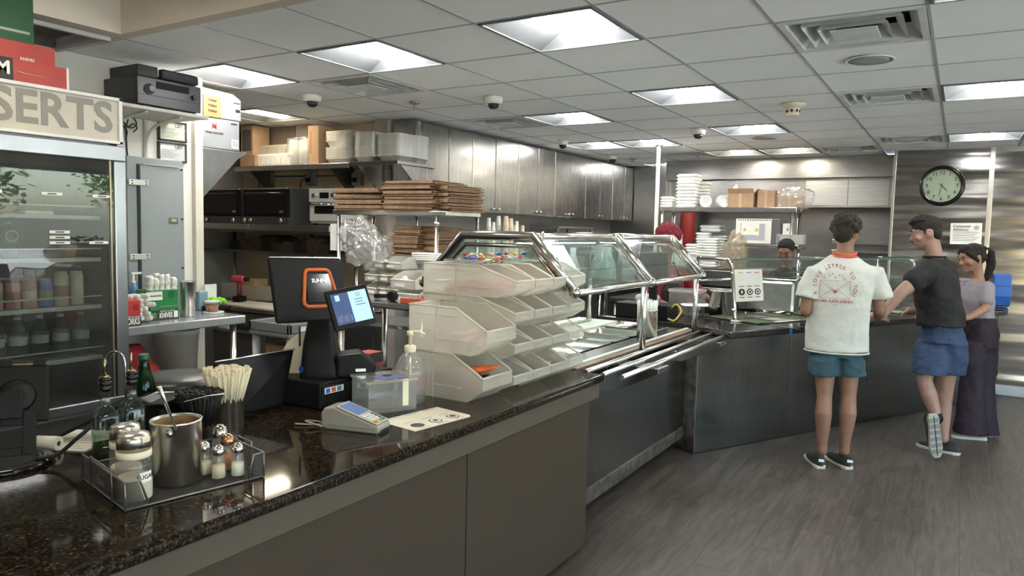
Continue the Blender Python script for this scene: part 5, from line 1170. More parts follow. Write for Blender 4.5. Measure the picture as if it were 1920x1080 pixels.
# drop-in plates at the far end
for k, (x0, x1, y0, y1, l) in enumerate(((X0 + .36, X0 + .55, 4.95, 5.3, 'shallow steel tray at the far end of the steam table'), (X0 + .04, X0 + .18, 4.4, 5.2, 'long shallow steel tray behind the white cutting board'))):
    t2 = thing('shallow_tray', l, 'tray', ((x0 + x1) / 2, (y0 + y1) / 2, ZS + (.017 if k else .001))); w = (x1 - x0) / 2; d = (y1 - y0) / 2
    part('tray', MB().rings([((0, 0, 0), w - .01, d - .01), ((0, 0, .015), w, d), ((0, 0, .018), w, d), ((0, 0, .018), w - .012, d - .012), ((0, 0, .006), w - .02, d - .02)], n=28, pw=8), SATIN, t2)
# rails
t = thing('tray_slide', 'three round steel tray rails on brackets along the steam table', 'tray rails', (0, 0, 0))
for k, x in enumerate((-1.605, -1.50, -1.395)):
    part('rail', MB().tube([(x, 3.34 + (0 if k else .02), .862), (x, 5.46, .862)], .013, 14), SATIN, t)
for y in (3.75, 4.95):
    part('bracket', MB().prism([(0, 0), (.30, 0), (.30, -.03), (.04, -.16), (0, -.16)], 0, .16, M=Matrix(((1, 0, 0, X1 + .035), (0, 0, 1, y), (0, 1, 0, .846), (0, 0, 0, 1)))), S_TOP, t, .003)
    part('bolt', MB().lathe([(.009, 0), (.009, .01)], n=10), CHROME, t, M=tr(X1 + .036, y - .06, .76) @ ry(PI / 2))
t = thing('straw_cup', 'tall steel cup packed with white wrapped straws on the steam table', 'cup', (-1.80, 4.72, ZS + .007))
part('cup', MB().lathe([(.07, 0), (.07, .175), (.073, .178), (.073, .182), (.067, .182), (.067, .02)], n=36), SATIN, t)
PAPW = mat('straw_paper', (.70, .72, .68), .7)
def straws(t, n, r, z0, h, rad, m, spread=.12, name='straw', seed=1, sq=None):
    random.seed(seed)
    for k in range(n):
        a = k * 2.39996; q = r * math.sqrt((k + .5) / n); x, y = q * math.cos(a), q * math.sin(a); hh = h + random.uniform(-.012, .012)
        part(name, MB().tube([(x * .9, y * .9, z0), (x * (1 + spread), y * (1 + spread), z0 + hh)], rad, 6, squash=sq), m, t)
straws(t, 60, .062, .10, .14, .0055, PAPW, .15)

# ================================================================ sneeze guards
def guard(y, near):
    XB, ZB, XT, ZTT = -1.575, 1.285, -1.815, 1.552
    t = thing('sneeze_guard_end', ['nearest', 'middle', 'farthest'][near] + ' trapezoid steel end frame of the sneeze guard', 'guard frame', (0, y, 0), 0)
    XL = -2.24; XLB = -2.50
    pts = [(XB, 0, ZB), (XT, 0, ZTT), (XL, 0, ZTT), (XLB, 0, ZB)]
    part('frame', MB().tube(pts, [.026] * 4, 14, squash=1.0), BRONZE, t)
    part('inner_frame', MB().tube([(XB - .05, .0, ZB + .005), (XT - .015, 0, ZTT - .05), (XL + .015, 0, ZTT - .05), (XLB + .05, 0, ZB + .005)], .012, 10), BRONZE, t)
    for q in (pts[0], pts[3]): part('end_cap', MB().ball(q, .029, 12), BRONZE, t)
    part('side_pane', MB().slab((XB - .04, .002, ZB + .0), (XT - .02, .002, ZTT - .04), (XL + .02, .002, ZTT - .04), (XLB + .04, .002, ZB), .004), clear('guard_glass', (.88, .95, .93), .975, .01, .12), t)
    if near:
        part('post', MB().lathe([(.019, ZS), (.019, ZB + .0)], c=(XB - .045, 0, 0), n=14), SATIN, t); part('post_foot', MB().lathe([(.04, ZS + .001), (.022, ZS + .02)], c=(XB - .045 - .07, 0, 0), n=16), SATIN, t) if False else None
    part('rear_post', MB().lathe([(.019, ZS), (.019, ZB)], c=(XLB + .03, 0, 0), n=14), SATIN, t)
    return t
GYS = (3.15, 4.18, 5.20)
for k, y in enumerate(GYS): guard(y, k)
for k in range(2):
    a, b = GYS[k] + .03, GYS[k + 1] - .03
    t = thing('sneeze_guard_glass', ['near', 'far'][k] + ' bay of slanted sneeze-guard glass over the steam table', 'glass guard', (0, a, 0)); L = b - a
    XB, ZB, XT, ZTT = -1.575, 1.285, -1.815, 1.552
    part('pane', MB().slab((XB, 0, ZB), (XB, L, ZB), (XT, L, ZTT), (XT, 0, ZTT), .006), GLASS, t)
    part('rear_pane', MB().slab((-2.24, 0, ZTT), (-2.24, L, ZTT), (-2.48, L, ZB), (-2.48, 0, ZB), .006), clear('guard_glass', (.88, .95, .93), .975, .01, .12), t)
    part('top_shelf', MB().box(-2.24, XT, 0, L, ZTT + .004, ZTT + .012), GLASS, t)
    part('lower_rail', MB().tube([(XB, -.03, ZB - .004), (XB, L + .03, ZB - .004)], .016, 12), SATIN, t); part('upper_rail', MB().tube([(XT, -.03, ZTT), (XT, L + .03, ZTT)], .017, 12), SATIN, t)
    part('rear_rail', MB().tube([(-2.24, -.03, ZTT), (-2.24, L + .03, ZTT)], .014, 10), SATIN, t); part('rear_lower_rail', MB().tube([(-2.49, -.03, ZB), (-2.49, L + .03, ZB)], .014, 10), SATIN, t)
    part('lamp_strip', MB().box(-1.98, -1.90, .05, L - .05, ZTT - .035, ZTT - .008), RIM, t, .004)
    part('lamp_tube', MB().box(-1.975, -1.905, .08, L - .08, ZTT - .040, ZTT - .035), mat('guard_lamp', (.9, .9, .9), .5, emit=(.95, 1, .98), estr=7), t)
    part('mid_shelf', MB().box(-2.40, -1.75, .02, L - .02, ZB - .012, ZB - .004), GLASS, t)
    for y in (.02, L - .03): part('clip', MB().box(XT - .02, XT + .02, y, y + .03, ZTT - .025, ZTT + .022), CHROME, t, .004)
t = thing('paper_note', 'white paper note curling behind the guard glass', 'paper', (-1.90, 3.42, 1.40))
part('sheet', MB().slab((.05, 0, -.03), (.05, .30, -.03), (-.03, .28, .10), (-.03, .02, .10), .002), PAPER, t); part('print_block', MB().box(.03, .033, .05, .1, -.01, .01), mat('grey_ink', (.25, .25, .25), .7), t, M=ry(-.5) @ tr(.01, 0, .01))
# glass bottles on the guard shelf
GCL = clear('bottle_glass', (.85, .93, .90), .72, .03, .22, (.55, .62, .60))
for k, (px, s, l) in enumerate(((1073, 1.0, 'clear glass carafe nearest the near guard frame'), (1127, 1.15, 'tall clear glass carafe in the middle of the near bay'), (1140, 1.05, 'clear glass carafe just behind the tall one'), (1178, .7, 'short glass jar at the end of the near bay'), (1120, 1.0, 'clear glass carafe at the rear of the trio'))):
    p = at(px, 525, X=-1.95 - .08 * (k % 2) - (.08 if k == 4 else 0))
    t = thing('glass_carafe', l + ' on the guard shelf', 'bottle', (p.x, p.y, 1.282))
    if k != 3: part('body', MB().lathe([(.045 * s, 0), (.05 * s, .01), (.048 * s, .08 * s), (.03 * s, .12 * s), (.02 * s, .16 * s), (.018 * s, .20 * s), (.024 * s, .205 * s)], n=20), GCL, t)
    else: part('body', MB().lathe([(.05, 0), (.052, .1), (.045, .105)], n=20), GCL, t)
    part('base_ring', MB().lathe([(.046 * s, .0), (.05 * s, .006), (.05 * s, .012)], n=20), GCL, t)

# ================================================================ angled serving counter
PA = V((-1.55, 5.08, 0)); PB = V((.36, 8.72, 0)); dr = (PB - PA).normalized(); nr = V((dr.y, -dr.x, 0))
t = thing('serving_counter', 'angled serving counter with dark steel front panels', 'counter', (0, 0, 0))
def onl(s, off=0, z=0): return PA + dr * s + nr * off + V((0, 0, z))
LT = (PB - PA).length
seams = [0, 1.0, 2.02, 3.05, LT]
for a, b in zip(seams, seams[1:]):
    A_, B_ = onl(a + .003), onl(b - .003); m = MB(); o = nr * -.02
    m.add([A_ + V((0, 0, .005)), B_ + V((0, 0, .005)), B_ + V((0, 0, .85)), A_ + V((0, 0, .85)), A_ + o + V((0, 0, .005)), B_ + o + V((0, 0, .005)), B_ + o + V((0, 0, .85)), A_ + o + V((0, 0, .85))], [(0, 1, 2, 3), (7, 6, 5, 4), (1, 0, 4, 5), (2, 1, 5, 6), (3, 2, 6, 7), (0, 3, 7, 4)])
    part('front_panel', m, steel('steel_counter_panel', (.22, .225, .225), .30), t, .002)
def poly_prism(pts, z0, z1): return MB().prism([(p.x, p.y) for p in pts], z0, z1)
part('carcass', poly_prism([onl(.01, -.03), onl(LT, -.03), V((onl(LT, -.03).x - .1, 8.94, 0)), V((-.3, 8.94, 0)), onl(LT - .9, -.60), onl(.1, -.60)], .05, .845), DARK, t)
part('near_end_panel', poly_prism([onl(0, -.001), onl(0, -.4), onl(.012, -.4), onl(.012, -.001)], .005, .845), mat('rusty_steel', (.18, .15, .13), .45, .8, .5, 14), t)
part('far_end_panel', poly_prism([onl(LT, 0), V((.25, 8.94, 0)), V((.262, 8.94, 0)), onl(LT + .012, 0)], .005, .845), S_PANEL, t)
TA = V((-1.33, 5.13, 0)); TB = V((.42, 8.66, 0)); 
o_ = nr * -.85; o2_ = nr * -.98
GR2 = mat('granite_far', (.016, .016, .016), .10, 0, vscale=50, col2=(.035, .03, .028), spec=.6)
t = thing('serving_worktop', 'black polished worktop on the angled serving counter', 'worktop', (0, 0, 0))
part('slab', MB().prism([(p.x, p.y) for p in (TA, TB, V((.42, 8.955, 0)), V((-.62, 8.955, 0)), TB + o_ - dr * .9, TA + o_ + dr * 1.1, TA + o2_ + V((0, .50, 0)), V((-2.5, 5.42, 0)), V((-1.78, 5.42, 0)))], .852, .90), GR2, t, .010, seg=3)
ZA = .90
# cold wells
wells = [(.55, 1.35, 'nearest the tray rails'), (1.45, 2.30, 'behind the man in the white shirt'), (2.45, 3.2, 'behind the man in black')]
dt = (TB - TA).normalized(); nt_ = V((dt.y, -dt.x, 0)); ang = math.atan2(dt.y, dt.x)
for k, (a, b, l) in enumerate(wells):
    c_ = TA + dt * ((a + b) / 2) - nt_ * .50
    t = thing('cold_well', 'steel cold well with a grid of pan dividers, ' + l, 'food well', (c_.x, c_.y, ZA), ang)
    L = (b - a) / 2
    part('rim', MB().box(-L, L, -.27, -.25, 0, .012).box(-L, L, .25, .27, 0, .012).box(-L, -L + .02, -.25, .25, 0, .012).box(L - .02, L, -.25, .25, 0, .012), CHROME, t, .003)
    part('pan_floor', MB().box(-L + .02, L - .02, -.25, .25, .001, .003), S_DARK, t)
    for q in (-.33, .33): part('divider', MB().box(L * q - .006, L * q + .006, -.25, .25, .003, .014), CHROME, t, .002)
    part('divider', MB().box(-L + .02, L - .02, -.006, .006, .003, .015), CHROME, t, .002)
    for i in range(3):
        for j in range(2):
            fm2 = [mat('greens', (.05, .09, .03), .6, 0, .5, 60, bump=.6, bscale=70), mat('olive_food', (.10, .10, .05), .6, 0, .5, 60, bump=.6, bscale=70), mat('pale_food', (.30, .30, .24), .5, 0, .3, 60, bump=.6, bscale=70), S_DARK][(i * 2 + j + k) % 4]
            part('pan_contents', MB().box(-L + .03 + i * (2 * L - .04) / 3, -L + .0 + (i + 1) * (2 * L - .04) / 3, -.24 + j * .25, -.02 + j * .25, .003, .007), fm2, t, .003)
# tube-framed counter glass
p0 = at(1378, 603, z=ZA)
def tube_post(s, off, label):
    q = TA + dt * s - nt_ * off
    t = thing('glass_post', label, 'guard post', (q.x, q.y, ZA), ang)
    part('tube', MB().tube(curve3([(0, 0, 0), (0, .02, .18), (0, .045, .36), (0, .06, .445), (0, .09, .475), (0, .16, .485), (0, .42, .485)]), .016, 12), CHROME, t)
    part('foot', MB().lathe([(.04, 0), (.04, .008), (.02, .014)], n=18), CHROME, t)
    for z in (.09, .38): part('clamp', MB().ball((-.018, -.005 + z * .1, z), .016, 10), CHROME, t)
    part('brace', MB().tube([(0, .42, .485), (0, .42, 0)], .014, 10), CHROME, t)
    return q
def s_of(px, py, off):
    g = at(px, py, z=ZA); return (g - TA).dot(dt)
s1 = s_of(1378, 603, 0); o1 = -(p0 - TA).dot(nt_)
s2 = s1 + 1.32; s3 = s1 + 2.6
tube_post(s1, o1, 'curved chrome post at the near end of the counter glass')
tube_post(s2, o1, 'curved chrome post right of the man in the white shirt')
tube_post(s3, o1, 'curved chrome post beyond the man in black')
for k, (a, b) in enumerate(((s1, s2), (s2, s3))):
    q = TA + dt * a - nt_ * o1
    t = thing('counter_glass', ['near', 'far'][k] + ' bay of slanted counter glass on the serving counter', 'glass guard', (q.x, q.y, ZA), ang)
    L = b - a
    part('pane', MB().slab((.03, -.012, .10), (L - .03, -.012, .10), (L - .03, .035, .475), (.03, .035, .475), .006), GLASS, t)
    part('top_pane', MB().box(.02, L - .02, .04, .44, .487, .495), GLASS, t)
    part('top_edge', MB().box(.02, L - .02, .03, .045, .484, .497), mat('glass_edge', (.10, .22, .20), .1), t)
    part('cross_rail', MB().tube([(0, .42, .30), (L, .42, .30)], .009, 8), CHROME, t)
def menu_card(px, py, w, h):
    q = at(px, py, z=1.2)
t = thing('menu_card', 'white laminated card with coloured squares taped to the counter glass', 'sign', (p0.x, p0.y, ZA), ang)
CM0 = tr(-.015, -.024, .16) @ rx(-.125) @ Matrix.Diagonal((1.38, 1, 1, 1))
part('sheet', MB().box(-.01, .225, -.004, -.001, 0, .255), PAPER, t, M=CM0)
ccol = [mat('sq_olive', (.42, .42, .18), .6), mat('sq_blue', (.14, .22, .50), .6), mat('sq_red', (.55, .16, .12), .6)]
for k in range(3):
    part('logo_ring', MB().lathe([(.026, 0), (.026, .001)], n=24), INK, t, M=CM0 @ tr(.04 + k * .068, -.005, .075) @ rx(PI / 2))
    part('logo_inner', MB().lathe([(.017 if k else .008, 0), (.017 if k else .008, .0016)], n=20, sy=1.7 if not k else 1), PAPER, t, M=CM0 @ tr(.04 + k * .068, -.005, .075) @ rx(PI / 2))
    part('logo_core', MB().lathe([(.009, 0), (.009, .002)], n=16), INK if k else PAPER, t, M=CM0 @ tr(.04 + k * .068, -.005, .075) @ rx(PI / 2))
    part('caption', MB().box(.02 + k * .068, .06 + k * .068, -.0052, -.004, .118, .123).box(.02 + k * .068, .06 + k * .068, -.0052, -.004, .03, .035), INK, t, M=CM0)
    part('colour_bar', MB().box(.02 + k * .068, .06 + k * .068, -.0052, -.004, .225, .232), ccol[k], t, M=CM0)
t = thing('blue_tape', 'strip of blue tape stuck over the worktop edge', 'tape', (0, 0, 0))
q = at(1497, 617, z=ZA + .001); q2 = at(1440, 606, z=ZA + .001)
part('strip', MB().slab(q2, q2 + V((.02, -.02, 0)), q + V((.02, -.02, 0)), q, .0006), mat('pale_tape', (.5, .56, .62), .5), t)
e_ = TA + dt * ((q - TA).dot(dt)) + nt_ * .0025
part('tab', MB().slab(e_ + V((0, 0, ZA - .005)), e_ + dt * .03 + V((0, 0, ZA - .005)), e_ + dt * .03 + V((0, 0, ZA - .055)), e_ + V((0, 0, ZA - .055)), -.002), BL, t)
# items on the kitchen side
p = at(1310, 572, Y=5.95)
t = thing('clear_canister', 'large clear plastic canister behind the tray rails', 'container', (p.x - .10, 5.95, ZA))
part('body', MB().box(-.13, .13, -.1, .1, 0, .20), PET, t, .015); part('lid', MB().box(-.135, .135, -.105, .105, .20, .225), clear('lid_clear', (.9, .9, .9), .6, .1, .1), t, .008)
p = at(1352, 600, Y=6.2)
t = thing('stock_pot', 'steel soup pot behind the clear canister', 'pot', (at(1352, 580, Y=6.25).x, 6.25, ZA)); part('body', MB().lathe([(.10, 0), (.10, .20), (.112, .20), (.112, .208), (.098, .208), (.098, .02)], n=32), SATIN, t)
p = at(1240, 590, Y=5.62)
t = thing('receipt_printer', 'black box with a grey receipt printer on top by the cook', 'printer', (-2.24, 5.46, ZA))
part('box', MB().box(-.12, .33, 0, .24, 0, .12), BLACK, t, .01); part('printer', MB().box(.02, .20, .04, .18, .121, .19), mat('printer_grey', (.42, .45, .46), .4), t, .03)
part('cable', MB().tube(curve3([(.33, .06, .10), (.38, .04, .13), (.42, .03, .08), (.38, .0, .01), (.33, -.01, .02)]), .007, 8), mat('yellow_cable', (.5, .42, .08), .5), t)
t = thing('pos_screen', 'black touchscreen monitor on the kitchen side of the guard', 'monitor', (at(1220, 490, Y=5.3).x, 5.34, 1.20))
part('screen', MB().box(-.13, .13, 0, .03, 0, .24), BLACK, t, .008, M=rx(.25) @ rz(.2)); part('stem', MB().box(-.03, .03, .02, .06, -.33, .02), BLACK, t, .005)
t = thing('leafy_plant', 'small leafy green herb pot behind the counter glass', 'plant', (at(1466, 545, Y=6.95).x + .1, 6.95, ZA))
random.seed(5); lf = MB()
for k in range(46):
    c_ = V((random.gauss(0, .06), random.gauss(0, .05), random.uniform(.12, .42))); a = random.uniform(0, 6.28); u = V((math.cos(a), math.sin(a), random.uniform(-.3, .5))) * .035; v2 = V((-u.y, u.x, 0)) * .5
    lf.add([c_ - u, c_ + v2, c_ + u, c_ - v2], [(0, 1, 2, 3)])
lo = part('foliage', lf, mat('leaf', (.06, .16, .09), .5), t); lo['kind'] = 'stuff'
part('pot', MB().lathe([(.05, 0), (.07, .12), (.06, .12)], n=20), WHITEP, t); part('stem', MB().tube([(0, 0, .1), (0, 0, .35)], .006), mat('stem_green', (.05, .1, .04), .6), t)
t = thing('roll_top_cover', 'brushed steel roll-top lid behind the menu card', 'cover', (at(1440, 520, Y=6.75).x, 6.62, ZA)); part('body', MB().box(-.28, .26, 0, .25, 0, .3), S_TOP, t, .03); part('edge', MB().box(-.29, .27, -.01, .26, .3, .31), CHROME, t, .004)
t = thing('glass_tumbler', 'clear glass tumbler at the far end of the serving counter', 'glass', (at(1855, 583, z=ZA).x - .1, at(1855, 583, z=ZA).y - .1, ZA)); part('glass', MB().lathe([(.03, 0), (.038, .12), (.036, .12), (.028, .006)], n=20), PET, t)
# ================================================================ clear stacking bins (opening towards the customers, +X)
def bin_parts(t, w, d, h, front_drop=.55):
    """local: front towards -Y, width along x"""
    th = .0035
    prof = [(.20 * d, 0), (d, 0), (d, h), (.38 * d, h), (.03 * d, h * .60), (0, h * .55), (0, h * .30)]   # (y, z)
    S = lambda x: Matrix(((0, 0, 1, x), (1, 0, 0, 0), (0, 1, 0, 0), (0, 0, 0, 1)))
    part('side_wall', MB().prism(prof, 0, th, M=S(0)), POLY, t); part('side_wall', MB().prism(prof, 0, th, M=S(w - th)), POLY, t)
    part('back_wall', MB().box(0, w, d - th, d, 0, h), POLY, t)
    part('floor_plate', MB().box(0, w, .20 * d, d, 0, th), POLY, t)
    part('front_lip', MB().slab((0, 0, h * .30), (w, 0, h * .30), (w, 0, h * .55), (0, 0, h * .55), -th).slab((0, .20 * d, 0), (w, .20 * d, 0), (w, 0, h * .30), (0, 0, h * .30), -th), POLY, t)
    rim = [(0, h * .55), (.03 * d, h * .60), (.38 * d, h), (d, h)]
    RM = clear('bin_rim', (.95, .94, .9), .12, .25, .05, (.82, .80, .74))
    m = MB()
    for x in (0, w): m.tube([(x, y, z) for y, z in rim], .0045, 6)
    m.tube([(0, 0, h * .55), (w, 0, h * .55)], .005, 6).tube([(0, d, h), (w, d, h)], .004, 6)
    part('rim', m, RM, t)
    rb = MB()
    for x in (-.001, w - .002):
        rb.box(x, x + .003, d * .62, d * .64, 0, h).box(x, x + .003, .25 * d, d * .62, h * .28, h * .30).box(x, x + .003, d * .35, d * .92, h * .80, h * .815)
    rb.box(0, w, -.003, .001, h * .33, h * .345).box(w * .3, w * .7, -.0035, .0, h * .38, h * .40)
    part('rib', rb, RM, t)['kind'] = 'stuff'
def cell_candy(t, w, d, h, kind, seed):
    random.seed(seed); cols = {'red': [(.45, .05, .03), (.5, .10, .03)], 'dark': [(.06, .04, .04), (.10, .03, .03), (.35, .08, .04)], 'mix': [(.5, .10, .06), (.6, .5, .42), (.08, .12, .4), (.55, .30, .05)], 'pale': [(.5, .35, .3), (.45, .2, .15)]}[kind]
    mm = [mat('wrap_%s_%d' % (kind, i), c, .22, 0, .2, 30, bump=.6, bscale=60) for i, c in enumerate(cols)]
    for i, m in enumerate(mm):
        mb = MB()
        for k in range(13):
            x, y, z = random.uniform(.04, w - .04), random.uniform(.12 * d + .02, d * .85), random.uniform(.012, h * .42)
            L = random.uniform(.024, .036); M_ = tr(x, y, z + .004) @ rz(random.uniform(0, 6.28)) @ rx(random.uniform(-.5, .5)) @ ry(random.uniform(-.5, .5))
            mb.rings([((-L, 0, 0), .001, .016), ((-L * .7, 0, 0), .006, .008), ((0, 0, 0), .011, .013), ((L * .7, 0, 0), .006, .008), ((L, 0, 0), .001, .016)], n=8, ax=V((0, 0, 1)), ay=V((0, 1, 0)), M=M_)
        o = part('wrapped_candy', mb, m, t); o['kind'] = 'stuff'
XFR = -1.60
BT = ['bottom', 'second', 'third', 'top']
for lv, hh in ((0, .192), (1, .192)):
    t = thing('display_bin', 'large cloudy clear bin nearest the pump bottle, %s' % ('lower one with an orange bag' if lv == 0 else 'upper one of the pair'), 'bin', (XFR - (0 if lv else .015), 2.42, ZC + lv * .194), TURN, 'large display bins')
    bin_parts(t, .225, .40, hh); cell_candy(t, .225, .40, hh, 'dark' if lv == 0 else 'pale', 5 + lv)
ORD = ['next to the large bins', 'second from the large bins', 'third from the large bins', 'farthest from the large bins']
for c_ in range(4):
    y = 2.66 + c_ * .172; d = .50 if c_ == 0 else .34
    for lv in range(4):
        h = .136
        t = thing('display_bin', 'small cloudy clear bin, %s row, %s' % (BT[lv], ORD[c_]), 'bin', (XFR - .015, y, ZC + lv * .138 + .001), TURN, 'small display bins')
        bin_parts(t, .165, d, h)
        if lv == 3: cell_candy(t, .165, d, h, ['red', 'red', 'mix', 'pale'][c_], 20 + c_)
        elif (lv, c_) in ((0, 2), (2, 2), (0, 3)): cell_candy(t, .165, d, h, 'pale', 30 + lv)
# candy heaped on top
random.seed(9)
for k in range(26):
    c_ = [(.5, .06, .04), (.6, .55, .45), (.05, .10, .35), (.55, .35, .05), (.6, .25, .2)][k % 5]
    L = .016
    o = part('wrapped_sweet', MB().rings([((-L - .008, 0, 0), .001, .012), ((-L * .7, 0, 0), .004, .005), ((0, 0, 0), .009, .010), ((L * .7, 0, 0), .004, .005), ((L + .008, 0, 0), .001, .012)], n=8, ax=V((0, 0, 1)), ay=V((0, 1, 0))), mat('sweet_%d' % (k % 5), c_, .2), None,
             M=tr(-1.83 - .14 * random.random(), 2.70 + .46 * random.random() * (1 if k % 3 else .6), ZC + 4 * .138 + .018 + .012 * (k % 3)) @ rz(random.uniform(0, 6)) @ ry(random.uniform(-.4, .4)))
    tag(o, 'small wrapped sweet in %s paper, in the heap on top of the clear bins' % ['red', 'cream', 'dark blue', 'amber', 'pinkish'][k % 5], 'sweet', 'wrapped sweets on the bins, ' + ['red', 'cream', 'blue', 'amber', 'pink'][k % 5])
t = thing('clear_tray', 'shallow clear tray carrying the heap of sweets on the bins', 'tray', (-2.0, 2.66, ZC + 4 * .138 + .003)); part('tray', MB().box(0, .22, 0, .52, 0, .004).box(0, .22, 0, .004, 0, .02).box(0, .22, .516, .52, 0, .02), PET, t)
t = thing('snack_bag', 'orange and red snack bag sticking out of the lower large bin', 'snack bag', (-1.70, 2.53, ZC + .115))
remesh(part('bag', MB().rings([((-.08, -.04, 0), .004, .03), ((-.04, -.02, .0), .014, .035), ((.02, 0, .008), .016, .03), ((.07, .03, .02), .003, .022)], n=14, ax=V((0, 0, 1)), ay=V((0, 1, 0))), mat('snack_orange', (.55, .10, .02), .25, 0, .5, 18), t), .004, 1, .008, .02)
# ================================================================ pump bottle
t = thing('pump_bottle', 'clear pump bottle of sanitizer with a cream pump, beside the bins', 'bottle', (-1.885, 2.29, ZC))
part('body', MB().lathe([(.062, 0), (.066, .006), (.066, .11), (.062, .14), (.045, .18), (.024, .205), (.018, .215)], n=32), PET, t)
part('gel', MB().lathe([(.060, .004), (.060, .10)], n=28), clear('gel', (.93, .95, .96), .93, .02, .05), t)
part('label_sticker', MB().lathe([(.0668, .06), (.0668, .125)], n=40, cap=False), clear('label_pink', (.95, .85, .85), .75, .3, .02, (.7, .5, .48)), t)
pl = MB()
for i in range(9): a = -2.3 + i * .08; pl.v.append(V((.0675 * math.cos(a), .0675 * math.sin(a), .055))); pl.v.append(V((.0675 * math.cos(a), .0675 * math.sin(a), .12)))
pl.f = [(2 * i, 2 * i + 2, 2 * i + 3, 2 * i + 1) for i in range(8)]; pl.sm = [True] * 8
part('ingredient_label', pl, PAPER, t)
part('collar', MB().lathe([(.022, .205), (.024, .21), (.024, .232), (.012, .236)], n=24), CREAM, t)
part('pump_stem', MB().lathe([(.008, .235), (.008, .272), (.014, .274), (.014, .292)], n=16), CREAM, t)
part('spout', MB().tube([(0, 0, .288), (.035, .02, .290), (.052, .03, .280)], [.008, .006, .005], 10), CREAM, t)
part('dip_tube', MB().tube([(0, 0, .2), (.004, 0, .1), (0, 0, .01)], .004, 8), CREAM, t)
# red and black wafer box behind
p = at(716, 665, X=-2.22)
t = thing('wafer_box', 'small red and black box behind the pump bottle', 'box', (-2.22, 2.42, ZC), TURN)
part('body', MB().box(0, .085, 0, .085, 0, .145), RB, t, .003); part('black_top', MB().box(0, .085, -.0012, 0, .10, .145), BB, t); text('RED', .036, PAPER, t, tr(.042, -.003, .04) @ FRONT, bold=.03)
# clear cube box with a lid
t = thing('tip_box', 'clear plastic box with a lid and slot in front of the pump bottle', 'box', (-1.87, 2.03, ZC), math.radians(65))
w_, d_, h_ = .20, .17, .115; th = .003
part('shell', MB().box(0, w_, 0, th, 0, h_).box(0, w_, d_ - th, d_, 0, h_).box(0, th, 0, d_, 0, h_).box(w_ - th, w_, 0, d_, 0, h_).box(0, w_, 0, d_, 0, th), PET, t)
part('lid', MB().box(-.006, w_ + .006, -.006, d_ + .006, h_, h_ + .012), clear('lid_clear2', (.93, .94, .95), .7, .05, .15), t, .004)
part('blue_print', MB().box(.05, .17, .02, .09, h_ + .0122, h_ + .0128), mat('blue_print', (.06, .09, .25), .5), t); part('slot_disc', MB().lathe([(.018, 0), (.018, .001)], n=24), BLACK, t, M=tr(.11, .08, h_ + .0129))
part('white_strip', MB().box(.14, .165, -.002, 0, .02, h_ + .01), CREAM, t)
# paper card on the counter
t = thing('counter_card', 'white laminated card with round black logos lying on the granite', 'sign', (-1.66, 2.12, ZC), math.radians(82))
part('sheet', MB().prism([(-.15, -.095), (.135, -.095), (.15, -.08), (.15, .10), (-.15, .10)], 0, .0016), mat('card_cream', (.62, .58, .46), .5), t)
for k in range(3):
    part('logo_ring', MB().lathe([(.026, 0), (.026, .0006)], n=28), INK, t, M=tr(-.09 + .09 * k, -.045, .0017))
    part('logo_inner', MB().lathe([(.021 if k else .010, 0), (.021 if k else .010, .0006)], n=24), mat('card_cream', (.62, .58, .46), .5), t, M=tr(-.09 + .09 * k, -.045, .0023))
    part('logo_core', MB().lathe([(.010 if k != 2 else .013, 0), (.010 if k != 2 else .013, .0006)], n=20), INK, t, M=tr(-.09 + .09 * k, -.045, .0029))
    part('caption', MB().box(-.115 + .09 * k, -.065 + .09 * k, -.085, -.080, .0017, .0022).box(-.115 + .09 * k, -.065 + .09 * k, .0, .004, .0017, .0022).box(-.12 + .09 * k, -.06 + .09 * k, .085, .089, .0017, .0022), [mat('sq_olive', (.42, .42, .18), .6), mat('sq_blue', (.14, .22, .50), .6), mat('sq_red', (.55, .16, .12), .6)][k], t)
# card terminal
t = thing('card_terminal', 'grey card payment terminal with a blue screen on the granite', 'card terminal', (-1.785, 1.865, ZC), math.radians(14))
TG = mat('terminal_grey', (.30, .285, .25), .4); TD = mat('terminal_dark', (.16, .155, .15), .4)
sp = [(-.105, .006), (-.085, .0), (.11, .0), (.12, .008), (.12, .028), (-.055, .082), (-.095, .075), (-.108, .055)]
SX = lambda y: Matrix(((1, 0, 0, 0), (0, 0, 1, y), (0, 1, 0, 0), (0, 0, 0, 1)))
part('body', MB().prism(sp, -.045, .045, M=SX(0)), TG, t, .008, seg=3)
tilt = math.atan2(.082 - .028, .175); Mt = tr(.032, 0, .0575) @ ry(tilt)
part('face_plate', MB().box(-.085, .085, -.044, .044, -.001, .0035), mat('terminal_face', (.38, .36, .31), .35), t, .003, M=Mt)
part('screen', MB().box(-.075, .005, -.036, .036, .0035, .005), mat('terminal_screen', (.06, .10, .20), .12, emit=(.10, .16, .30), estr=.35), t, .001, M=Mt)
for i in range(4):
    for j in range(4):
        m = [mat('key_white', (.6, .6, .57), .4), mat('key_grey', (.10, .10, .11), .4)][0 if j < 3 else 1] if i < 3 else [mat('key_red', (.5, .08, .05), .4), mat('key_yellow', (.6, .42, .05), .4), mat('key_green', (.05, .35, .12), .4), mat('key_grey', (.10, .10, .11), .4)][j]
        part('key', MB().box(.014 + j * .0, .014, 0, 0, 0, 0) if False else MB().box(.018 + i * .0155, .030 + i * .0155, -.036 + j * .0185, -.022 + j * .0185, .0035, .006), m, t, .001, M=Mt)
part('foot', MB().box(-.09, -.07, -.04, .04, -.0005, .006), TD, t); part('card_slot', MB().box(.1202, .1225, -.03, .03, .008, .013), INK, t); part('side_seam', MB().box(-.09, .1, -.0462, .0462, .016, .018), TD, t)
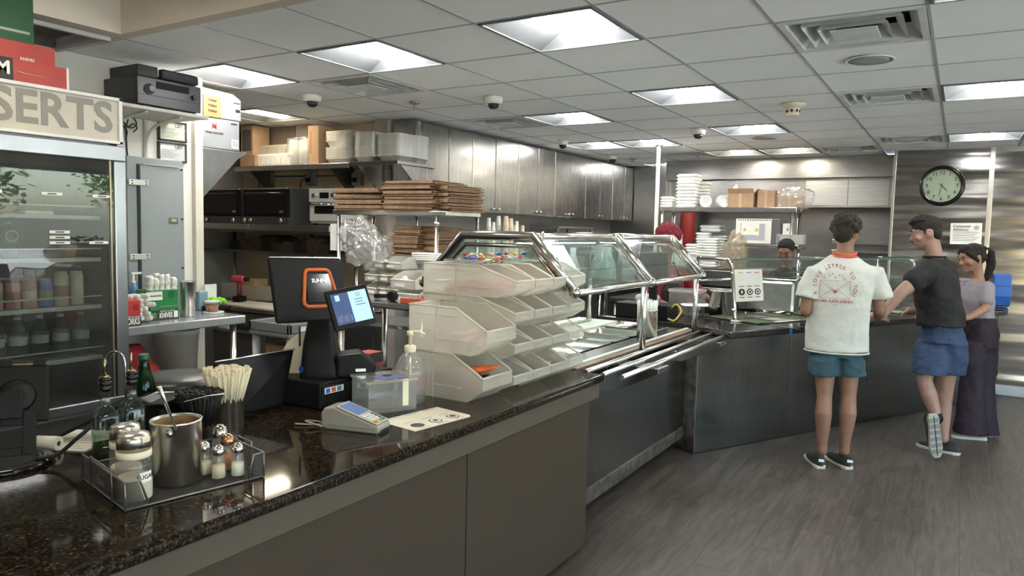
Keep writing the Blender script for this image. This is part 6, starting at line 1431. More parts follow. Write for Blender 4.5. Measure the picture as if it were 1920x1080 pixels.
t = thing('terminal_cable', 'coiled grey cable end beside the card terminal', 'cable', (-1.93, 1.80, ZC)); part('cable', MB().tube(curve3([(.06, .0, .006), (.0, -.02, .02), (-.03, .01, .012), (-.01, .04, .006), (.04, .03, .006), (.0, 0.0, .005), (-.05, -.03, .006)]), .003, 6), mat('cable_grey', (.3, .28, .22), .5), t)
# cash drawer and POS
t = thing('cash_drawer', 'black metal cash drawer box under the till', 'cash drawer', (-2.06, 1.965, ZC), TURN)
part('case', MB().box(0, .42, 0, .37, .004, .105), BLACK, t, .005); part('drawer_front', MB().box(.01, .41, -.005, 0, .012, .095), BLACKG, t, .003)
part('sticker', MB().box(.02, .12, -.007, -.005, .062, .086), PAPER, t)
for k, c_ in enumerate(((.05, .1, .4), (.6, .1, .04), (.1, .2, .5))): part('sticker_square', MB().box(.025 + k * .03, .047 + k * .03, -.0078, -.007, .065, .083), mat('stick_%d' % k, c_, .5), t)
for x in (.03, .39):
    for y in (.03, .34): part('foot', MB().lathe([(.012, 0), (.012, .005)], c=(x, y, 0), n=12), BLACK, t)
ZD = ZC + .1055
def frame3(bl, br, tl):
    """frame whose x runs bl->br, z runs up, y points away from the viewer"""
    X = (br - bl); w = X.length; X.normalize(); Z = (tl - bl); Z = Z - X * Z.dot(X); h = Z.length; Z.normalize(); Y = Z.cross(X)
    return Matrix(((X.x, Y.x, Z.x, bl.x), (X.y, Y.y, Z.y, bl.y), (X.z, Y.z, Z.z, bl.z), (0, 0, 0, 1))), w, h
ctr = at(640, 700, z=ZD)
ctr = V((-2.24, 2.13, ZD))
t = thing('till', 'black double-screen till with an orange ring on the monitor back', 'till', ctr)
R0 = ctr
def rel(M): return Matrix.Translation(-R0) @ M
Ma, w_, h_ = frame3(at(520, 606, d=2.66), at(657, 598, d=2.88), at(543, 482, d=2.76))
part('monitor', MB().box(0, w_ * 1.0, 0, .022, 0, h_), BLACK, t, .012, M=rel(Ma), seg=3)
part('monitor_edge', MB().box(0.004, w_ - .004, -.001, .006, h_ - .003, h_ + .001), SATIN, t, M=rel(Ma))
part('screen', MB().box(.01, w_ - .01, .022, .024, .01, h_ - .01), BLACKG, t, M=rel(Ma))
def rring(x0, x1, z0, z1, sk, r):
    P = []
    for cx_, cz_, a0 in ((x1 - r - sk[1], z1 - r, 0), (x0 + r + sk[1], z1 - r, 90), (x0 + r, z0 + r, 180), (x1 - r, z0 + r, 270)):
        for q in range(5): a = math.radians(a0 + q * 22.5); P.append((cx_ + r * math.cos(a), 0, cz_ + r * math.sin(a)))
    return P
part('orange_ring', MB().tube(rring(w_ * .38, w_ * .86, h_ * .22, h_ * .80, (0, .02), .02), .0075, 8, closed=True, squash=1), mat('orange_ring', (.60, .12, .02), .4), t, M=rel(Ma @ tr(0, -.001, 0)))
part('back_recess', MB().box(w_ * .44, w_ * .80, -.003, .001, h_ * .28, h_ * .74), BLACKG, t, .003, M=rel(Ma))
text('SUNMI', .021, SATIN, t, rel(Ma @ tr(w_ * .62, -.005, h_ * .62) @ FRONT), bold=.01)
Mb, w2, h2 = frame3(at(630, 622, d=2.60), at(708, 604, d=2.70), at(610, 546, d=2.62))
part('customer_display', MB().box(0, w2, 0, .016, 0, h2), BLACK, t, .006, M=rel(Mb), seg=3)
sc_d = mat('screen_navy', (.03, .05, .12), .15, emit=(.055, .085, .17), estr=.5); sc_l = mat('screen_light', (.3, .5, .7), .15, emit=(.33, .52, .78), estr=.45)
part('display_left', MB().box(w2 * .09, w2 * .50, -.0012, 0, h2 * .12, h2 * .88), sc_d, t, M=rel(Mb)); part('display_right', MB().box(w2 * .50, w2 * .93, -.0012, 0, h2 * .12, h2 * .88), sc_l, t, M=rel(Mb))
part('screen_logo', MB().box(w2 * .18, w2 * .28, -.002, -.0012, h2 * .70, h2 * .84), sc_l, t, M=rel(Mb)); part('screen_ring', MB().tube([(w2 * .72 + .007 * math.cos(q * PI / 8), -.0018, h2 * .78 + .007 * math.sin(q * PI / 8)) for q in range(16)], .0008, 5, closed=True), INK, t, M=rel(Mb))
for k in range(7): part('screen_bottle', MB().box(w2 * (.13 + .05 * k), w2 * (.155 + .05 * k), -.002, -.0012, h2 * .18, h2 * (.32 + .03 * (k % 3))), mat('screen_%d' % (k % 3), (.1, .1, .1), .2, emit=[(.05, .2, .4), (.25, .16, .10), (.05, .07, .25)][k % 3], estr=.5), t, M=rel(Mb))
for k in range(3): part('screen_text', MB().box(w2 * .62, w2 * (.80 + .05 * (k == 2)), -.0018, -.0012, h2 * (.66 - .07 * k), h2 * (.675 - .07 * k)), INK, t, M=rel(Mb))
# stand: column, printer, base
yaw = math.radians(38)
st = MB().rings([((0, 0, 0), .085, .10), ((0, 0, .04), .08, .095), ((-.01, 0.01, .13), .065, .07), ((-.01, .02, .22), .05, .05), ((0, .03, .30), .04, .035)], n=28, pw=5)
part('stand', st, BLACK, t, .003, M=tr(.045, -.02, 0) @ rz(yaw))
part('hinge', MB().box(-.04, .04, -.05, .05, -.02, .03), BLACK, t, .01, M=tr(.05, -.01, .30) @ rz(yaw))
part('printer', MB().prism([(-.09, 0), (.06, 0), (.06, .09), (-.04, .10), (-.10, .05)], -.065, .065, M=tr(.15, .03, 0) @ rz(yaw + .2) @ rz(PI / 2) @ Matrix(((0, 0, 1, 0), (1, 0, 0, 0), (0, 1, 0, 0), (0, 0, 0, 1)))), BLACK, t, .012, seg=3)
part('printer_label', MB().box(-.02, .02, -.002, .0, 0, .012), SATIN, t, M=tr(.235, .0, .03) @ rz(yaw + .2))
part('blue_badge', MB().lathe([(.012, 0), (.013, .003)], n=24), mat('badge_blue2', (.02, .06, .30), .2), t, M=tr(.04, -.128, .035) @ rx(PI / 2) )
part('dark_slot', MB().box(-.004, .004, -.003, 0, 0, .08), INK, t, M=tr(.0, -.10, .12))
part('base_disc', MB().lathe([(.07, 0), (.07, .006)], n=32), BLACK, t, M=tr(.24, .10, 0))
t = thing('paper_plates', 'cream oval plate rim showing behind the till', 'plate', at(582, 640, d=3.0) + V((0, 0, -.0)))
t.location.z = ZC + .16
part('plate', MB().lathe([(.05, 0), (.11, .006), (.115, .012)], n=36), CREAM, t, M=rz(.6) @ rx(PI / 2 - .1) @ rz(0)); part('holder', MB().box(-.06, .06, .0, .03, -.16, -.10), BLACK, t, .003)
# black monitor behind the straws
Mc, w3, h3 = frame3(at(452, 778, z=ZC + .012), at(516, 745, d=2.72), at(403, 677, d=2.36))
t = thing('tilted_tablet', 'black tablet seen from behind, tilted back behind the straws', 'tablet', at(470, 748, z=ZC))
R0 = t.location.copy()
Mc2, w3, h3 = frame3(at(412, 752, d=2.62), at(512, 738, d=2.86), at(403, 680, d=2.74))
Mq = Matrix.Translation(-R0) @ Mc2
cs_ = [at(448, 776, d=2.60) - R0, at(532, 757, d=2.84) - R0, at(552, 655, d=2.98) - R0, at(403, 679, d=2.66) - R0]
part('shell', MB().slab(cs_[0], cs_[1], cs_[2], cs_[3], .016), mat('tablet_black', (.006, .006, .007), .45, spec=.2), t, .006)
part('silver_edge', MB().tube([cs_[3], cs_[2]], .0035, 8), SATIN, t)
part('stand', MB().box(-.07, .07, -.05, .05, .0, .06), BLACK, t, .01, M=rz(.5)); part('stand_neck', MB().box(-.03, .03, -.015, .015, .05, .14), BLACK, t, .004, M=rz(.5))
# tablet stand at the far left
t = thing('tablet_stand', 'black tablet on a ring-based stand at the left edge, seen from behind', 'tablet stand', (-2.30, 1.02, ZC), 0); R0 = t.location.copy()
Md, w4, h4 = frame3(at(-60, 798, d=1.88), at(92, 788, d=1.98), at(-60, 686, d=1.92))
Mq = Matrix.Translation(-R0) @ Md
part('tablet', MB().box(0, w4, 0, .014, 0, h4), mat('case_black', (.008, .007, .006), .5, spec=.2), t, .008, M=Mq, seg=3)
part('back_boss', MB().lathe([(.045, 0), (.04, .006), (.02, .010)], n=28), BLACK, t, M=Mq @ tr(w4 * .58, 0, h4 * .45) @ rx(PI / 2))
part('gold_edge', MB().box(0, w4, -.002, .002, h4 - .002, h4 + .001), mat('gold_edge2', (.35, .28, .16), .3, .9), t, M=Mq)
for q in (.35, .78): part('clip', MB().box(w4 * q, w4 * q + .03, -.004, .018, h4 - .006, h4 + .012), BLACK, t, .002, M=Mq)
part('bracket', MB().box(w4 * .30, w4 * .66, -.02, -.008, h4 * .05, h4 * .5), BLACK, t, .004, M=Mq)
nk = MB().box(w4 * .22, w4 * .84, -.012, -.004, -.075, .02)
part('neck', MB().box(w4 * .22, w4 * .38, -.012, -.004, -.09, .03).box(w4 * .66, w4 * .84, -.012, -.004, -.09, .03).box(w4 * .38, w4 * .66, -.012, -.004, -.01, .03).box(w4 * .38, w4 * .66, -.012, -.004, -.09, -.07), BLACK, t, .003, M=Mq)
part('base_ring', MB().lathe([(.125, 0), (.13, .008), (.12, .016), (.09, .018), (.085, .012), (.085, 0)], n=48, cap=False), BLACKG, t, M=tr(-.02, -.03, 0)); part('base_plate', MB().lathe([(.09, .001), (.09, .010)], n=40), BLACK, t, M=tr(-.02, -.03, 0))
part('cable', MB().tube(curve3([(.06, .02, .02), (.10, .06, .03), (.14, .10, .08), (.16, .16, .12), (.17, .2, .06)]), .006, 8), CORD, t)
# papers and roll behind it
t = thing('paper_pad', 'printed white sheets lying behind the tablet stand', 'paper', (-2.40, 1.22, ZC), .5)
part('sheet', MB().box(-.09, .11, -.10, .12, 0, .004), mat('pad_cream', (.60, .57, .48), .7), t)
for k in range(8): part('text_line', MB().box(-.07, .09 - .02 * (k % 3), -.08 + k * .02, -.076 + k * .02, .004, .0045), mat('grey_ink', (.25, .25, .25), .7), t)
t = thing('receipt_roll', 'white receipt paper roll lying beside the tablet stand', 'paper roll', at(90, 842, z=ZC + .003)); t.location.z = ZC + .022; t.rotation_euler = (0, 0, .5)
part('roll', MB().lathe([(.022, -.035), (.022, .035)], n=28), mat('pad_cream', (.60, .57, .48), .7), t, M=ry(PI / 2)); part('core', MB().lathe([(.008, -.0355), (.008, .0355)], n=16), INK, t, M=ry(PI / 2))
t = thing('black_holder', 'black angled plastic holder lying behind the oil bottles', 'holder', (-2.28, 1.36, ZC), .3)
part('arm', MB().slab((-.26, -.13, .01), (-.20, -.16, .01), (-.02, .04, .13), (-.06, .07, .13), .012), BLACK, t, .003)
part('body', MB().prism([(0, 0), (.14, 0), (.15, .12), (.05, .15), (-.02, .08)], -.04, .05, M=FRONT), BLACK, t, .01); part('lid', MB().slab((.0, -.06, .12), (.16, -.06, .14), (.16, .06, .15), (.0, .06, .14), .008), BLACK, t, .003)
# round black stool seat behind the counter
p = at(335, 712, d=3.1)
t = thing('round_stool', 'black padded round stool behind the counter', 'stool', (p.x, p.y, 0))
part('seat', MB().lathe([(.15, p.z - .05), (.18, p.z - .03), (.18, p.z), (.15, p.z + .02), (.05, p.z + .025)], n=32), mat('stool_black', (.02, .02, .02), .35), t)
part('pole', MB().lathe([(.03, .03), (.03, p.z - .05)], n=14), CHROME, t); part('base', MB().lathe([(.2, 0), (.2, .02), (.04, .04)], n=28), CHROME, t)
# ================================================================ condiment caddy
Cc = V((-1.704, .989, ZC)); cu = math.atan2(.358, .072)
MESHM = clear('wire_mesh', (.8, .8, .8), .62, .4, .02, (.14, .13, .12))
t = thing('condiment_caddy', 'grey wire-mesh caddy holding sugar, shakers and oil', 'caddy', Cc, cu)   # local x = along the counter, y = away from the customers
LX, LY, HH = .365, .315, .072
part('mesh_floor', MB().box(0, LX, 0, LY, .003, .005), MESHM, t)
WIRE = mat('wire_grey', (.24, .235, .22), .35, .8)
part('mesh_end', MB().box(0, .0015, 0, LY, .004, HH), MESHM, t); part('mesh_end', MB().box(LX - .0015, LX, 0, LY, .004, HH), MESHM, t)
part('mesh_side', MB().prism([(0, .004), (.05, .004), (.03, HH), (0, HH)], 0, .0015, M=Matrix(((1, 0, 0, 0), (0, 0, 1, 0), (0, 1, 0, 0), (0, 0, 0, 1)))), MESHM, t); part('mesh_side', MB().box(LX - .03, LX, 0, .0015, .004, HH), MESHM, t); part('mesh_side', MB().box(0, LX, LY - .0015, LY, .004, HH * .6), MESHM, t)
wm = MB()
for pts in ([(0, 0, .004), (LX, 0, .004), (LX, LY, .004), (0, LY, .004), (0, 0, .004)], [(0, 0, .004), (0, 0, HH), (0, LY, HH), (0, LY, .004)], [(LX, 0, .004), (LX, 0, HH), (LX, LY, HH), (LX, LY, .004)], [(0, 0, HH), (.035, 0, HH), (.055, 0, .006)], [(LX, 0, HH), (LX - .03, 0, HH), (LX - .045, 0, .006)], [(0, LY, HH * .6), (LX, LY, HH * .6)]):
    wm.tube(pts, .0028, 8)
part('wire_frame', wm, WIRE, t)
for x in (-.004, LX + .004): part('handle', MB().tube([(x, LY * .25, .008), (x, LY * .25, HH + .012), (x, LY * .75, HH + .012), (x, LY * .75, .008)], .0025, 8), WIRE, t)
part('label_plate', MB().box(-.003, -.002, .14, .19, .025, .040), WIRE, t)
t2 = thing('oil_stand_handle', 'hooked steel carrying handle between the two oil bottles', 'handle', at(238, 856, z=ZC) + V((0, 0, .006)))
part('hook', MB().tube([(0, 0, 0), (0, 0, .28)] + [(0 - .03 + .03 * math.cos(a), 0, .28 + .035 * math.sin(a)) for a in [PI * q / 8 for q in range(1, 10)]], .0032, 8), CHROME, t2, M=rz(.5) )
part('foot', MB().lathe([(.03, 0), (.03, .004)], n=20), CHROME, t2)
OILG = clear('oil_glass', (.62, .70, .66), .90, .03, .16, (.12, .14, .13)); OLIVE = clear('oil_liquid', (.42, .48, .16), .8, .03, .08, (.12, .14, .03))
for k, (px, py, l) in enumerate(((200, 868, 'square glass oil bottle at the back left corner of the caddy'), (249, 850, 'square glass vinegar bottle behind the steel hook'))):
    p = at(px, py, z=ZC + .006)
    t = thing('oil_bottle', l, 'bottle', (p.x, p.y, ZC + .0065), cu)
    part('body', MB().rings([((0, 0, 0), .030, .030), ((0, 0, .005), .033, .033), ((0, 0, .14), .033, .033), ((0, 0, .155), .026, .026), ((0, 0, .17), .013, .013), ((0, 0, .215), .012, .012), ((0, 0, .22), .014, .014)], n=24, pw=5), OILG, t)
    part('liquid', MB().rings([((0, 0, .004), .029, .029), ((0, 0, .06 if k == 0 else .12), .029, .029)], n=20, pw=5), OLIVE if k == 0 else clear('pale_liquid', (.55, .6, .55), .85, .03, .08, (.2, .22, .2)), t)
    part('stopper', MB().lathe([(.013, .212), (.017, .218), (.017, .226), (.014, .228), (.018, .232), (.018, .240), (.014, .242), (.018, .246), (.017, .252), (.008, .256)], n=24), BLACKG, t)
    part('cap_ring', MB().lathe([(.012, .2525), (.012, .258)], n=20), mat('brass', (.42, .33, .20), .2, 1), t)
    part('pour_spout', MB().tube([(0, 0, .256), (.0, 0, .29), (.001, .002, .31)], [.0042, .0038, .003], 10), mat('brass', (.42, .33, .20), .2, 1), t)
SUG = mat('sugar', (.80, .74, .64), .8, bump=.2, bscale=300)
for k, (x, y, l) in enumerate(((.045, .065, 'sugar dispenser with a steel cap, in the front corner of the caddy'), (.06, .165, 'sugar dispenser partly hidden behind the front one'))):
    p = Cc + V((x * math.cos(cu) - y * math.sin(cu), x * math.sin(cu) + y * math.cos(cu), .0055))
    t = thing('sugar_dispenser', l, 'dispenser', p, cu); r = .043 if k == 0 else .04
    part('jar', MB().lathe([(r * .94, 0), (r, .006), (r, .085), (r * .93, .112)], n=36), clear('jar_plastic', (.90, .90, .87), .80, .10, .10, (.45, .43, .40)), t)
    part('sugar_fill', MB().lathe([(r * .92, .002), (r * .97, .006), (r * .97, .055), (r * .9, .060)], n=32), SUG, t)
    part('collar', MB().lathe([(r * .95, .110), (r * .97, .112), (r * .97, .128)], n=36), CREAM, t)
    part('steel_cap', MB().lathe([(r * .93, .1285), (r * .93, .158), (r * .84, .168), (r * .3, .172)], n=36), SATIN, t)
    part('spout_flap', MB().box(r * .75, r * 1.05, -.012, .012, .150, .166), CREAM, t, .004, M=rz(-1.2))
    if k == 0:
        lm = MB(); 
        for i in range(9): a = -1.62 + i * .10; lm.v.append(V((r * 1.012 * math.cos(a), r * 1.012 * math.sin(a), .050))); lm.v.append(V((r * 1.012 * math.cos(a), r * 1.012 * math.sin(a), .076)))
        lm.f = [(2 * i, 2 * i + 2, 2 * i + 3, 2 * i + 1) for i in range(8)]; lm.sm = [True] * 8
        part('paper_label', lm, PAPER, t)
        tx = text('SUGAR', .0155, INK, t, None, bold=.01)
        for v in tx.data.vertices: a = -1.22 + v.co.x / r; rr_ = r * 1.014 + v.co.z; y_ = v.co.y; v.co = V((rr_ * math.cos(a), rr_ * math.sin(a), .063 + y_))
t = thing('steel_pot', 'tall dented steel pot with a spoon, in the middle of the caddy', 'pot', (-1.79, 1.185, ZC + .0055), cu)
part('wall', MB().lathe([(.060, 0), (.064, .003), (.065, .165), (.067, .168), (.067, .172), (.062, .172), (.061, .05)], n=48, cap=False), SATIN, t); part('bottom', MB().lathe([(.061, .001), (.061, .004)], n=40), SATIN, t)
part('crust', MB().lathe([(.060, .10), (.060, .166)], n=40, cap=False), mat('pot_crust', (.25, .16, .07), .6, .2, .4, 20), t)
part('contents', MB().lathe([(.058, .10), (.058, .105)], n=36), mat('pot_inside', (.30, .22, .14), .7), t)
for s_ in (1, -1): part('ear', MB().lathe([(.011, 0), (.010, .004), (.005, .008)], n=16), CHROME, t, M=rz(-2.25 if s_ > 0 else -2.25 + PI) @ tr(.065, 0, .148) @ ry(PI / 2))
t = thing('spoon', 'steel spoon leaning in the steel pot', 'spoon', (-1.79, 1.185, ZC + .112))
e1 = at(330, 805, d=1.92) - t.location; e0 = at(298, 725, d=1.86) - t.location
part('handle', MB().tube([(0.0, 0.0, 0.0), e1 * .5, e1, e1 * .4 + e0 * .6, e0], [.003, .003, .003, .0045, .006], 8, squash=.5), SATIN, t)
part('bowl', MB().rings([((0, 0, 0), .002, .014), ((0, 0, .02), .003, .018), ((0, 0, .04), .002, .006)], n=12), SATIN, t, M=tr(0, 0, -.012) @ ry(.0))
for k, (px, py, m, l, nm) in enumerate(((384, 888, mat('salt_cream', (.62, .55, .38), .8, bump=.2, bscale=300), 'glass shaker of pale grains beside the steel pot', 'salt_shaker'), (410, 895, mat('salt_cream', (.62, .55, .38), .8), 'glass shaker of pale grains in front, second from the pot', 'salt_shaker'), (446, 890, mat('salt_white', (.74, .72, .66), .8), 'glass shaker of white salt at the right', 'salt_shaker'), (428, 878, mat('chili', (.42, .13, .04), .7, 0, .4, 90), 'glass shaker of red pepper flakes behind the salt shakers', 'pepper_shaker'), (413, 872, mat('chili2', (.30, .2, .1), .7), 'larger steel-topped shaker at the back of the caddy', 'pepper_shaker'))):
    p = at(px, py, z=ZC + .006); s = 1.0 if k < 3 else 1.1 if k == 3 else 1.3
    t = thing(nm, l, 'shaker', (p.x, p.y, ZC + .0055))
    JG = clear('shaker_glass', (.93, .93, .90), .86, .03, .13)
    part('glass', MB().rings([((0, 0, 0), .020 * s, .020 * s), ((0, 0, .004), .0215 * s, .0215 * s), ((0, 0, .045 * s), .018 * s, .018 * s), ((0, 0, .066 * s), .015 * s, .015 * s)], n=8), JG, t, .001)
    part('filling', MB().rings([((0, 0, .002), .0175 * s, .0175 * s), ((0, 0, .036 * s + .006 * (k == 3)), .0165 * s, .0165 * s)], n=12), m, t)
    part('screw_cap', MB().lathe([(.0165 * s, .066 * s), (.0175 * s, .068 * s), (.017 * s, .078 * s), (.0135 * s, .088 * s), (.006 * s, .093 * s)], n=24), CHROME if k != 3 else mat('copper_cap', (.48, .25, .14), .25, 1), t)
# straws in the steel cup
p = at(427, 808, z=ZC)
t = thing('straw_cup', 'tall steel cup crammed with paper-wrapped straws on the granite', 'cup', (p.x, p.y, ZC))
part('cup', MB().lathe([(.050, 0), (.052, .003), (.053, .145), (.056, .149), (.055, .152), (.050, .150), (.050, .02)], n=40), SATIN, t)
straws(t, 270, .048, .09, .122, .0054, mat('straw_cream', (.60, .53, .38), .7), .62, seed=2)
# black stirrers in a small steel cup
p = at(376, 828, z=ZC)
t = thing('stirrer_cup', 'steel cup bristling with black plastic straws', 'cup', (p.x, p.y, ZC))
part('cup', MB().lathe([(.036, 0), (.042, .09), (.044, .092), (.042, .095), (.038, .093), (.035, .01)], n=36), SATIN, t)
straws(t, 280, .035, .04, .122, .0048, mat('stirrer_black', (.008, .008, .008), .5, spec=.2), 1.05, 'stirrer', 3)
t = thing('wrapped_spoons', 'two white plastic spoons lying across the black holder', 'spoon', at(300, 735, d=2.25))
part('spoon', MB().tube([(-.06, -.02, -.03), (-.02, 0, -.004), (.04, .02, .002)], [.004, .006, .003], 8, squash=.4), PAPW, t); part('spoon', MB().tube([(.06, .04, -.03), (.12, .08, -.01), (.17, .1, .0)], [.003, .003, .006], 8, squash=.4), PAPW, t)
# green soda bottle
p = at(275, 800, z=ZC)
t = thing('green_soda_bottle', 'green plastic soda bottle standing behind the caddy', 'bottle', (p.x + .04, p.y - .03, ZC))
part('body', MB().lathe([(.034, 0), (.038, .01), (.036, .06), (.038, .12), (.034, .16), (.020, .21), (.014, .235), (.014, .245)], n=32), GREENB, t)
part('cap', MB().lathe([(.016, .244), (.0165, .247), (.0165, .262), (.015, .264)], n=28), mat('cap_green', (.01, .09, .05), .35), t)
part('ribs', MB().tube([(0.0385 * math.cos(a), .0385 * math.sin(a), .03 + .008 * math.sin(4 * a)) for a in [2 * PI * q / 32 for q in range(32)]], .001, 5, closed=True), GREENB, t)
# ================================================================ people
SKIN1 = mat('skin_tan', (.23, .12, .078), .5, 0, .08, 25, sss=.15, bump=.1, bscale=200)
SKIN2 = mat('skin_light', (.30, .18, .138), .5, 0, .08, 25, sss=.15, bump=.1, bscale=200)
SKIN3 = mat('skin_olive', (.30, .165, .11), .5, 0, .06, 25, sss=.15)
SKIN4 = mat('skin_brown', (.24, .12, .07), .5, 0, .08, 25, sss=.15)
HAIRB = mat('hair_dark', (.014, .010, .008), .8, 0, .4, 60, bump=1, bscale=120)
HAIRC = mat('hair_brown', (.026, .018, .013), .85, 0, .5, 50, bump=1, bscale=100)
EYEW = mat('eye_white', (.30, .28, .26), .3); LIP = mat('lips', (.33, .12, .10), .45)
def head(mb, c, f, up, s=1.0, female=False):
    """skull, jaw, nose, ears around centre c, facing f; returns the frame"""
    f = f.normalized(); r = f.cross(up).normalized(); u = r.cross(f).normalized()
    M = Matrix(((r.x, f.x, u.x, c.x), (r.y, f.y, u.y, c.y), (r.z, f.z, u.z, c.z), (0, 0, 0, 1))) @ Matrix.Diagonal((s, s, s, 1))
    jw = .048 if female else .056
    mb.rings([((0, .035, -.112), .018, .022), ((0, .03, -.104), .035, .042), ((0, .02, -.085), jw, .062), ((0, .008, -.05), .066, .080), ((0, .0, -.01), .073, .092), ((0, -.005, .03), .075, .097), ((0, -.01, .065), .068, .088), ((0, -.01, .092), .048, .064), ((0, -.01, .106), .020, .028)], n=28, M=M)
    mb.limb([(0, .083, .008), (0, .098, -.018), (0, .106, -.032)], [.008, .0115, .0135], 10, M=M)           # nose
    mb.limb([(-.012, .095, -.035), (.012, .095, -.035)], [.008, .008], 8, M=M)
    mb.limb([(-.038, .078, .022), (0, .090, .018), (.038, .078, .022)], [.010, .010, .010], 8, M=M)     # brow
    mb.limb([(-.018, .083, -.063), (0, .090, -.062), (.018, .083, -.063)], [.008, .010, .008], 8, M=M)    # mouth
    mb.ball((0, .072, -.095), .020, 10, M=M)                                                         # chin
    for sx in (-1, 1):
        mb.ball((sx * .047, .060, -.028), .026, 10, M=M)                                             # cheek
        mb.tube([(sx * (.076 + .006 * math.sin(a)), -.012 + .017 * math.cos(a), -.012 + .030 * math.sin(a)) for a in [2 * PI * q / 12 for q in range(12)]], .0065, 6, M=M, closed=True)
        mb.ball((sx * .076, -.008, -.014), .012, 8, M=M, sc=(.6, 1, 1.6))
    return M
def face(t, M, brow=HAIRB, stubble=None):
    for sx in (-1, 1):
        part('eye', MB().ball((sx * .031, .0795, .001), .0115, 14, M=M), EYEW, t); part('iris', MB().ball((sx * .031, .0885, .0), .0048, 10, M=M), INK, t)
        part('eyelid', MB().limb([(sx * .020, .0855, .006), (sx * .031, .0905, .009), (sx * .042, .0850, .005)], [.0028, .0034, .0028], 8, M=M), brow, t)
        part('eyebrow', MB().limb([(sx * .017, .0985, .025), (sx * .032, .0965, .031), (sx * .047, .084, .026)], [.003, .0038, .0022], 8, M=M), brow, t)
    part('lips', MB().limb([(-.020, .0905, -.063), (-.007, .0985, -.060), (.007, .0985, -.060), (.020, .0905, -.063)], [.002, .004, .004, .002], 8, M=M).limb([(-.016, .0905, -.069), (0, .0985, -.070), (.016, .0905, -.069)], [.002, .0045, .002], 8, M=M), LIP, t)
def hand_mb(mb, w, d, pn, s=1.0, curl=.3, right=True):
    """palm from wrist w along d, palm normal pn, five fingers"""
    d = d.normalized(); side = d.cross(pn).normalized(); pn = side.cross(d).normalized()
    if not right: side = -side
    mb.limb([w, w + d * .03 * s, w + d * .075 * s], [.024 * s, .030 * s, .034 * s], 12)
    mb.limb([w + d * .04 * s + side * .022 * s, w + d * .08 * s + side * .026 * s], [.016 * s, .014 * s], 8)
    mb.limb([w + d * .04 * s - side * .022 * s, w + d * .08 * s - side * .026 * s], [.016 * s, .014 * s], 8)
    for k, (o, L) in enumerate(((.033, .075), (.011, .085), (-.011, .080), (-.033, .062))):
        p = w + d * .078 * s + side * o * s; pts = [p]; dd = d + side * o * 2.2
        for q in range(3):
            dd = (dd.normalized() * math.cos(curl) - pn * math.sin(curl)); pts.append(pts[-1] + dd.normalized() * L * s * (.42, .32, .26)[q])
        mb.limb(pts, [.0105 * s, .0095 * s, .0085 * s, .007 * s], 8)
    p = w + d * .018 * s + side * .026 * s; dd = (d * .6 + side * .75 - pn * .25).normalized()
    mb.limb([p, p + dd * .038 * s, p + dd * .062 * s + d * .01, p + dd * .075 * s + d * .028 * s], [.016 * s, .0125 * s, .011 * s, .0085 * s], 8)
def shoe(t, heel, toe, m, sole, h=.075, w=.047, up=V((0, 0, 1)), label=None):
    f = (toe - heel); L = f.length; f.normalize(); r = f.cross(up).normalized(); u = r.cross(f)
    M = Matrix(((r.x, f.x, u.x, heel.x), (r.y, f.y, u.y, heel.y), (r.z, f.z, u.z, heel.z), (0, 0, 0, 1)))
    def foot(x0, s): return [(c_, a, b) for c_, a, b in x0]
    Y_ = [(.0, .6), (.1, .85), (.3, .80), (.55, .9), (.75, 1.0), (.9, .85), (1.0, .45)]
    out = [(-w * k, L * y) for y, k in Y_]; out2 = [(w * k, L * y) for y, k in reversed(Y_)]
    so = part('sole', MB().prism(out + out2, 0, .024, M=M), sole, t, .006)
    tb = MB().rings([((0, L * .48, .022), w * .95, L * .50), ((0, L * .47, .040), w * .93, L * .48), ((0, L * .36, h * .8), w * .78, L * .34), ((0, L * .24, h), w * .66, L * .21), ((0, L * .20, h + .02), w * .60, L * .17)], n=28, M=M)
    so2 = remesh(part('shoe_upper', tb, m, t), .006, 2)
    la = MB()
    for k in range(4): la.tube([(-w * .4, L * (.50 + .07 * k), h * .88 - .010 * k), (0, L * (.50 + .07 * k), h * .98 - .011 * k), (w * .4, L * (.50 + .07 * k), h * .88 - .010 * k)], .003, 6, M=M)
    part('laces', la, mat('lace', (.25, .25, .24), .7) if m is not BLACK else sole, t)
    return M
DEN = {}
def body(t, mb, skin, vox=.0075): return remesh(part('body', mb, skin, t), vox, 3)
def to(t, p): return p - t.location

# ---- man in the white T-shirt, back to the camera
D0 = 5.02
t = thing('person', 'man in a white printed T-shirt and teal shorts, standing with his back turned', 'person', (-.66, 5.52, 0)); O = t.location.copy()
P = lambda x, y, dd=0: at(x, y, d=D0 + dd) - O
fwd = V((-.30, .95, 0)).normalized(); rt = V((fwd.y, -fwd.x, 0)); UP = V((0, 0, 1))
mb = MB()
hc = P(1586, 434, .03)
HM = head(mb, hc, (fwd + rt * .45 - UP * .25), UP, 1.0)
nb = P(1583, 482, .0)
mb.limb([hc - UP * .06 - fwd * .02, nb, nb - UP * .06], [.054, .058, .075], 16)
pel = P(1569, 640, .02); chest = P(1577, 545, .0)
mb.rings([(pel - UP * .02, .15, .105), (pel + UP * .06, .155, .105), (pel * .5 + chest * .5, .145, .10), (chest, .165, .11), (P(1580, 508, 0), .14, .09), (P(1582, 490, 0), .09, .07)], n=24, ax=rt, ay=fwd)
sl, sr = P(1527, 507, .0), P(1641, 507, .02)
el, er = P(1511, 582, .0), P(1649, 582, .03)
wl_, wr_ = P(1535, 590, .26), P(1646, 597, .27)
mb.limb([sl * .85 + el * .15, (sl + el) / 2, el], [.040, .046, .040], 14); mb.limb([el, el * .6 + wl_ * .4, wl_], [.040, .038, .027], 14)
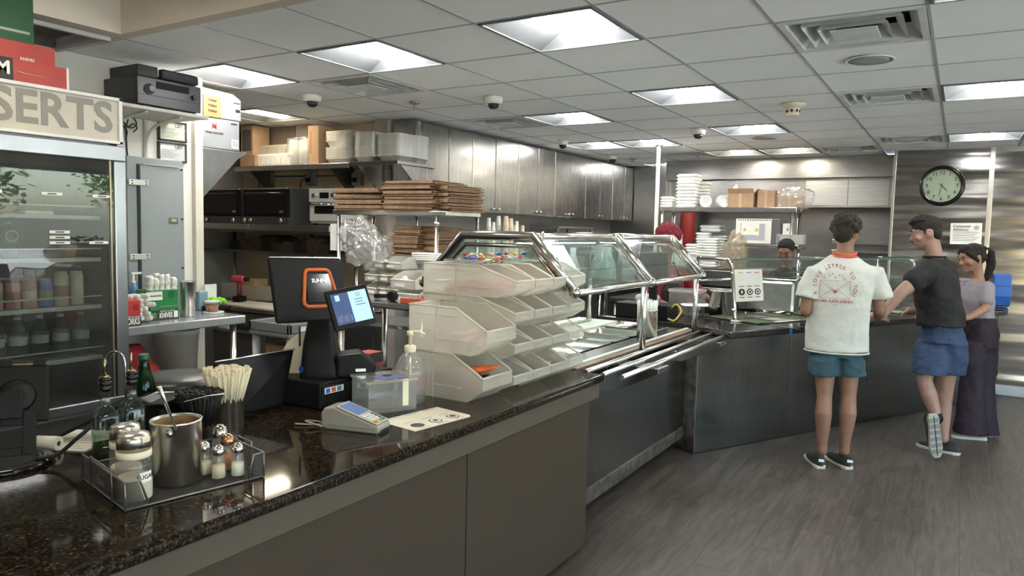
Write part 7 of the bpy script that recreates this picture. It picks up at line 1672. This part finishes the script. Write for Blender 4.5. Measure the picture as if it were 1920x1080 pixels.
mb.limb([sr * .85 + er * .15, (sr + er) / 2, er], [.040, .046, .042], 14); mb.limb([er, er * .6 + wr_ * .4, wr_], [.042, .039, .027], 14)
hand_mb(mb, wl_, (fwd * .8 + rt * .5 - UP * .1), UP, .95, .25, False); hand_mb(mb, wr_, (fwd * .8 - UP * .05 + rt * .15), UP, .95, .2, True)
for hp, kn, cf, an in ((P(1547, 668, .02), P(1546, 742, .0), P(1544, 775, -.02), P(1542, 832, .0)), (P(1591, 668, .02), P(1591, 742, .0), P(1590, 775, -.02), P(1584, 832, .0))):
    mb.limb([hp, (hp + kn) / 2, kn, kn * .55 + cf * .45], [.080, .066, .050, .052], 16); mb.limb([kn, cf, cf * .5 + an * .5, an, an - UP * .05], [.048, .056, .046, .034, .036], 16)
body(t, mb, SKIN1)
face(t, HM, HAIRC)
hb = MB(); random.seed(2)
hb.ball((0, -.015, .035), .098, 16, M=HM, sc=(.96, 1.05, .95)); hb.ball((0, -.06, -.02), .068, 12, M=HM, sc=(1.0, .8, 1.1))
for k in range(110):
    a = random.uniform(0, 2 * PI); e_ = random.uniform(-.5, 1.4); q = V((math.cos(a) * math.cos(e_) * .090, math.sin(a) * math.cos(e_) * .098 - .015, math.sin(e_) * .088 + .035))
    if q.y > .045 and q.z < .055: continue
    hb.ball(q, random.uniform(.012, .020), 8, M=HM)
remesh(part('hair', hb, HAIRC, t, label='curly dark brown hair'), .006, 1, .012, .012)
# orange bandana collar
part('collar', MB().tube([nb - UP * .000 + fwd * .0 + (rt * math.cos(a) * .072 + fwd * math.sin(a) * .066) + UP * (.020 + .008 * math.cos(2 * a)) for a in [2 * PI * q / 20 for q in range(20)]], .011, 8, closed=True).tube([nb + UP * .012 + (rt * math.cos(a) * .080 + fwd * math.sin(a) * .072) - UP * .01 for a in [2 * PI * q / 20 for q in range(20)]], .010, 8, closed=True), mat('orange_red_cloth', (.48, .10, .05), .7), t, label='orange-red bandana collar')
sh = MB()
sh.rings([(P(1568, 657, .02), .205, .145), (P(1568, 640, .02), .203, .142), (P(1570, 600, .01), .200, .140), (P(1574, 560, 0), .205, .14), (P(1577, 530, 0), .215, .14), (P(1580, 510, 0), .220, .120), (P(1580, 501, 0), .200, .105), (P(1581, 494, 0), .155, .09), (P(1582, 486, 0), .115, .075), (P(1582, 478, 0), .078, .065)], n=32, ax=rt, ay=fwd, pw=2.2)
sh.tube([sl + rt * .06 - UP * .020, sl + rt * .005 - UP * .022, sl * .55 + el * .45 - rt * .01, sl * .30 + el * .70 - rt * .012], [.060, .070, .074, .080], 18); sh.tube([sr - rt * .06 - UP * .020, sr - rt * .005 - UP * .022, sr * .55 + er * .45 + rt * .01, sr * .30 + er * .70 + rt * .012], [.060, .070, .074, .082], 18)
SHW_ = mat('tshirt_white', (.48, .49, .46), .85, 0, .03, 10, bump=.3, bscale=14)
shirt = remesh(part('tshirt', sh, SHW_, t), .009, 4, .020, .10)
for s_, e_, r in ((sl, el, .083), (sr, er, .085)):
    c_ = s_ * .24 + e_ * .76; ax_ = (e_ - s_).normalized(); a1_ = ax_.cross(fwd).normalized(); a2_ = ax_.cross(a1_)
hem = [P(1568, 658, .02) + rt * (.207 * math.cos(a)) + fwd * (.147 * math.sin(a)) for a in [2 * PI * q / 28 for q in range(28)]]
part('hem', MB().tube(hem, .006, 6, closed=True), SHW_, t)
st_ = MB().rings([(P(1568, 645, .02), .135, .090), (P(1568, 668, .02), .170, .115)], n=24, ax=rt, ay=fwd)
for x in (1544, 1593):
    st_.rings([(P(x, 702, .02), .100, .115), (P(x, 672, .02), .098, .12), (P(x * .7 + 1568 * .3, 656, .02), .075, .09)], n=24, ax=rt, ay=fwd)
remesh(part('shorts', st_, mat('shorts_teal', (.028, .068, .092), .85, 0, .08, 20, bump=.3, bscale=30), t), .008, 2, .018, .06)
BS = mat('sneaker_black', (.025, .028, .027), .7, 0, .3, 60); OFFW = mat('sole_white', (.52, .50, .44), .6)
fl = P(1540, 862, 0); fl.z = 0; fr_ = P(1590, 862, 0); fr_.z = 0
shoe(t, fl - fwd * .06 - rt * .01, fl + fwd * .23 - rt * .05, BS, OFFW); shoe(t, fr_ - fwd * .06, fr_ + fwd * .22 - rt * .10, BS, OFFW)
part('heel_tab', MB().box(-.018, .018, -.004, .002, .055, .072), PAPER, t, M=tr(fl - fwd * .064 - rt * .01) @ rz(math.atan2(fwd.y, fwd.x) - PI / 2))
part('heel_tab', MB().box(-.018, .018, -.004, .002, .055, .072), PAPER, t, M=tr(fr_ - fwd * .064) @ rz(math.atan2(fwd.y, fwd.x) - PI / 2))
# print on the back of the shirt: laid on a plane behind him, wrapped on to the cloth
PINK = mat('print_rose', (.36, .12, .12), .8)
cpx = P(1574, 538, -.26); bx_ = rt; by_ = UP; bz_ = -fwd
PM = Matrix(((bx_.x, by_.x, bz_.x, cpx.x), (bx_.y, by_.y, bz_.y, cpx.y), (bx_.z, by_.z, bz_.z, cpx.z), (0, 0, 0, 1))) @ Matrix.Diagonal((.82, .86, 1, 1))
def stick(o, off=.004):
    m_ = o.modifiers.new('wrap', 'SHRINKWRAP'); m_.target = shirt; m_.wrap_method = 'PROJECT'; m_.use_project_z = True; m_.use_positive_direction = True; m_.use_negative_direction = True; m_.use_project_x = False; m_.use_project_y = False; m_.offset = off; return o
def word_arc(s, R, a0, a1, size, cz):
    n = len(s)
    for i, ch in enumerate(s):
        if ch == ' ': continue
        a = a0 + (a1 - a0) * i / (n - 1)
        stick(text(ch, size, PINK, t, PM @ tr(R * math.cos(a), cz + R * 1.12 * math.sin(a), 0) @ rz(a - PI / 2), 'print_letter', bold=.012, depth=0))
word_arc('A LOVE LETTER TO YOU', .152, math.radians(196), math.radians(-16), .042, -.02)
stick(text('NUMA KAPA KISHEN', .032, PINK, t, PM @ tr(0, -.125, 0), 'print_line', bold=.015, depth=0, sx=.95))
stick(text('MIAMI', .013, PINK, t, PM @ tr(0, -.155, 0), 'print_line', depth=0))
def flat(pts): return MB().add([(x, y, 0) for x, y in pts], [tuple(range(len(pts)))])
def linebar(x0, y0, x1, y1, w_=.0011, n=14):
    d_ = V((x1 - x0, y1 - y0)); L = d_.length; d_.normalize(); nn_ = V((-d_.y, d_.x)) * w_; m = MB()
    for i in range(n):
        a = V((x0, y0)) + d_ * (L * i / n); b = V((x0, y0)) + d_ * (L * (i + 1) / n); m.add([(a.x - nn_.x, a.y - nn_.y, 0), (b.x - nn_.x, b.y - nn_.y, 0), (b.x + nn_.x, b.y + nn_.y, 0), (a.x + nn_.x, a.y + nn_.y, 0)], [(0, 1, 2, 3)])
    return m
for l_ in ((-.115, .035, .115, .035), (-.115, .035, 0, -.045), (.115, .035, 0, -.045), (-.115, .035, -.115, -.10), (.115, .035, .115, -.10), (-.115, -.10, .115, -.10), (-.115, -.10, -.02, -.03), (.115, -.10, .02, -.03)):
    stick(part('envelope_line', linebar(*l_), PINK, t, M=PM))
hp_ = [(.017 * (math.sin(a) ** 3), .0011 * (13 * math.cos(a) - 5 * math.cos(2 * a) - 2 * math.cos(3 * a) - math.cos(4 * a)) - .048) for a in [2 * PI * q / 24 for q in range(24)]]
stick(part('heart', flat(hp_[::-1]), PINK, t, M=PM), .006)
for k, (x, y) in enumerate(((-.08, .055), (-.04, .075), (-.02, .09), (0, .065), (.03, .08), (.055, .07), (.075, .055), (.06, .05))):
    stick(part('small_heart', flat([(a * .35 + x, (b + .048) * .35 + y) for a, b in hp_[::-1]]), PINK, t, M=PM), .005)

# ---- man in the black T-shirt
D0 = 5.38
t = thing('person', 'man in a black T-shirt and blue shorts leaning on the counter, one shoe sole up', 'person', (-.03, 6.30, 0)); O = t.location.copy()
P = lambda x, y, dd=0: at(x, y, d=D0 + dd) - O
fwd = V((-.93, .36, 0)).normalized(); rt = V((fwd.y, -fwd.x, 0)); mb = MB()
hc = P(1737, 436, -.0)
HM = head(mb, hc, V((-.97, -.10, -.22)), UP, 1.0)
nb = P(1752, 482, .0)
mb.limb([hc - UP * .05 + V((.03, 0, 0)), nb, nb - UP * .05], [.056, .060, .08], 16)
pel = P(1768, 632, .02)
mb.rings([(pel - UP * .03, .155, .11), (pel + UP * .06, .155, .11), (P(1760, 570, 0), .15, .105), (P(1752, 525, 0), .17, .115), (P(1752, 498, 0), .16, .09), (nb - UP * .02, .08, .07)], n=24, ax=rt, ay=fwd)
sN, sF = P(1741, 507, -.17), P(1762, 500, .20)          # near shoulder (his left) and far shoulder
eN, eF = P(1690, 548, -.20), P(1738, 565, .20)
wN, wF = P(1655, 590, -.18), P(1725, 583, .16)
mb.limb([sN, (sN + eN) / 2, eN], [.060, .055, .044], 14); mb.limb([eN, eN * .6 + wN * .4, wN], [.044, .042, .029], 14)
mb.limb([sF, (sF + eF) / 2, eF], [.058, .052, .042], 14); mb.limb([eF, eF * .6 + wF * .4, wF], [.042, .038, .028], 14)
hand_mb(mb, wN, V((-.85, .35, -.25)), UP, .95, .2, False); hand_mb(mb, wF, V((-.95, .1, -.1)), UP, .95, .35, True)
# planted leg and crossed leg
hN, kN, cN, aN = P(1775, 655, -.02), P(1772, 735, .02), P(1768, 765, .04), P(1769, 812, .02)
hF, kF, cF, aF = P(1745, 655, .02), P(1733, 712, -.05), P(1742, 740, -.08), P(1757, 785, -.10)
mb.limb([hN, (hN + kN) / 2, kN, kN * .5 + cN * .5], [.085, .072, .054, .056], 16); mb.limb([kN, cN, cN * .5 + aN * .5, aN, aN - UP * .04], [.052, .058, .048, .036, .038], 16)
mb.limb([hF, (hF + kF) / 2, kF, kF * .5 + cF * .5], [.085, .072, .052, .054], 16); mb.limb([kF, cF, cF * .5 + aF * .5, aF], [.050, .055, .045, .036], 16)
body(t, mb, SKIN2); face(t, HM, HAIRB)
hb = MB(); hb.ball((0, -.012, .048), .092, 16, M=HM, sc=(.92, 1.10, .82)); hb.ball((0, -.05, .0), .070, 12, M=HM, sc=(1.02, .75, 1.15)); hb.ball((0, .055, .085), .035, 10, M=HM, sc=(1.5, 1.2, .9)); hb.ball((0, .02, .10), .045, 10, M=HM, sc=(1.3, 1.5, .8))
random.seed(8)
for k in range(60):
    a = random.uniform(0, 2 * PI); e_ = random.uniform(.5, 1.5); q = V((math.cos(a) * math.cos(e_) * .080, math.sin(a) * math.cos(e_) * .095 + .01, math.sin(e_) * .07 + .055)); hb.ball(q, random.uniform(.010, .016), 8, M=HM)
for sx in (-1, 1): hb.limb([(sx * .072, .01, .03), (sx * .073, .012, -.012)], [.012, .007], 8, M=HM)
remesh(part('hair', hb, HAIRB, t, label='short black hair'), .006, 1, .010, .015)
part('moustache', MB().limb([(-.018, .099, -.050), (0, .106, -.047), (.018, .099, -.050)], [.003, .0045, .003], 8, M=HM), HAIRB, t)
sh = MB()
sh.rings([(P(1764, 610, .02), .185, .155), (P(1763, 585, .01), .180, .145), (P(1757, 550, 0), .185, .140), (P(1752, 522, 0), .195, .140), (P(1752, 504, 0), .195, .115), (P(1753, 492, 0), .14, .09), (nb - UP * .01, .080, .075)], n=32, ax=rt, ay=fwd, pw=2.3)
sh.limb([sN, sN * .62 + eN * .38, sN * .45 + eN * .55], [.082, .078, .076], 16); sh.limb([sF, sF * .6 + eF * .4, sF * .4 + eF * .6], [.082, .080, .080], 16)
BT_ = mat('tshirt_black', (.010, .010, .011), .85, 0, .2, 10, bump=.3, bscale=14)
remesh(part('tshirt', sh, BT_, t), .009, 4, .030, .10)
part('neck_band', MB().tube([nb + (rt * math.cos(a) * .078 + fwd * math.sin(a) * .072) + UP * .002 for a in [2 * PI * q / 20 for q in range(20)]], .008, 8, closed=True), BT_, t)
st_ = MB().rings([(P(1766, 605, .02), .150, .125), (P(1768, 640, .02), .175, .15)], n=24, ax=rt, ay=fwd)
for h_, k_ in ((P(1780, 640, -.03), P(1776, 700, .0)), (P(1752, 640, .02), P(1742, 700, -.05))):
    st_.rings([(k_, .108, .120), (h_ * .5 + k_ * .5, .112, .130), (h_, .105, .125)], n=24, ax=rt, ay=fwd)
remesh(part('shorts', st_, mat('shorts_blue', (.022, .042, .095), .8, 0, .1, 20, bump=.3, bscale=30), t), .008, 2, .022, .07)
gnd = P(1772, 838, .05); gnd.z = 0
shoe(t, gnd - fwd * .10, gnd + fwd * .20, BS, OFFW)
# raised shoe: toe on the floor, sole to the camera
tip = P(1759, 846, -.14); tip.z = .012; heel = P(1750, 776, -.16)
toc = -(CD - UP * CD.z).normalized()
MM = shoe(t, heel, tip, BS, mat('sole_grey', (.34, .33, .30), .6), up=(-toc * 1.0 + UP * .2).normalized())
LT_ = (tip - heel).length
for k in range(6): part('tread_bar', MB().box(-.038, -.004, LT_ * (.10 + .14 * k), LT_ * (.19 + .14 * k), -.004, .001).box(.004, .038, LT_ * (.10 + .14 * k), LT_ * (.19 + .14 * k), -.004, .001), mat('tread', (.20, .19, .17), .6), t, M=MM)
part('sole_groove', MB().box(-.003, .003, LT_ * .06, LT_ * .94, -.0012, .0), INK, t, M=MM)
part('sock', MB().limb([aF, aF * .8 + cF * .2], [.041, .040], 12), BLACK, t)

# ---- woman in lavender top
D0 = 5.83
t = thing('person', 'woman in a lavender top and dark purple flared trousers with a ponytail', 'person', (.22, 6.98, 0)); O = t.location.copy()
P = lambda x, y, dd=0: at(x, y, d=D0 + dd) - O
fwd = V((-.88, .10, 0)).normalized(); rt = V((fwd.y, -fwd.x, 0)); mb = MB()
fwd = V((-.85, -.25, 0)).normalized(); rt = V((fwd.y, -fwd.x, 0))
hc = P(1822, 482, .0)
HM = head(mb, hc, V((-.80, -.50, -.28)), UP, .93, True)
nb = P(1833, 520, .03)
mb.limb([hc - UP * .04 + V((.02, .02, 0)), nb, nb - UP * .05], [.045, .046, .06], 16)
pel = P(1834, 625, .02)
mb.rings([(pel - UP * .04, .135, .095), (pel + UP * .03, .130, .090), (P(1835, 590, .02), .118, .085), (P(1833, 560, .02), .135, .10), (P(1834, 540, .02), .125, .075), (nb - UP * .03, .055, .045)], n=24, ax=rt, ay=fwd)
sN, sF = P(1851, 541, -.10), P(1813, 537, .15)
eN, eF = P(1849, 578, -.14), P(1803, 575, .12)
wN, wF = P(1817, 596, -.16), P(1800, 597, .0)
mb.limb([sN, (sN + eN) / 2, eN], [.036, .036, .032], 12); mb.limb([eN, eN * .6 + wN * .4, wN], [.032, .030, .021], 12)
mb.limb([sF, (sF + eF) / 2, eF], [.036, .036, .032], 12); mb.limb([eF, eF * .6 + wF * .4, wF], [.032, .030, .021], 12)
hand_mb(mb, wN, V((-.9, .1, -.1)), UP, .85, .2, False); hand_mb(mb, wF, V((-.7, .1, -.6)), UP, .85, .3, True)
mb.limb([P(1828, 650, -.02), P(1822, 720, 0), P(1820, 800, 0)], [.08, .055, .04], 14); mb.limb([P(1842, 650, .06), P(1840, 720, .08), P(1838, 800, .08)], [.08, .055, .04], 14)
body(t, mb, SKIN3); face(t, HM, HAIRB)
hb = MB(); hb.ball((0, -.018, .030), .094, 16, M=HM, sc=(.92, 1.02, .94)); hb.ball((0, -.06, -.01), .065, 12, M=HM)
hb.limb([(-.055, .055, .055), (-.076, .025, .01), (-.078, .0, -.03)], [.024, .020, .012], 10, M=HM); hb.limb([(.055, .055, .055), (.076, .025, .01), (.076, .0, -.03)], [.024, .020, .012], 10, M=HM); hb.ball((0, .028, .075), .062, 12, M=HM, sc=(1.15, .95, .7))
remesh(part('hair', hb, HAIRB, t, label='dark hair tied back'), .006, 1, .006, .02)
pt = HM @ V((.0, -.115, .04))
tl_ = MB().limb([pt, pt + V((.045, .04, -.03)), pt + V((.06, .05, -.12)), pt + V((.04, .05, -.22)), pt + V((.02, .05, -.28))], [.028, .034, .034, .026, .008], 12)
remesh(part('ponytail', tl_, HAIRB, t), .007, 1, .012, .02)
part('hair_tie', MB().tube([pt + V((.02, .02, -.01)) + V((0, math.cos(a) * .03, math.sin(a) * .03)) for a in [2 * PI * q / 14 for q in range(14)]], .008, 8, closed=True), PAPER, t)
part('earring', MB().ball((-.082, -.008, -.045), .009, 8, M=HM), mat('gold', (.6, .4, .15), .25, 1), t); part('earring', MB().ball((.082, -.008, -.045), .009, 8, M=HM), mat('gold', (.6, .4, .15), .25, 1), t)
sh = MB()
sh.rings([(P(1837, 598, .02), .138, .105), (P(1836, 585, .02), .130, .098), (P(1834, 562, .02), .150, .112), (P(1834, 545, .02), .155, .10), (P(1833, 530, .02), .10, .07), (nb - UP * .03, .068, .055)], n=28, ax=rt, ay=fwd)
sh.limb([sN, sN * .4 + eN * .6], [.058, .054], 14); sh.limb([sF, sF * .4 + eF * .6], [.058, .054], 14)
LAV = mat('lavender_knit', (.25, .225, .26), .85, 0, .05, 12, bump=.2, bscale=40)
remesh(part('top', sh, LAV, t), .008, 3, .012, .07)
tp = MB().rings([(P(1837, 592, .02), .136, .102), (P(1837, 606, .02), .155, .115), (P(1838, 625, .02), .168, .130), (P(1836, 650, .02), .165, .125)], n=24, ax=rt, ay=fwd)
for x, dd in ((1823, -.04), (1842, .06)):
    tp.rings([(P(x - 3, 812, dd), .115, .13), (P(x - 2, 770, dd), .095, .105), (P(x, 720, dd), .085, .09), (P(x + 2, 670, dd), .095, .105), (P(x + 3, 640, dd), .09, .1)], n=24, ax=rt, ay=fwd)
remesh(part('trousers', tp, mat('trousers_purple', (.012, .005, .014), .75, 0, .1, 20, bump=.3, bscale=20), t), .009, 3, .02, .08)
GS = mat('sneaker_grey', (.22, .20, .19), .7, 0, .2, 60)
g1 = P(1826, 818, -.02); g1.z = 0; shoe(t, g1 - fwd * .09, g1 + fwd * .16, GS, OFFW, w=.040, h=.065)
g2 = P(1838, 808, .1); g2.z = 0; shoe(t, g2 - fwd * .09, g2 + fwd * .16, GS, OFFW, w=.040, h=.065)

# ---- cook with red hair net behind the steam table
D0 = 6.4
t = thing('person', 'cook in a red hair covering, red shirt and black apron behind the steam table', 'person', tuple(at(1250, 600, d=D0).xy) + (0,)); O = t.location.copy()
P = lambda x, y, dd=0: at(x, y, d=D0 + dd) - O
fwd = V((.80, -.55, 0)).normalized(); rt = V((fwd.y, -fwd.x, 0)); mb = MB()
hc = P(1253, 452, .0)
HM = head(mb, hc, V((.82, -.45, -.50)), UP, 1.0, True)
nb = P(1247, 492, .04); mb.limb([hc - UP * .05, nb, nb - UP * .05], [.05, .052, .07], 14)
mb.rings([(P(1250, 640, .05), .17, .13), (P(1250, 600, .05), .165, .125), (P(1248, 550, .05), .17, .12), (P(1247, 515, .05), .16, .10), (nb - UP * .02, .07, .06)], n=24, ax=rt, ay=fwd)
sN, sF = P(1226, 520, -.06), P(1272, 515, .16); eN, eF = P(1222, 562, -.08), P(1300, 540, .16); wN, wF = P(1262, 578, -.2), P(1335, 566, .04)
mb.limb([sN, eN], [.055, .042], 12); mb.limb([eN, wN], [.040, .028], 12); mb.limb([sF, eF], [.055, .042], 12); mb.limb([eF, wF], [.040, .028], 12)
hand_mb(mb, wN, V((1, 0, -.1)), UP, .9, .4, False); hand_mb(mb, wF, V((.9, -.2, 0)), UP, .9, .5, True)
for sx in (-1, 1): mb.limb([P(1250, 650, .05) + rt * .09 * sx, P(1250, 650, .05) * V((1, 1, .5)) + rt * .09 * sx, V((rt.x * .09 * sx, rt.y * .09 * sx, .08))], [.085, .06, .045], 12)
body(t, mb, SKIN4, .009); face(t, HM, HAIRB)
hb = MB(); hb.ball((0, -.03, .055), .105, 16, M=HM, sc=(1, 1.15, .92)); hb.ball((0, -.10, .03), .07, 12, M=HM)
random.seed(12)
for k in range(70):
    a = random.uniform(0, 2 * PI); e_ = random.uniform(-.1, 1.4); hb.ball(V((math.cos(a) * math.cos(e_) * .10, math.sin(a) * math.cos(e_) * .115 - .03, math.sin(e_) * .09 + .055)), .016, 8, M=HM)
remesh(part('hair_covering', hb, mat('crimson', (.17, .012, .025), .8, 0, .3, 50, bump=.8, bscale=90), t, label='crimson hair covering'), .008, 1, .01, .015)
sh = MB().rings([(P(1250, 635, .05), .19, .145), (P(1250, 600, .05), .18, .14), (P(1248, 550, .05), .185, .135), (P(1247, 518, .05), .18, .115), (nb - UP * .02, .08, .07)], n=28, ax=rt, ay=fwd)
sh.limb([sN, eN, eN * .8 + wN * .2], [.072, .066, .06], 14); sh.limb([sF, eF, eF * .6 + wF * .4], [.072, .064, .052], 14)
remesh(part('shirt', sh, mat('shirt_red', (.20, .014, .022), .8, 0, .1, 14, bump=.3, bscale=16), t), .010, 3, .02, .08)
ap = MB(); cols_ = []
A1 = [(P(1250, 690, .05), .20, .16), (P(1250, 600, .05), .19, .155), (P(1249, 545, .05), .13, .150), (P(1248, 522, .05), .08, .135)]
vs = []; nn_ = 11
for c_, a_, b_ in A1:
    for i in range(nn_): th_ = PI * (.5 + (i / (nn_ - 1) - .5) * (.62 if b_ < .145 else .95)); vs.append(c_ + rt * (a_ * 1.25 * math.cos(th_)) + fwd * (b_ * math.sin(th_) + .008))
ap.add(vs, [(r * nn_ + i, r * nn_ + i + 1, (r + 1) * nn_ + i + 1, (r + 1) * nn_ + i) for r in range(3) for i in range(nn_ - 1)], None, True)
ao = part('apron', ap, BLACK, t); sm_ = ao.modifiers.new('solid', 'SOLIDIFY'); sm_.thickness = .006
part('apron_strap', MB().tube([P(1248, 522, .05) + rt * .06 + fwd * .13, nb + rt * .06 + fwd * .05, nb - fwd * .06, nb - rt * .06 + fwd * .05, P(1248, 522, .05) - rt * .06 + fwd * .13], .007, 6), BLACK, t)
part('trouser', MB().limb([P(1250, 640, .05) + rt * .09, V((rt.x * .09, rt.y * .09, .1))], [.10, .07], 12).limb([P(1250, 640, .05) - rt * .09, V((-rt.x * .09, -rt.y * .09, .1))], [.10, .07], 12), BLACK, t)
for sx in (-1, 1): b_ = rt * .09 * sx; shoe(t, b_ - fwd * .08, b_ + fwd * .18, BLACK, BLACK)
t = thing('steel_tray', 'shallow steel pan held in the hands of the red-haired cook', 'pan', at(1310, 572, d=6.2))
part('pan', MB().rings([((0, 0, -.06), .13, .09), ((0, 0, 0), .16, .12), ((0, 0, .004), .165, .125), ((0, 0, .0), .15, .11), ((0, 0, -.05), .12, .085)], n=28, pw=6), SATIN, t, M=rz(.6))

# ---- second worker far behind the counter glass
D0 = 7.1
t = thing('person', 'worker with dark hair and a black shirt far behind the counter glass', 'person', tuple(at(1478, 600, d=D0).xy) + (0,)); O = t.location.copy()
P = lambda x, y, dd=0: at(x, y, d=D0 + dd) - O
fwd = V((.15, -.98, 0)).normalized(); rt = V((fwd.y, -fwd.x, 0)); mb = MB()
hc = P(1474, 470, .0); HM = head(mb, hc, V((-.1, -.95, -.45)), UP, .95, True); nb = P(1478, 497, .05)
mb.limb([hc - UP * .05, nb, nb - UP * .05], [.045, .048, .06], 12)
mb.rings([(P(1482, 600, .05), .15, .11), (P(1481, 550, .05), .15, .11), (P(1480, 515, .05), .15, .09), (nb - UP * .02, .07, .05)], n=20, ax=rt, ay=fwd)
sN, sF = P(1508, 515, .05), P(1452, 518, .05); eN, eF = P(1512, 552, .0), P(1448, 555, .0); wN, wF = P(1496, 566, -.2), P(1465, 566, -.2)
for a_, b_, c_, r_ in ((sN, eN, wN, True), (sF, eF, wF, False)):
    mb.limb([a_, b_], [.045, .036], 10); mb.limb([b_, c_], [.034, .024], 10); hand_mb(mb, c_, fwd, UP, .85, .4, r_)
for sx in (-1, 1): mb.limb([P(1482, 600, .05) + rt * .08 * sx, V((rt.x * .08 * sx, rt.y * .08 * sx, .08))], [.08, .045], 10)
body(t, mb, SKIN1, .010); face(t, HM)
hb = MB().ball((0, -.018, .035), .094, 14, M=HM, sc=(.95, 1.02, .94)).ball((0, .025, .08), .06, 10, M=HM, sc=(1.15, .95, .7))
remesh(part('hair', hb, HAIRB, t), .008, 1)
sh = MB().rings([(P(1482, 600, .05), .165, .125), (P(1481, 550, .05), .165, .125), (P(1480, 515, .05), .165, .105), (nb - UP * .02, .08, .06)], n=24, ax=rt, ay=fwd).limb([sN, eN, eN * .7 + wN * .3], [.06, .052, .046], 12).limb([sF, eF, eF * .7 + wF * .3], [.06, .052, .046], 12)
remesh(part('shirt', sh, BT_, t), .010, 2, .015, .08)
part('trouser', MB().limb([P(1482, 600, .05) + rt * .08, V((rt.x * .08, rt.y * .08, .1))], [.095, .065], 12).limb([P(1482, 600, .05) - rt * .08, V((-rt.x * .08, -rt.y * .08, .1))], [.095, .065], 12), BLACK, t)
for sx in (-1, 1): b_ = rt * .08 * sx; shoe(t, b_ - fwd * .08, b_ + fwd * .18, BLACK, BLACK)
